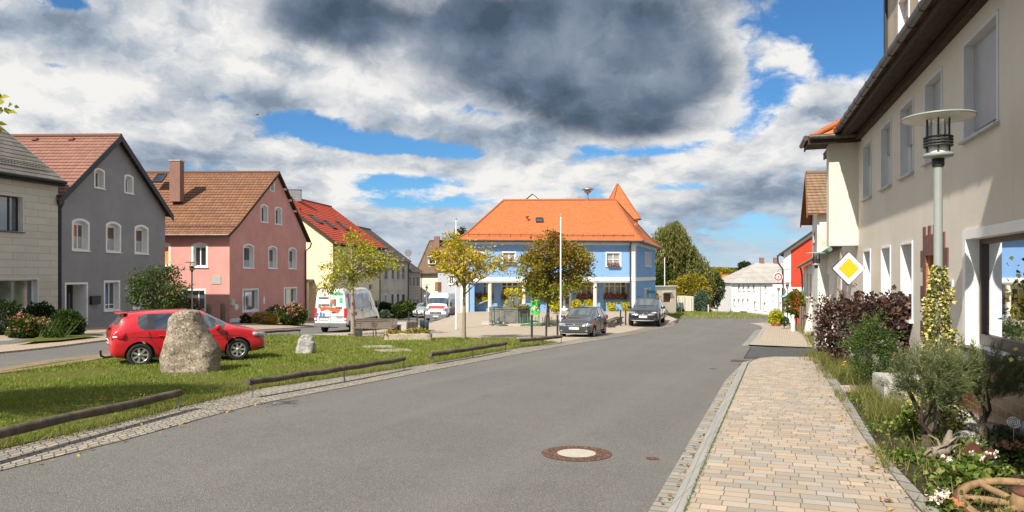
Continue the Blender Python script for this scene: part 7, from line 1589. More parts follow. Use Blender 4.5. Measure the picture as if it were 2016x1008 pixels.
 for a, b in zip(KERB_R[:-1], KERB_R[1:]):
  for k in range(int((b-a).length*240)): p = a.lerp(b, rs.rand()); e.append((p.x+rs.normal()*0.006, p.y+rs.normal()*0.01, G(p.x, p.y)+0.058))
 e = np.array(e); o = blades('kerb_moss', MATS['leaf_cover'], e, 0.012+0.012*rs.rand(len(e)), 0.007, 35, 0.6, rs.rand(len(e))*0.6); o['kind'] = 'stuff'
 # single herbs with coloured flowers
 def herb(lab, px, py, r, n, mat, size, fl=None, h=0.15, seed=0):
  c = gp(px, py, 0.06); t = thing('herb', lab, 'plant', c); q = rs.normal(size=(n, 2))*r*0.5; P_ = np.column_stack([q[:, 0]+c.x, q[:, 1]+c.y, c.z+h*rs.rand(n)*np.exp(-(q**2).sum(1)/(r*r))]); leaf_mesh('foliage', MATS[mat], P_, size*(0.6+0.8*rs.rand(n)), t, None, -0.2, 0.85, 0.9, seed)
  if fl:
   m, k, s = fl; f = np.column_stack([rs.normal(size=(k, 2))*r*0.45+[c.x, c.y], c.z+h*1.1+rs.rand(k)*h*0.4]); leaf_mesh('blossom', MATS[m], np.repeat(f, 9, 0)+rs.normal(size=(k*9, 3))*s*0.35, s, t, None, 0, 0.9, 0.7, seed+1)
 herb('broad leaved bluish green herb patch left of the wagon wheel', 1895, 955, 0.20, 420, 'leaf_cover', 0.07, None, 0.16, 41); herb('lime green herb patch behind the wagon wheel', 1925, 930, 0.20, 420, 'leaf_cover', 0.06, ('petal_white', 5, 0.03), 0.14, 42)
 herb('white flowering herb at the pavement edge before the wagon wheel', 1852, 1000, 0.10, 160, 'leaf_cover', 0.045, ('petal_white', 9, 0.035), 0.08, 43); herb('pink flowering herb around the rusty squirrel', 1985, 905, 0.14, 260, 'leaf_green', 0.05, ('petal_dusty', 9, 0.03), 0.12, 44)
 herb('small white flower left of the rusty squirrel', 1862, 930, 0.06, 80, 'leaf_cover', 0.04, ('petal_white', 3, 0.035), 0.10, 45); herb('orange yellow flowers among the weeds before the left broom bush', 1785, 850, 0.14, 260, 'leaf_cover', 0.05, ('petal_yellow', 5, 0.026), 0.34, 46)
 herb('yellow flower in the grass before the yew', 1662, 748, 0.08, 90, 'leaf_cover', 0.05, ('petal_yellow', 2, 0.028), 0.26, 47); herb('mossy green cushion between driftwood and pavement edge', 1790, 905, 0.26, 700, 'leaf_cover', 0.035, None, 0.07, 48); herb('grey green cushion plant under the silver spiral', 1975, 865, 0.15, 420, 'leaf_conifer', 0.035, None, 0.18, 49)
LAMP = Vector(((1847-CX)/F*8.6, 8.6, 0))
# ---------------------------------------------------------------- street furniture and small things
def build_object_mats():
 m_plain('lamp_grey', (0.27, 0.295, 0.275), 0.45, amt=0.06, coat=0.2); m_plain('lamp_disc', (0.70, 0.69, 0.62), 0.5, amt=0.05); m_plain('post_black', (0.030, 0.032, 0.035), 0.5, amt=0.25)
 m_plain('lamp_white', (0.75, 0.73, 0.68), 0.4); m_plain('alu_white', (0.72, 0.73, 0.74), 0.35, amt=0.04)
 m, t, b = new_mat('clear_glass'); P(t, b, col=(0.95, 0.97, 0.97), rough=0.03, trans=1.0, ior=1.15, alpha=0.35)
 m_wood('log', (0.055, 0.042, 0.032), (0.155, 0.125, 0.095), 6, (1, 1, 1), 0.9, 0.7); m_wood('bench_wood', (0.10, 0.075, 0.055), (0.22, 0.17, 0.125), 6)
 m_stone('granite_boulder', (0.115, 0.096, 0.074), (0.40, 0.325, 0.240), 2.2); m_stone('limestone', (0.22, 0.215, 0.205), (0.52, 0.50, 0.47), 5.0); m_stone('trough_stone', (0.34, 0.28, 0.20), (0.50, 0.43, 0.33), 4.0)
 m_stone('basin_stone', (0.11, 0.115, 0.105), (0.24, 0.245, 0.225), 3.0, speck=(0.32, 0.34, 0.30)); m_plain('bronze', (0.12, 0.14, 0.12), 0.45, 0.6, amt=0.4, scale=14); m_plain('water', (0.02, 0.03, 0.03), 0.05)
 m_plain('sign_yellow', (0.85, 0.47, 0.012), 0.35, amt=0.02); m_plain('sign_white', (0.80, 0.80, 0.79), 0.35, amt=0.03); m_plain('sign_green', (0.10, 0.50, 0.07), 0.4, amt=0.08); m_plain('rack_green', (0.03, 0.22, 0.10), 0.45); m_plain('bin_blue', (0.055, 0.085, 0.10), 0.45, amt=0.2)
 m_plain('terracotta', (0.55, 0.20, 0.10), 0.75, amt=0.15, scale=10); m_plain('sign_red', (0.55, 0.05, 0.03), 0.4); m_plain('sign_blue', (0.03, 0.13, 0.42), 0.4); m_plain('silver', (0.75, 0.75, 0.74), 0.22, 0.9, amt=0.05)
 m_wood('driftwood', (0.14, 0.115, 0.088), (0.32, 0.275, 0.215), 9, (1, 1, 3)); m_wood('wheel_wood', (0.17, 0.105, 0.055), (0.34, 0.22, 0.12), 9, (3, 1, 1)); m_stone('white_stone', (0.38, 0.365, 0.335), (0.58, 0.56, 0.52), 6.0)
 m, t, b = new_mat('cast_iron'); oc = objc(t); v = t.voro(oc, 26.0); P(t, b, col=t.mix(t.ss(v, 0.15, 0.45), (0.30, 0.135, 0.08), (0.11, 0.055, 0.038)), rough=0.75, metal=0.15, nrm=t.bump(v, 0.9, 0.02))
 m_plain('worn_concrete', (0.27, 0.235, 0.18), 0.95, amt=0.3, scale=5, bump=0.5); m_plain('cover_concrete', (0.42, 0.385, 0.32), 0.9, amt=0.12, scale=9, bump=0.4, bscale=120)
build_object_mats()

def street_lamp(label, loc):
 t = thing('street_lamp', label, 'street lamp', (0, 0, 0), 'street lamps with flat discs'); H = 3.97
 m = MB(); m.lathe([(0.075, -0.3), (0.075, 0.5), (0.052, 0.55), (0.050, H-0.62), (0.050, H-0.60)], (0, 0, 0), 16); m.build('pole', MATS['lamp_grey'], t)
 m = MB(); m.lathe([(0.062, H-0.62), (0.070, H-0.60), (0.070, H-0.52), (0.062, H-0.52)], (0, 0, 0), 16); m.build('collar', MATS['post_black'], t)
 m = MB(); m.lathe([(0.07, H-0.52), (0.165, H-0.50), (0.17, H-0.47), (0.16, H-0.455), (0.05, H-0.45)], (0, 0, 0), 24); hd = m.build('base_plate', MATS['lamp_grey'], t)
 m = MB(); m.lathe([(0.105, H-0.45), (0.105, H-0.34), (0.07, H-0.33), (0.07, H-0.24), (0.03, H-0.22)], (0, 0, 0), 16); m.build('lamp_holder', MATS['lamp_white'], hd)
 m = MB()
 for k in range(5): a = k*2*PI/5+0.4; m.tube([(0.125*math.cos(a), 0.125*math.sin(a), H-0.46), (0.125*math.cos(a), 0.125*math.sin(a), H-0.02)], 0.011, 6)
 for z in (H-0.36, H-0.325, H-0.29, H-0.255): m.tube([(0.155*math.cos(q*PI/12), 0.155*math.sin(q*PI/12), z) for q in range(25)], 0.013, 6, caps=False)
 m.build('cage', MATS['post_black'], t)
 m = MB(); m.lathe([(0.115, H-0.45), (0.115, H-0.04)], (0, 0, 0), 20); m.build('glass_cylinder', MATS['clear_glass'], t)
 m = MB(); m.lathe([(0.392, H-0.013), (0.407, H-0.016), (0.412, H-0.002), (0.404, H+0.010), (0.20, H+0.042), (0.001, H+0.05)], (0, 0, 0), 40); m.build('disc', MATS['lamp_grey'], t)
 m = MB(); m.lathe([(0.396, H-0.014), (0.12, H-0.004), (0.001, H-0.003)], (0, 0, 0), 40); m.build('reflector', MATS['lamp_disc'], t)
 t.location = loc; return t
def lamps():
 p = Vector((LAMP.x, LAMP.y, G(LAMP.x, LAMP.y)+0.05)); L0 = street_lamp('big grey street lamp with flat disc top standing in the bed before the shop window', p)
 for px, y, s, lab in ((1607, 25.0, 0.88, 'grey street lamp at the pavement edge before the crumbling cottage'), (378, 42.0, 0.95, 'slim street lamp before the pink house, behind the red car'), (840, 66.0, 0.86, 'small street lamp by the side road, left of the red and white van'), (1550, 51.0, 0.82, 'street lamp before the red house, beside the leafy post'), (1533, 66.0, 0.84, 'farthest street lamp before the white inn wall')):
  x = (px-CX)/F*y; dup(L0, (x, y, G(x, y)+0.02), 0.3, lab, None, s)
def poles():
 for (px, py, yt, lab) in ((898, 650, 432, 'white flagpole left of the golden chestnut'), (1104, 651, 426, 'white flagpole in front of the maple, behind the grey hatchback')):
  b = gp(px, py); t = thing('flagpole', lab, 'flagpole', b, 'flagpoles'); zt = at(px, yt, b.y).z; m = MB(); m.lathe([(0.06, -0.1), (0.055, 0.4), (0.036, zt-b.z)], b, 12); m.build('pole', MATS['alu_white'], t); c = MB(); c.lathe([(0.05, 0), (0.06, 0.03), (0.03, 0.10)], (b.x, b.y, zt), 10); c.build('cap', MATS['zinc'], t)
 y = 80; b = Vector(((1308.6-CX)/F*y, y, G((1308.6-CX)/F*y, y))); t = thing('flagpole', 'thin far flagpole before the weeping beech', 'flagpole', b, 'flagpoles'); m = MB(); zt = at(0, 507, y).z; m.lathe([(0.06, -0.1), (0.05, zt-b.z)], b, 8); m.build('pole', MATS['alu_white'], t)
def bollards():
 t = thing('bollard', 'black bollard at the grass edge, left of the two before the bicycle sign', 'bollard', (0, 0, 0), 'black bollards'); m = MB(); m.lathe([(0.048, -0.2), (0.048, 0.98)], (0, 0, 0), 12); m.build('post', MATS['post_black'], t); m = MB(); m.lathe([(0.056, 0.98), (0.058, 1.0), (0.05, 1.05), (0.01, 1.07)], (0, 0, 0), 12); m.build('cap', MATS['post_black'], t)
 S = [(1047, 668, 1.05, None), (1075.5, 664, 1.0, 'black bollard below the maple, right of the bicycle sign'), (1097.5, 661, 1.0, 'black bollard touching the left front of the grey hatchback'),
         (1221.7, 641.5, 0.95, 'black bollard between the two dark cars, left one of the three'), (1231.8, 640, 0.95, 'black bollard between the two dark cars, middle one'), (1241.5, 638.5, 0.95, 'black bollard just left of the black car bonnet'),
         (805, 641, 0.95, 'bollard left of the concrete block bench'), (821, 645, 1.05, 'bollard right of the concrete block bench'), (836, 640, 0.95, 'bollard behind the litter bin'), (767, 634, 0.85, 'bollard at the far side of the side road before the bushes')]
 for k, (px, py, s, lab) in enumerate(S):
  p = gp(px, py, 0.05)
  if k == 0: t.location = p; t.scale = (s,)*3
  else: dup(t, p, 0, lab, None, s)
def stones():
 def rock(name, label, px, py, prof, thick, mat, seed, amp=0.055, fx=None):
  """boulder from its left/right outline (pixels from the middle) at fractions of its height"""
  g = gp(px, py, 0.04); k = g.y/F; H = prof[-1][0]*k; y0 = g.y+thick*0.4; n = 56; m = 40; V = []; rs = random.Random(seed)
  hs = [p[0]*k for p in prof]
  def lr(h):
   for a, b in zip(prof[:-1], prof[1:]):
    if h <= b[0]*k+1e-9: t_ = (h-a[0]*k)/((b[0]-a[0])*k); return (a[1]+(b[1]-a[1])*t_)*k, (a[2]+(b[2]-a[2])*t_)*k
   return prof[-1][1]*k, prof[-1][2]*k
  for i in range(m+1):
   q = i/m; h = H*min(1.0, q*1.06); l, r = lr(h); cx, hw = (l+r)/2, (r-l)/2; f = 1.0 if q < 0.94 else max(0.0, 1-((q-0.94)/0.06)**2)
   th = thick*(1-0.5*q**1.5)
   for j in range(n):
    a = 2*PI*j/n; ca, sa = math.cos(a), math.sin(a); e = 0.70; x = cx+hw*f*math.copysign(abs(ca)**e, ca); y = th*f*math.copysign(abs(sa)**e, sa); p = Vector((x, y, h))
    d = mnoise.fractal(p*2.1+Vector((seed, 0, 0)), 0.85, 2.1, 6)*amp*1.5+mnoise.fractal(p*9+Vector((0, seed, 0)), 0.8, 2.0, 4)*amp*0.30-abs(mnoise.noise(p*1.5+Vector((0, seed, 5))))*amp*1.1
    nrm = Vector((ca, sa, 0.25)).normalized(); p += nrm*d*(0.4 if f < 1 else 1); V.append((g.x+p.x, y0+p.y, g.z-0.10+p.z*1.06))
  Fc = [(i*n+j, i*n+(j+1) % n, (i+1)*n+(j+1) % n, (i+1)*n+j) for i in range(m) for j in range(n)]; Fc.append(tuple(m*n+j for j in range(n)))
  mb = MB(); mb.mesh(V, Fc, True); return tag(mb.build(name, MATS[mat], None, (g.x, y0, g.z)), label, 'stone')
 rock('boulder', 'large upright granite boulder on the lawn hiding part of the red car', 366, 733, [(0, -59, 57), (30, -57, 57), (48, -52, 56), (63, -50, 47), (83, -45, 32), (98, -39, 23), (109, -35, 21), (117, -29, 17), (122, -18, 12)], 0.50, 'granite_boulder', 3.0, 0.04)
 rock('small_boulder', 'small pale craggy stone on the lawn right of the red car', 597, 696, [(0, -19, 18), (14, -18, 20), (26, -13, 20), (36, -6, 15), (40, -2, 11)], 0.25, 'limestone', 8.0, 0.045)
def rails():
 def rail(label, pts, h=0.25, r=0.058, legs=True, n=2):
  P_ = [gp(x, y, 0.0) for x, y in pts]; t = thing('log_rail', label, 'barrier', P_[0], 'low log rails round the green')
  rnd = random.Random(len(label))
  for a, b in zip(P_[:-1], P_[1:]):
   m = MB(); d = (b-a).normalized(); q = [(a-d*0.12).lerp(b+d*0.02, k/8)+Vector((0, 0, h+0.055+0.008*math.sin(k*1.7+len(label)))) for k in range(9)]; m.tube(q, [r*(1+0.05*rnd.uniform(-1, 1)) for _ in q], 12); m.build('log', MATS['log'], t)
  for p in P_: m = MB(); m.tube([p+Vector((0, 0, -0.15)), p+Vector((0, 0, h+0.05))], 0.016, 6); m.build('leg', MATS['zinc'], t)
 rail('nearest log rail at the grass edge, cut by the left picture edge', [(-190, 960), (352, 814)]); rail('long two piece log rail at the grass edge below the red car and stones', [(497, 786), (678, 753.5), (795, 731)]); rail('log rail at the grass edge in the middle, right of the long one', [(850.5, 720), (931, 706), (995.5, 693.6)], r=0.062)
 rail('farthest log rail, bent, before the bollards and grey hatchback', [(1024, 686), (1069, 681.5), (1105, 677)], r=0.066); rail('log rail across the far side of the green, between red car and white van', [(524, 664.5), (590, 660)], 0.22)
def road_covers():
 def disc(mb, c, r0, r1, dz, n=48):
  for k in range(n):
   a, b = 2*PI*k/n, 2*PI*(k+1)/n; pt = lambda r, q: gz(c.x+r*math.cos(q), c.y+r*math.sin(q), dz); mb.face((pt(r0, a), pt(r1, a), pt(r1, b), pt(r0, b)) if r0 > 0 else (gz(c.x, c.y, dz), pt(r1, a), pt(r1, b)))
 c = gp(1135, 893); t = thing('manhole_cover', 'round rusty manhole cover with pale concrete centre in the near road', 'manhole cover', gz(c.x, c.y)); m = MB(); disc(m, c, 0.30, 0.392, 0.006); disc(m, c, 0.215, 0.292, 0.006); m.build('iron_ring', MATS['cast_iron'], t); m = MB(); disc(m, c, 0.292, 0.30, 0.0045); m.build('joint', MATS['black_metal'], t); m = MB(); disc(m, c, 0, 0.215, 0.007); m.build('concrete_centre', MATS['cover_concrete'], t)
 c = gp(1285, 903); m = MB(); disc(m, c, 0, 0.072, 0.006, 20); tag(m.build('valve_cover', MATS['cast_iron'], None), 'small round rusty valve cover right of the manhole', 'valve cover')
 c = gp(1457, 711.5); t = thing('drain_grate', 'rusty drain grate in the gutter at the corner of the kerb', 'drain', gz(c.x, c.y)); m = MB(); fr = R(21.4)
 for k in range(7): m.box(gz(c.x, c.y, 0.012)+Vector((math.cos(-fr)*(k-3)*0.065, math.sin(-fr)*(k-3)*0.065, 0)), (0.045, 0.45, 0.014), -fr)
 m.build('grate', MATS['cast_iron'], t); m = MB(); m.box(gz(c.x, c.y, 0.006), (0.50, 0.50, 0.010), -fr); m.build('frame', MATS['black_metal'], t)
 for px, py in ((1418, 661), (1438, 661.5), (1403, 726)):
  c = gp(px, py); m = MB(); disc(m, c, 0, 0.09, 0.006, 16); tag(m.build('valve_cover', MATS['cast_iron'], None), {1418: 'dark valve cover far up the road, left of two', 1438: 'dark valve cover far up the road, right of two', 1403: 'single dark valve cover near the kerb corner'}[px], 'valve cover')
 for px, py, sx, sy, lab in ((745, 686, 0.95, 0.6, 'flat concrete plate sunk in the lawn, farther of two'), (775, 694, 1.05, 0.65, 'flat concrete plate sunk in the lawn, nearer of two')):
  c = gp(px, py); m = MB(); m.box(gz(c.x, c.y, 0.045), (sx*1.1, sy*1.6, 0.05), 0.35); tag(m.build('concrete_plate', MATS['worn_concrete'], None), lab, 'cover plate')
def square_things():
 # fountain: octagonal basin with panelled sides and a central pillar
 g = gp(1003, 641, 0.05); y = g.y+1.6; c = Vector((g.x, y, G(g.x, y)+0.05)); k = y/F; R_ = 41*k*1.03; t = thing('fountain', 'octagonal dark stone fountain with square pillar on the plaza', 'fountain', c); zt = at(0, 607, y-R_).z
 def octo(r, z, off=PI/8): return [Vector((c.x+r*math.cos(off+q*PI/4), c.y+r*math.sin(off+q*PI/4), z)) for q in range(8)]
 m = MB(); a, b = octo(R_, c.z-0.2), octo(R_, zt); i, j = octo(R_-0.16, zt), octo(R_-0.16, zt-0.35)
 for q in range(8): w = (q+1) % 8; m.quad(a[q], a[w], b[w], b[q]); m.quad(b[q], b[w], i[w], i[q]); m.quad(i[q], i[w], j[w], j[q])
 for q in range(8):
  w = (q+1) % 8; p, s = a[q].copy(), a[w].copy(); fr = Frame(p.xy, s.xy); L_ = fr.L; v0, v1 = c.z+0.14, zt-0.14
  for u0, u1, w0, w1 in ((0.14, 0.20, v0, v1), (L_-0.20, L_-0.14, v0, v1), (0.20, L_-0.20, v0, v0+0.06), (0.20, L_-0.20, v1-0.06, v1)): m.fbox(fr, u0, u1, w0, w1, 0.002, 0.03)
  m.fbox(fr, -0.02, L_+0.02, zt-0.07, zt+0.01, -0.01, 0.045)
 m.build('basin', MATS['basin_stone'], t); w_ = MB(); w_.face(octo(R_-0.17, zt-0.15)); w_.build('water', MATS['water'], t)
 m = MB(); o1, o2 = octo(R_+0.55, c.z-0.1), octo(R_+0.55, c.z+0.07); m.face(o2); [m.quad(o1[q], o1[(q+1) % 8], o2[(q+1) % 8], o2[q]) for q in range(8)]; m.build('step', MATS['cover_concrete'], t)
 pz = at(0, 580, y).z; m = MB(); m.box((c.x+0.25, c.y, (c.z+pz)/2), (0.66, 0.66, pz-c.z), 0.15); m.box((c.x+0.25, c.y, pz+0.04), (0.74, 0.74, 0.08), 0.15); m.build('pillar', MATS['basin_stone'], t); m = MB(); m.tube([(c.x+0.2, c.y-0.33, pz-0.45), (c.x+0.2, c.y-0.75, pz-0.5), (c.x+0.2, c.y-0.8, pz-0.6)], 0.03, 6); m.build('spout', MATS['bronze'], t)
 rs = np.random.RandomState(3)
 for x0, lab in ((0.02, 'yellow plant on the fountain pillar, left half'), (0.56, 'yellow plant hanging from the fountain pillar, right half')):
  u = rs.normal(size=(260, 3)); u /= np.linalg.norm(u, axis=1)[:, None]; P_ = u*[0.33, 0.3, 0.27]+[c.x+x0, c.y-0.1, pz+0.16]; P_[:, 2] -= (u[:, 0] > 0.3)*rs.rand(260)*0.45; tag(leaf_mesh('pillar_plant', MATS['leaf_lime'], P_, 0.12, None, None, 0.5, 0.8, 0.2, 5), lab, 'plant')
 u = rs.normal(size=(200, 3))*[0.38, 0.12, 0.07]; tag(leaf_mesh('basin_flowers', MATS['leaf_yellow'], u+[c.x+R_*0.55, c.y-R_*0.45, zt+0.05], 0.13, None, None, 0, 0.8, 0.3, 6), 'orange yellow flowers at the right rim of the fountain', 'plant')
 # bronze group lying on the paving
 g = gp(985, 641, 0.05); t = thing('bronze_sculpture', 'low greenish bronze sculpture lying on the paving before the fountain', 'sculpture', g); m = MB()
 m.ico(g+Vector((0, 0, 0.02)), 0.62, 3, 0.25, 2.0, 2.0, (1, 0.55, 0.16)); o = m.build('ground_plate', MATS['bronze'], t); m = MB()
 for dx, dz, r in ((-0.38, 0.12, 0.12), (-0.1, 0.16, 0.16), (0.25, 0.12, 0.15), (0.42, 0.08, 0.10)): m.ico(g+Vector((dx, 0, dz)), r, 2, 0.3, 2.5, dx*5, (1.3, 0.9, 0.9))
 m.tube([g+Vector((-0.08, 0, 0.2)), g+Vector((-0.1, 0, 0.42))], [0.07, 0.05], 8); m.ico(g+Vector((-0.1, 0, 0.47)), 0.075, 2); m.tube([g+Vector((-0.46, 0, 0.12)), g+Vector((-0.5, -0.05, 0.33))], [0.06, 0.05], 8); m.build('figures', MATS['bronze'], t)
 # bicycle sign, rack
 g = gp(1055, 643, 0.05); y = g.y; t = thing('bicycle_sign', 'green board with white bicycle symbol standing beside the fountain', 'sign', g); fr = Frame((g.x-2, y), (g.x+2, y)); u0, u1 = fr.px(1045), fr.px(1063.5); v0, v1 = at(0, 620, y).z, at(0, 590.5, y).z; uc = (u0+u1)/2; s = (u1-u0)
 m = MB(); m.fbox(fr, u0, u1, v0, v1, -0.03, 0.0); m.build('board', MATS['sign_green'], t); m = MB(); m.fbox(fr, u0, u1, v1, v1+0.13, -0.03, 0.0); m.build('header', MATS['zinc'], t); m = MB(); [m.tube([fr(u, g.z-0.1, -0.06), fr(u, v1, -0.06)], 0.03, 6) for u in (u0+0.08, u1-0.08)]; m.build('posts', MATS['rack_green'], t)
 m = MB(); vb = v0+(v1-v0)*0.40; r = s*0.15
 for du in (-0.24, 0.24): m.tube([fr(uc+s*du+r*math.cos(q*PI/10), vb+r*math.sin(q*PI/10), 0.012) for q in range(21)], 0.016, 5, caps=False)
 A = [(-0.24, 0), (-0.08, 0.24), (0.15, 0.24), (0.02, -0.02), (-0.24, 0)]; m.tube([fr(uc+s*a, vb+s*b, 0.012) for a, b in A], 0.015, 5); m.tube([fr(uc-s*0.10, vb+s*0.30, 0.012), fr(uc+s*0.02, vb-s*0.02, 0.012)], 0.015, 5); m.tube([fr(uc+s*0.24, vb, 0.012), fr(uc+s*0.13, vb+s*0.33, 0.012), fr(uc+s*0.22, vb+s*0.36, 0.012)], 0.015, 5); m.tube([fr(uc-s*0.17, vb+s*0.31, 0.012), fr(uc-s*0.03, vb+s*0.31, 0.012)], 0.018, 5); m.build('bicycle_symbol', MATS['sign_white'], t)
 g2 = gp(1056, 642, 0.05); t = thing('bicycle_rack', 'low green tubular bicycle rack below the bicycle sign', 'bicycle rack', g2); fr = Frame((g2.x-1.1, g2.y+0.35), (g2.x+1.2, g2.y+0.9))
 for k in range(5): m = MB(); u = 0.15+k*0.48; m.tube([fr(u, g2.z+0.02, 0.35), fr(u, g2.z+0.05, 0.0), fr(u, g2.z+0.50, -0.12), fr(u+0.12, g2.z+0.50, -0.12), fr(u+0.12, g2.z+0.05, 0), fr(u+0.12, g2.z+0.02, 0.35)], 0.02, 6); m.build('hoop', MATS['rack_green'], t)
 m = MB(); [m.tube([fr(0, g2.z+0.04, w), fr(2.3, g2.z+0.04, w)], 0.025, 6) for w in (0.0, 0.36)]; m.build('base_bars', MATS['rack_green'], t)
 # bench, blocks, bin
 g = gp(737, 663, 0.05); fr = Frame((g.x-1.05, g.y+0.55), (g.x+1.05, g.y+0.35)); z = g.z; t = thing('wooden_bench', 'long slatted wooden bench beside the white picture van', 'bench', fr(1.05, z))
 for k in range(5): m = MB(); v = z+0.46+k*0.085; m.fbox(fr, 0, 2.1, v, v+0.052, -0.02-k*0.025, 0.012-k*0.025); m.build('back_slat', MATS['bench_wood'], t)
 for k in range(5): m = MB(); m.fbox(fr, 0, 2.1, z+0.40+0.01*math.sin(k), z+0.43+0.01*math.sin(k), 0.04+k*0.10, 0.125+k*0.10); m.build('seat_slat', MATS['bench_wood'], t)
 for u in (0.25, 1.05, 1.85): m = MB(); m.tube([fr(u, z, 0.45), fr(u, z+0.38, 0.48), fr(u, z+0.39, 0.0), fr(u, z+0.85, -0.15)], 0.025, 6); m.tube([fr(u, z, 0.02), fr(u, z+0.39, 0.05)], 0.025, 6); m.build('frame', MATS['post_black'], t)
 def block(label, x0, x1, ytop, ybot, d, mat, top=None, rot=0.0, name='block_seat'):
  g = gp((x0+x1)/2, ybot, 0.05); k = g.y/F; w = (x1-x0)*k; h = (ybot-ytop)*k; t = thing(name, label, 'seat block', g, 'seat blocks on the square'); m = MB(); m.box(g+Vector((0, d/2, h/2)), (w, d, h), rot); m.build('block', MATS[mat], t)
  if top: m = MB(); [m.box(g+Vector((0, d*(q+0.5)/4, h+0.035)), (w*1.12, d/4-0.015, 0.05), rot) for q in range(4)]; m.build('seat', MATS[top], t)
 block('dark concrete block at the left end of the wooden bench, behind the chestnut trunk', 698, 709.5, 649, 663, 0.45, 'gutter_metal'); block('dark block with wooden seat at the right end of the wooden bench', 772, 787, 642, 653, 0.5, 'gutter_metal', 'bench_wood')
 block('pale concrete block between bench and litter bin', 782, 800, 634.5, 648.5, 0.5, 'concrete'); block('dark block with wooden top between two bollards left of the bin', 801, 819, 635, 646.5, 0.5, 'gutter_metal', 'bench_wood'); block('dark block behind the rear of the grey hatchback', 1197, 1208.5, 634, 645, 0.45, 'gutter_metal')
 a, b = gp(1200, 646.5)+Vector((0, 0, 0.47)), gp(1226, 637)+Vector((0, 0, 0.47)); t = thing('beam_seat', 'long wooden beam seat behind the rear of the grey hatchback', 'bench', a); d = (b-a); n = Vector((-d.y, d.x, 0)).normalized()
 for k in range(3): m = MB(); m.box(a.lerp(b, 0.5)+n*(k*0.15)+Vector((0, 0, -0.05)), (d.length, 0.13, 0.06), math.atan2(d.y, d.x), Matrix.Rotation(-math.asin(d.z/d.length), 3, 'Y')); m.build('beam', MATS['bench_wood'], t)
 for q in (0.3, 0.92): m = MB(); m.box(a.lerp(b, q)+Vector((0, 0, -0.30))+n*0.15, (0.12, 0.34, 0.42), math.atan2(d.y, d.x)); m.build('support', MATS['concrete'], t)
 g = gp(834, 651, 0.05); t = thing('litter_bin', 'dark blue grey twin litter bin before the side road van', 'litter bin', g)
 for dx, h in ((-0.07, 0.60), (0.16, 0.56)): m = MB(); m.lathe([(0.135, 0.04), (0.145, 0.06), (0.145, h-0.04), (0.150, h), (0.12, h+0.03), (0.02, h+0.04)], g+Vector((dx, 0, 0)), 16); m.build('bin', MATS['bin_blue'], t)
 # stone trough with plants
 g = gp(802, 671, 0.04); k = g.y/F; L_ = 92*k; t = thing('stone_trough', 'long rough stone trough planted with yellow green cushions on the lawn', 'planter', g); m = MB(); h = 15*k; bm = bmesh.new(); bmesh.ops.create_cube(bm, size=1); bmesh.ops.subdivide_edges(bm, edges=bm.edges[:], cuts=9, use_grid_fill=True)
 V = []
 for v in bm.verts: p = Vector((v.co.x*L_, v.co.y*0.55, v.co.z*h)); nz = mnoise.fractal(p*4, 0.9, 2, 4)*0.05; p *= 1+nz*0.6; p += Vector((0, 0, nz)); V.append(g+Vector((p.x, p.y+0.32, p.z+h*0.5-0.03)))
 m.mesh(V, [[v.index for v in f.verts] for f in bm.faces], True); bm.free(); m.build('trough', MATS['trough_stone'], t)
 n = 900; x = (rs.rand(n)-0.5)*L_*0.92; P_ = np.stack([g.x+x, g.y+0.32+rs.normal(size=n)*0.12, g.z+h+0.02+rs.rand(n)*0.10*(1+np.sin(x*4))], 1); P_[:60] = np.array([g.x-L_*0.47, g.y+0.1, g.z+h*0.75])+rs.normal(size=(60, 3))*0.08; leaf_mesh('plants', MATS['leaf_yellow'], P_, 0.075, t, None, 0, 0.8, 0.5, 7)
 # weathered wooden posts before the pink house
 for px, y0, y1, lab in ((411, 600, 640, 'thin weathered wooden post before the pink house, left of two'), (439, 598, 640, 'thick weathered wooden post at the pink house corner, right of two')):
  y = 43.8; p = Vector(((px-CX)/F*y, y, G((px-CX)/F*y, y))); m = MB(); zt = at(0, y0, y).z; m.lathe([(0.16, -0.2), (0.155, (zt-p.z)*0.6), (0.15, zt-p.z), (0.05, zt-p.z+0.03)], p, 10); tag(m.build('wooden_post', MATS['bench_wood'], None, p), lab, 'post')
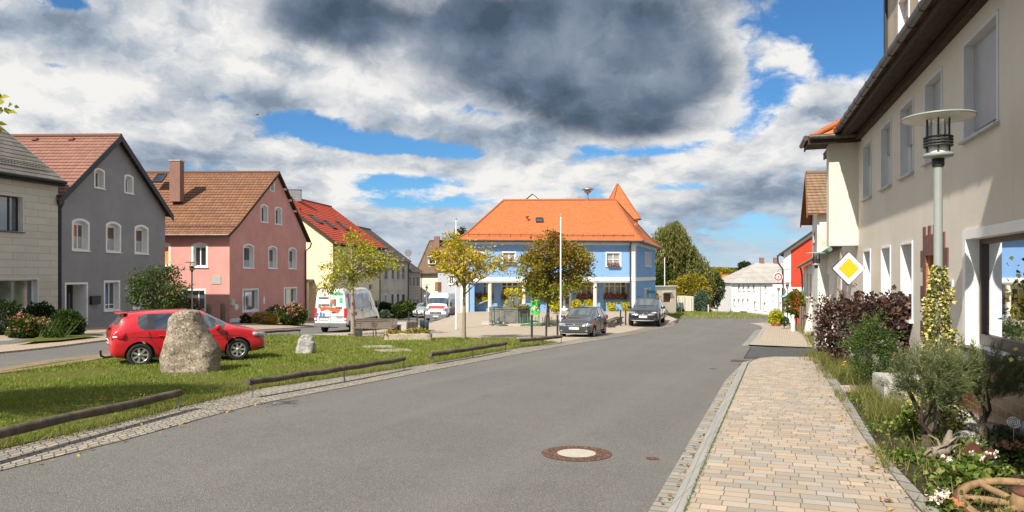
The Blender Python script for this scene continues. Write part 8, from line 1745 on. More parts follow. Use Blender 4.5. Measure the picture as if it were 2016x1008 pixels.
def street_things():
 # priority road sign
 y = 17.3; c = at(1671, 528.5, y); t = thing('priority_sign', 'yellow and white diamond priority road sign before the rough cast house', 'road sign', (c.x, y, G(c.x, y))); fr = Frame((c.x-1, y), (c.x+1, y)); hd = 33.5/F*y
 def dia(mb, r, w, cr=0.0):
  pts = []
  for q in range(4):
   a = q*PI/2; v = Vector((math.cos(a), math.sin(a))); tt = Vector((-v.y, v.x)); pts += [fr(1+(v.x*(1-cr)-tt.x*cr)*r, c.z+(v.y*(1-cr)-tt.y*cr)*r, w), fr(1+v.x*(1-cr*0.5)*r, c.z+v.y*(1-cr*0.5)*r, w), fr(1+(v.x*(1-cr)+tt.x*cr)*r, c.z+(v.y*(1-cr)+tt.y*cr)*r, w)]
  mb.face(pts); return pts
 m = MB(); a = dia(m, hd, 0.0, 0.05); bk = [p-fr.n*0.03 for p in a]; m.face(bk[::-1]); [m.quad(bk[i], bk[(i+1) % 12], a[(i+1) % 12], a[i]) for i in range(12)]; m.build('plate', MATS['black_metal'], t)
 m = MB(); dia(m, hd*0.955, 0.003, 0.05); m.build('white_field', MATS['sign_white'], t); m = MB(); dia(m, hd*0.60, 0.005, 0.02); m.build('black_border', MATS['black_metal'], t); m = MB(); dia(m, hd*0.585, 0.007, 0.02); m.build('yellow_field', MATS['sign_yellow'], t)
 m = MB(); m.tube([(c.x, y+0.06, G(c.x, y)-0.1), (c.x, y+0.06, c.z+hd*0.7)], 0.036, 10); m.build('pole', MATS['zinc'], t)
 # brewery sign on the red house corner, street name sign
 y = 57.0; c = at(1531.5, 545, y); t = thing('inn_sign', 'round white and red hanging inn sign at the red house corner', 'sign', c); fr = Frame((c.x-1, y), (c.x+1, y)); ax = Matrix.Rotation(PI/2, 3, 'X'); r = 9/F*y
 m = MB(); m.lathe([(r, -0.06), (r, 0.06)], c, 28, False, ax); m.build('disc', MATS['sign_white'], t); m = MB(); pts = lambda q: [fr(1+q*math.cos(k*PI/14), c.z+q*math.sin(k*PI/14), 0.07) for k in range(28)]; o, i_ = pts(r*0.86), pts(r*0.56); [m.quad(o[k], o[(k+1) % 28], i_[(k+1) % 28], i_[k]) for k in range(28)]; m.build('red_ring', MATS['sign_red'], t)
 m = MB(); m.face([fr(1-r*0.2, c.z-r*0.35, 0.075), fr(1+r*0.2, c.z-r*0.35, 0.075), fr(1+r*0.2, c.z+r*0.3, 0.075), fr(1-r*0.2, c.z+r*0.3, 0.075)]); m.build('emblem', MATS['terracotta'], t)
 m = MB(); m.fbox(fr, fr.px(1521.5), fr.px(1540), at(0, 567, y).z, at(0, 560, y).z, -0.05, 0.05); p_ = m.build('name_panel', MATS['sign_white'], t); m = MB(); u0, u1 = fr.px(1523), fr.px(1538.5); vm = at(0, 563.5, y).z; rnd = random.Random(3); k = u0
 while k < u1-0.06: w = rnd.uniform(0.03, 0.07); m.fbox(fr, k, k+w, vm-0.07, vm+rnd.choice((0.02, 0.07)), 0.05, 0.056); k += w+0.035
 m.build('lettering', MATS['grey_frame'], p_); m = MB(); m.tube([fr(1, c.z+r, 0), fr(1, c.z+r+0.2, 0), fr(2.0, c.z+r+0.25, 0)], 0.025, 6); m.tube([fr(1, c.z-r, 0), fr(1, at(0, 560, y).z, 0)], 0.02, 6); m.build('bracket', MATS['black_metal'], t)
 y = 50.0; c = at(1544, 583.5, y); t = thing('street_name_sign', 'blue green street name sign on a thin post before the red house', 'sign', (c.x, y, G(c.x, y))); fr = Frame((c.x-1, y), (c.x+1, y)); m = MB(); m.fbox(fr, fr.px(1537), fr.px(1550), c.z-0.06, c.z+0.08, -0.01, 0.01); p_ = m.build('plate', MATS['sign_teal'], t); m = MB(); m.fbox(fr, fr.px(1539.5), fr.px(1547), c.z-0.01, c.z+0.035, 0.01, 0.014); m.build('lettering', MATS['sign_white'], p_); m = MB(); m.tube([fr(1, G(c.x, y)-0.1, -0.04), fr(1, c.z+0.12, -0.04)], 0.03, 6); m.build('post', MATS['zinc'], t)
 # blue one-way style sign by the side road lamp
 y = 65.5; c = at(836.5, 583, y); t = thing('blue_sign', 'small blue square road sign on the side road before the cream house', 'road sign', (c.x, y, G(c.x, y))); fr = Frame((c.x-1, y), (c.x+1, y)); m = MB(); m.fbox(fr, 1-0.14, 1+0.14, c.z-0.16, c.z+0.16, -0.01, 0.01); m.build('plate', MATS['sign_blue'], t); m = MB(); m.fbox(fr, 1-0.03, 1+0.03, c.z-0.10, c.z+0.05, 0.011, 0.013); m.fbox(fr, 1-0.07, 1+0.07, c.z+0.05, c.z+0.09, 0.011, 0.013); m.build('symbol', MATS['sign_white'], t); m = MB(); m.tube([fr(1, G(c.x, y), -0.04), fr(1, c.z+0.5, -0.04)], 0.03, 6); m.build('post', MATS['zinc'], t); m = MB(); m.fbox(fr, 1-0.2, 1+0.04, c.z+0.42, c.z+0.50, -0.01, 0.01); m.build('upper_plate', MATS['black_metal'], t)
 # terracotta tub with a big green plant, chair, milk churn, fence posts
 g = gp(1528, 642, 0.06); t = thing('plant_tub', 'terracotta tub with a lush light green plant on the far pavement', 'planter', g); m = MB(); m.lathe([(0.28, 0), (0.40, 0.28), (0.43, 0.30), (0.43, 0.34), (0.38, 0.34)], g, 18); m.build('tub', MATS['terracotta'], t); rs = np.random.RandomState(8); n = 900; u = rs.normal(size=(n, 3)); u /= np.linalg.norm(u, axis=1)[:, None]; u[:, 2] = np.abs(u[:, 2])*1.25-0.15; P_ = u*(0.5+0.5*rs.rand(n))[:, None]*[0.55, 0.5, 0.72]+np.array([g.x, g.y, g.z+0.36]); leaf_mesh('plant', MATS['leaf_lime'], P_, 0.17, t, u, 0.3, 0.6, 0.3, 9, rs.rand(n)*0.55-0.1)
 g = gp(1512.5, 638, 0.06); t = thing('garden_chair', 'grey garden chair beside the terracotta tub', 'chair', g); m = MB(); m.box(g+Vector((0.05, 0.2, 0.42)), (0.45, 0.45, 0.04)); m.build('seat', MATS['zinc'], t); m = MB(); m.box(g+Vector((0.26, 0.2, 0.68)), (0.04, 0.45, 0.48)); m.build('backrest', MATS['zinc'], t)
 for dx, dy in ((-0.14, 0.02), (0.24, 0.02), (-0.14, 0.38), (0.24, 0.38)): m = MB(); m.tube([g+Vector((dx, dy, 0)), g+Vector((dx, dy, 0.42))], 0.02, 5); m.build('leg', MATS['zinc'], t)
 g = gp(1561, 652, 0.06); m = MB(); m.lathe([(0.11, 0), (0.12, 0.05), (0.12, 0.58), (0.075, 0.74), (0.075, 0.84), (0.10, 0.88), (0.10, 0.92), (0.02, 0.96)], g, 16); tag(m.build('milk_churn', MATS['lamp_white'], None, g), 'old white milk churn by the fence posts of the cottage', 'churn')
 y = 43;
 for k, px in enumerate((1569, 1573.5)): x = (px-CX)/F*y+0.2; m = MB(); m.tube([(x, y, G(x, y)-0.1), (x+0.03, y, G(x, y)+1.5)], 0.07, 7); tag(m.build('fence_post', MATS['bench_wood'], None), ('old grey fence post behind the milk churn, left of two', 'old grey fence post behind the milk churn, right of two')[k], 'post')
 c = at(1565, 598, 44); shrub('climbing_bush', 'yellow green leafy bush on a post before the red house wall', c, (0.62, 0.5, 0.85), 'leaf_yellow', 1500, 0.15, 91, None, 5, (c.x, 44, G(c.x, 44)), 'shrub', lump=0.3, tonerange=(-0.2, 0.35))
 c = at(1545, 632, 43.5); shrub('low_bush', 'small green bush beside the terracotta tub', c, (0.25, 0.25, 0.25), 'leaf_green', 300, 0.12, 92, None, 3, (c.x, 43.5, G(c.x, 43.5)), 'shrub')
 rs = np.random.RandomState(14); q = []
 for a, b in zip(gpl((1597, 687), (1588, 668), (1572, 655)), gpl((1588, 668), (1572, 655), (1556, 646))):
  for k in range(220): p = a.lerp(b, rs.rand()); q.append((p.x+abs(rs.normal())*0.25, p.y+rs.normal()*0.2, p.z+0.03))
 o = blades('wall_weeds', MATS['weed_blade'], np.array(q), 0.15+0.35*rs.rand(len(q)), 0.02, 36, 0.4); o['kind'] = 'stuff'
 # trailer, solar panel and posts on the far green
 y = 82; c = at(1356, 600, y); t = thing('box_trailer', 'pale box trailer standing on the far green', 'trailer', (c.x, y, G(c.x, y))); z0, z1 = at(0, 612.5, y).z, at(0, 583.5, y).z; m = MB(); m.box((c.x-0.1, y+1.3, (z0+z1)/2), (0.95, 2.6, z1-z0), 0.18); m.build('box', MATS['cream_frame'], t); m = MB(); [m.box((c.x-0.1+0.16*k, y-0.02, (z0+z1)/2), (0.03, 0.04, (z1-z0)*0.96), 0.18) for k in (-2.6, 0, 2.6)]; m.build('ribs', MATS['concrete'], t)
 for dx in (-0.5, 0.45): m = MB(); m.lathe([(0.2, -0.09), (0.3, -0.07), (0.3, 0.07), (0.2, 0.09)], (c.x+dx, y+1.0, z0-0.05), 14, True, Matrix.Rotation(PI/2, 3, 'Y')); m.build('wheel', MATS['black_metal'], t)
 y = 80; c = at(1338, 602, y); t = thing('solar_panel', 'tilted dark solar panel left of the box trailer', 'solar panel', (c.x, y, G(c.x, y))); M = Matrix.Rotation(-0.5, 3, 'X')
 for k in range(2): m = MB(); m.box(c+Vector((-0.4+k*0.62, 0, 0)), (0.52, 0.04, 0.75), 0.1, M); m.build('panel', MATS['pane'], t)
 m = MB(); m.tube([c+Vector((0, 0.1, 0)), Vector((c.x, y+0.3, G(c.x, y)))], 0.04, 6); m.tube([c+Vector((-0.7, -0.05, 0.4)), c+Vector((0.55, -0.05, 0.4))], 0.03, 5); m.build('stand', MATS['silver'], t)
 for px, h, lab in ((1341.5, 2.0, 'slim wooden post in front of the solar panel'), (1394.5, 1.0, 'short pale post right of the egg shaped conifer')): x = (px-CX)/F*79; m = MB(); m.tube([(x, 79, G(x, 79)-0.1), (x, 79, G(x, 79)+h)], 0.07, 6); tag(m.build('marker_post', MATS['cream_frame'], None), lab, 'post')
 x = (1404-CX)/F*84; m = MB(); m.ico((x, 84, G(x, 84)+0.3), 0.55, 3, 0.3, 1.5, 4, (1.1, 0.8, 0.7)); tag(m.build('garden_rock', MATS['limestone'], None), 'grey garden rock at the end of the far green', 'stone')
 x, z = at(505, 226, 70).x, at(505, 226, 70).z; m = MB(); m.mesh([(x-0.32, 70, z+0.10), (x, 70.1, z), (x, 69.9, z), (x+0.30, 70, z+0.14), (x, 70.3, z+0.01)], [(0, 2, 1), (2, 3, 1), (0, 1, 4), (1, 3, 4)]); m.ico((x, 70, z-0.01), 0.05, 1, squash=(0.8, 2.6, 0.8)); tag(m.build('bird', MATS['black_metal'], None), 'small dark bird flying in the clouds', 'bird')
def garden_things():
 # rusty squirrel silhouette
 g = gp(1925, 921, 0.05); fr = Frame((g.x-0.3, g.y-0.03), (g.x+0.3, g.y+0.03)); k = g.y/F; pts = [(-14, -2), (-8, 14), (-16, 20), (-25, 20), (-27, 30), (-23, 40), (-14, 46), (-4, 45), (4, 38), (8, 26), (11, 16), (18, 30), (24, 33), (30, 38), (33, 31), (39, 27), (36, 20), (30, 18), (32, 8), (22, 4), (26, -4)]
 m = MB(); f0 = [fr(0.3+x*k, g.z+0.02+y*k, 0.0) for x, y in pts]; bm = bmesh.new(); vs = [bm.verts.new(p) for p in f0]; fc = bm.faces.new(vs); r = bmesh.ops.triangulate(bm, faces=[fc]); V = [v.co.copy() for v in bm.verts]; F_ = [[v.index for v in f.verts] for f in bm.faces]; bm.verts.index_update(); F_ = [[v.index for v in f.verts] for f in bm.faces]; bm.free()
 m.mesh(V, F_, False); m.mesh([v-fr.n*0.008 for v in V], [f[::-1] for f in F_], False); n = len(f0)
 for i in range(n): m.quad(f0[i]-fr.n*0.008, f0[(i+1) % n]-fr.n*0.008, f0[(i+1) % n], f0[i])
 m.tube([fr(0.3, g.z-0.1, -0.01), fr(0.3, g.z+0.05, -0.01)], 0.01, 5); tag(m.build('squirrel_figure', MATS['rust'], None, g), 'rusty flat metal squirrel figure among the garden plants', 'garden figure')
 # wagon wheel lying in the bed
 c = gp(2000, 1022, 0.0); c = Vector((c.x+0.06, c.y-0.02, G(c.x, c.y)+0.11)); t = thing('wagon_wheel', 'old wooden wagon wheel lying in the bed at the lower right corner', 'wheel', c); M = Matrix.Rotation(R(8), 3, 'X') @ Matrix.Rotation(R(-6), 3, 'Y'); Rw = 0.42
 m = MB(); m.tube([c+M @ Vector((Rw*math.cos(q*PI/20), Rw*math.sin(q*PI/20), 0)) for q in range(41)], 0.034, 8, caps=False); m.build('rim', MATS['wheel_wood'], t); m = MB(); m.tube([c+M @ Vector(((Rw+0.036)*math.cos(q*PI/20), (Rw+0.036)*math.sin(q*PI/20), 0)) for q in range(41)], 0.016, 6, caps=False); m.build('iron_tyre', MATS['rust'], t)
 for q in range(8): m = MB(); a = q*PI/4+0.2; d = Vector((math.cos(a), math.sin(a), 0)); m.tube([c+M @ (d*0.08), c+M @ (d*0.25), c+M @ (d*Rw)], [0.026, 0.032, 0.022], 8); m.build('spoke', MATS['wheel_wood'], t)
 m = MB(); m.lathe([(0.09, -0.09), (0.105, -0.03), (0.105, 0.03), (0.08, 0.10), (0.03, 0.10)], c, 16, True, M); m.build('hub', MATS['wheel_wood'], t); m = MB(); m.lathe([(0.075, 0.10), (0.085, 0.13), (0.01, 0.135)], c, 16, True, M); m.build('hub_cap', MATS['rust'], t)
 # driftwood root
 g = gp(1845, 905, 0.05); m = MB(); rnd = random.Random(5)
 m.tube([g+Vector((-0.14, 0, 0.02)), g+Vector((-0.03, 0.02, 0.07)), g+Vector((0.10, 0.02, 0.09)), g+Vector((0.14, 0.03, 0.20)), g+Vector((0.15, 0.02, 0.30))], [0.03, 0.06, 0.055, 0.045, 0.02], 9)
 for k in range(14): a = rnd.uniform(0, 2*PI); s_ = g+Vector((rnd.uniform(-0.1, 0.1), 0, rnd.uniform(0.03, 0.12))); e = s_+Vector((math.cos(a)*rnd.uniform(0.08, 0.17), rnd.uniform(-0.08, 0.08), rnd.uniform(-0.04, 0.17))); m.tube([s_, s_.lerp(e, 0.5)+Vector((0.02, 0, 0.03)), e], [0.022, 0.013, 0.004], 6)
 tag(m.build('driftwood', MATS['driftwood'], None, g), 'grey weathered driftwood root in the bed before the broom bushes', 'driftwood')
 # pale stone step block and doorstep
 g = gp(1760, 800, 0.05); m = MB(); M = R(-18.2); c = g+Vector((0.28, 0.35, 0.20)); bm = bmesh.new(); bmesh.ops.create_cube(bm, size=1); bmesh.ops.scale(bm, vec=(0.62, 1.05, 0.42), verts=bm.verts); bmesh.ops.bevel(bm, geom=bm.edges[:], offset=0.02, segments=2, affect='EDGES'); rot = Matrix.Rotation(M, 3, 'Z'); m.mesh([c+rot @ v.co for v in bm.verts], [[v.index for v in f.verts] for f in bm.faces]); bm.free(); tag(m.build('stone_block', MATS['white_stone'], None, g), 'pale stone block at the end of the garden path', 'stone block')
 # silver spiral ornament on a rod, watering can beside it
 y = 7.6; c = at(1996, 831, y); t = thing('spiral_ornament', 'silver spiral disc on a thin rod in the bed at the right edge', 'garden ornament', (c.x, y, G(c.x, y))); m = MB(); ax = (Vector((0, 0, EYE))-c).normalized(); sx = Vector((0, 0, 1)).cross(ax).normalized(); sy = ax.cross(sx); r = 0.066
 m.tube([c+(sx*math.cos(q*0.35)+sy*math.sin(q*0.35))*r*(q/70) for q in range(4, 72)], 0.0055, 6); m.build('spiral', MATS['silver'], t); m = MB(); m.tube([c-ax*0.01+Vector((0, 0, -0.06)), Vector((c.x, y, G(c.x, y)))], 0.005, 5); m.build('rod', MATS['silver'], t)
 y = 7.9; c = at(2012, 838, y); t = thing('watering_can', 'grey watering can behind the silver spiral', 'watering can', c); m = MB(); m.lathe([(0.075, -0.10), (0.08, -0.09), (0.07, 0.05), (0.04, 0.08)], c+Vector((0.03, 0, 0)), 14); m.build('body', MATS['zinc'], t); m = MB(); m.tube([c+Vector((-0.04, 0, -0.05)), c+Vector((-0.13, -0.02, 0.04))], [0.018, 0.012], 7); m.build('spout', MATS['zinc'], t)
 # terracotta shard by the wheel
 g = gp(1880, 1000, 0.05); m = MB(); m.box(g+Vector((0.02, 0, 0.03)), (0.10, 0.12, 0.06), 0.5); tag(m.build('terracotta_shard', MATS['terracotta'], None, g), 'broken piece of terracotta left of the wagon wheel', 'shard')
 # pale gravel and stones along the foot of the wall
 rs = random.Random(9); m = MB()
 for k in range(420):
  s = rs.random(); px, py = 1868+s*100, 800+s*55+rs.gauss(0, 14); g = gp(px+rs.gauss(0, 14), py, 0.05); m.ico(g+Vector((0, 0, 0.015)), rs.uniform(0.018, 0.05), 1, 0.3, 2.0, k*1.3, (1, 1, 0.7))
 o = m.build('gravel', MATS['white_stone'], None); o['kind'] = 'stuff'
 for k, (px, py, r, lab) in enumerate(((1935, 800, 0.13, 'pale rock under the right broom bush by the tile plinth'), (1900, 870, 0.11, 'grey rock between the broom stems'))): g = gp(px, py, 0.05); m = MB(); m.ico(g+Vector((0, 0, 0.05)), r, 3, 0.3, 1.6, k*4+1, (1.2, 0.9, 0.75)); tag(m.build('garden_rock', MATS['white_stone'], None, g), lab, 'stone')
# ---------------------------------------------------------------- vehicles
def build_car_mats():
 def paint(name, col, metal=0.0):
  m, t, b = new_mat(name); P(t, b, col=col, rough=0.35, metal=metal, coat=1.0, coatr=0.04, spec=0.5, nrm=t.bump(t.noise(objc(t), 3.0, 2, 0.5), 0.02, 0.01))
 paint('paint_red', (0.52, 0.008, 0.018)); paint('paint_grey', (0.060, 0.062, 0.066), 0.3); paint('paint_black', (0.012, 0.014, 0.020), 0.2); paint('paint_white', (0.78, 0.79, 0.80)); paint('paint_silver', (0.42, 0.44, 0.46), 0.5)
 m_glass('car_glass', (0.018, 0.024, 0.026), 0.02, 0.5); m_glass('windscreen_glass', (0.045, 0.060, 0.057), 0.02, 0.55); m_plain('tyre', (0.018, 0.018, 0.018), 0.85, amt=0.2); m_plain('rim', (0.50, 0.50, 0.49), 0.35, 0.6, amt=0.05); m_plain('dark_plastic', (0.030, 0.031, 0.033), 0.6, amt=0.15); m_plain('grey_plastic', (0.14, 0.145, 0.15), 0.6, amt=0.1)
 m_plain('tail_red', (0.55, 0.008, 0.02), 0.15, amt=0.05, coat=0.6); m_plain('headlight', (0.40, 0.43, 0.46), 0.08, 0.4, amt=0.1, scale=20, coat=1.0); m_plain('plate_white', (0.80, 0.80, 0.78), 0.4, amt=0.02); m_plain('plate_blue', (0.03, 0.13, 0.50), 0.4); m_plain('letter_blue', (0.02, 0.22, 0.60), 0.4); m_plain('chrome', (0.75, 0.75, 0.76), 0.12, 1.0, amt=0.02)
 m_plain('picture_orange', (0.72, 0.115, 0.035), 0.4, amt=0.25, scale=6); m_plain('picture_grey', (0.16, 0.15, 0.15), 0.4, amt=0.5, scale=9); m_plain('picture_green', (0.06, 0.50, 0.20), 0.4); m_plain('picture_sky', (0.42, 0.48, 0.56), 0.4, amt=0.3, scale=2); m_plain('red_film', (0.45, 0.05, 0.04), 0.4)
build_car_mats()
CARFR = Frame((0, 0), (1, 0))

def shell(t, st, glass, paint, arches, r_arch, sub=2, dark='dark_plastic', side_mat='car_glass', roofglass=()):
 """body skin through cross sections st = (x, zb, zm, zr, wl, wb, wr); glass = set of (segment, band) shown as windows"""
 rings = []
 for (x, zb, zm, zr, wl, wb, wr) in st:
  h = [(0, zb), (wl*0.86, zb), (wl, zb+0.07), (wl+0.015, zb+(zm-zb)*0.5), (wb+0.012, zm-0.07), (wb-0.005, zm)]
  if zr-zm > 0.12: h += [(wr+0.02, zr-0.075), (wr*0.80, zr-0.012), (0, zr+0.012)]
  else: h += [(wb*0.93, zm+(zr-zm)*0.55), (wb*0.66, zr), (0, zr+0.012)]
  rings.append((x, h))
 bm = bmesh.new(); n = 9; ring_v = []
 for x, h in rings:
  v = [bm.verts.new((x, -p[0], p[1])) for p in h]; w = [v[0]]+[bm.verts.new((x, p[0], p[1])) for p in h[1:8]]+[v[8]]
  ring_v.append((v, w))
 cl = bm.edges.layers.float.new('crease_edge')
 for i in range(len(st)-1):
  for sd in (0, 1):
   a, b = ring_v[i][sd], ring_v[i+1][sd]
   for k in range(n-1):
    q = (a[k], b[k], b[k+1], a[k+1]) if sd == 0 else (a[k], a[k+1], b[k+1], b[k]); f = bm.faces.new(q); f.smooth = True
    if (i, k) in glass: f.material_index = 1 if k == 5 else 2
    elif k == 5 and (i-1, 5) in glass and (i+1, 5) in glass: f.material_index = 3
 for i, rv in ((0, True), (len(st)-1, False)):
  v, w = ring_v[i]
  for k in range(n-1):
   if k == 0: q = (v[0], v[1], w[1]); q = q
   elif k == n-2: q = (v[k], v[k+1], w[k])
   else: q = (v[k], v[k+1], w[k+1], w[k])
   if k == 0: q = (w[1], v[0], v[1])
   f = bm.faces.new(q if not rv else q[::-1]); f.smooth = True
 bmesh.ops.recalc_face_normals(bm, faces=bm.faces[:])
 for e in bm.edges:
  ms = {f.material_index for f in e.link_faces}
  if len(ms) > 1: e[cl] = 0.95
 me = D.meshes.new('tmp'); bm.to_mesh(me); bm.free(); o = D.objects.new('tmp', me); C.objects.link(o)
 for m_ in (paint, side_mat, 'windscreen_glass', dark): me.materials.append(MATS[m_])
 md = o.modifiers.new('s', 'SUBSURF'); md.levels = sub; md.render_levels = sub
 cut = []
 if arches:
  for ax in arches:
   cm = MB(); W = 3.0; cm.lathe([(r_arch, -W/2), (r_arch, W/2)], (ax[0], 0, ax[1]), 40, True, Matrix.Rotation(PI/2, 3, 'X')); c = cm.build('cut', MATS[dark]); cut.append(c); b = o.modifiers.new('b', 'BOOLEAN'); b.operation = 'DIFFERENCE'; b.object = c; b.solver = 'EXACT'; b.material_mode = 'TRANSFER'
 dg = bpy.context.evaluated_depsgraph_get(); dg.update(); ev = o.evaluated_get(dg); m2 = ev.to_mesh(); mats = [s.name if s else '' for s in m2.materials]
 V = [v.co.copy() for v in m2.vertices]; polys = [(tuple(p.vertices), p.material_index, p.normal.copy()) for p in m2.polygons]; ev.to_mesh_clear()
 D.objects.remove(o); D.meshes.remove(me)
 for c in cut: m_ = c.data; D.objects.remove(c); D.meshes.remove(m_)
 def part(fs, name, mat):
  mp = {}; vs = []; ff = []
  for f in fs:
   q = []
   for i in f:
    if i not in mp: mp[i] = len(vs); vs.append(V[i])
    q.append(mp[i])
   ff.append(q)
  mb = MB(); mb.mesh(vs, ff, True); return mb.build(name, MATS[mat], t)
 part([p[0] for p in polys if p[1] == 0], 'body', paint)
 dk = [p[0] for p in polys if p[1] >= 3]
 if dk: part(dk, 'dark_trim', dark)
 for mi, mat in ((1, side_mat), (2, 'windscreen_glass')):
  rest = [p[0] for p in polys if p[1] == mi]; byv = {}
  for fi, f in enumerate(rest):
   for v in f: byv.setdefault(v, []).append(fi)
  seen = set()
  for s0 in range(len(rest)):
   if s0 in seen: continue
   st_ = [s0]; seen.add(s0); comp = []
   while st_:
    f = st_.pop(); comp.append(rest[f])
    for v in rest[f]:
     for g in byv[v]:
      if g not in seen: seen.add(g); st_.append(g)
   part(comp, 'side_window' if mi == 1 else 'windscreen', mat)
def wheel(t, x, y, z, r, w, side, spokes=7, rim='rim', cover=True):
 ax = Matrix.Rotation(-side*PI/2, 3, 'X'); c = Vector((x, y, z)); m = MB(); m.lathe([(r*0.62, -w/2), (r*0.93, -w/2), (r, -w*0.36), (r, w*0.36), (r*0.95, w/2), (r*0.66, w/2), (r*0.63, w*0.30)], c, 32, True, ax); ty = m.build('wheel', MATS['tyre'], t)
 m = MB(); m.lathe([(r*0.66, w*0.46), (r*0.62, w*0.50), (r*0.585, w*0.44)], c, 32, True, ax, False)
 for k in range(spokes):
  a = 2*PI*k/spokes; d = Vector((math.cos(a), math.sin(a), 0)); p = Vector((-d.y, d.x, 0)); q = [(0.10, 0.085), (0.10, -0.085), (0.60, -0.105), (0.60, 0.105)]; m.face([c+ax @ (d*(u*r)+p*(v*r)+Vector((0, 0, w*0.44))) for u, v in q])
 m.lathe([(r*0.16, w*0.44), (r*0.14, w*0.50), (0.001, w*0.51)], c, 16, True, ax); m.build('rim', MATS[rim], ty); m = MB(); m.lathe([(r*0.63, w*0.36), (0.001, w*0.36)], c, 24, False, ax); m.build('rim_back', MATS['dark_plastic'], ty)
def blob(t, name, mat, c, r, rot=None, sub=2):
 m = MB(); bm = bmesh.new(); bmesh.ops.create_cube(bm, size=2); bmesh.ops.subdivide_edges(bm, edges=bm.edges[:], cuts=3, use_grid_fill=True); M = rot or Matrix.Identity(3); V = []
 for v in bm.verts: p = v.co; q = p.normalized()*1.25; s = p*0.55+q*0.45; V.append(Vector(c)+M @ Vector((s.x*r[0], s.y*r[1], s.z*r[2])))
 m.mesh(V, [[v.index for v in f.verts] for f in bm.faces], True); bm.free(); return m.build(name, MATS[mat], t)
def plate(t, x, z, txt, front=True, w=0.52, h=0.11, name='number_plate', y0=0.0):
 fr = Frame((x, y0-1), (x, y0+1)) if front else Frame((x, y0+1), (x, y0-1)); m = MB(); m.fbox(fr, 1-w/2, 1+w/2, z-h/2, z+h/2, 0.0, 0.012); o = m.build(name, MATS['plate_white'], t); m = MB(); m.fbox(fr, 1-w/2, 1-w/2+0.045, z-h/2, z+h/2, 0.012, 0.014); m.build('euro_band', MATS['plate_blue'], o); m = MB(); m.text(txt, fr, 1.02, z, 0.0135, h*0.82, 0.002); m.build('characters', MATS['black_metal'], o)
def seam(t, pts, name='door_seam', r=0.006):
 m = MB(); m.tube(pts, r, 4); return m.build(name, MATS['dark_plastic'], t)
def mirror_part(t, x, y, z, mat, side, s=1.0):
 blob(t, 'wing_mirror', mat, (x, y+side*0.10*s, z), (0.06*s, 0.10*s, 0.065*s))
 m = MB(); m.tube([(x+0.02, y, z-0.05), (x, y+side*0.06*s, z-0.03)], 0.02, 6); m.build('mirror_arm', MATS['dark_plastic'], t)

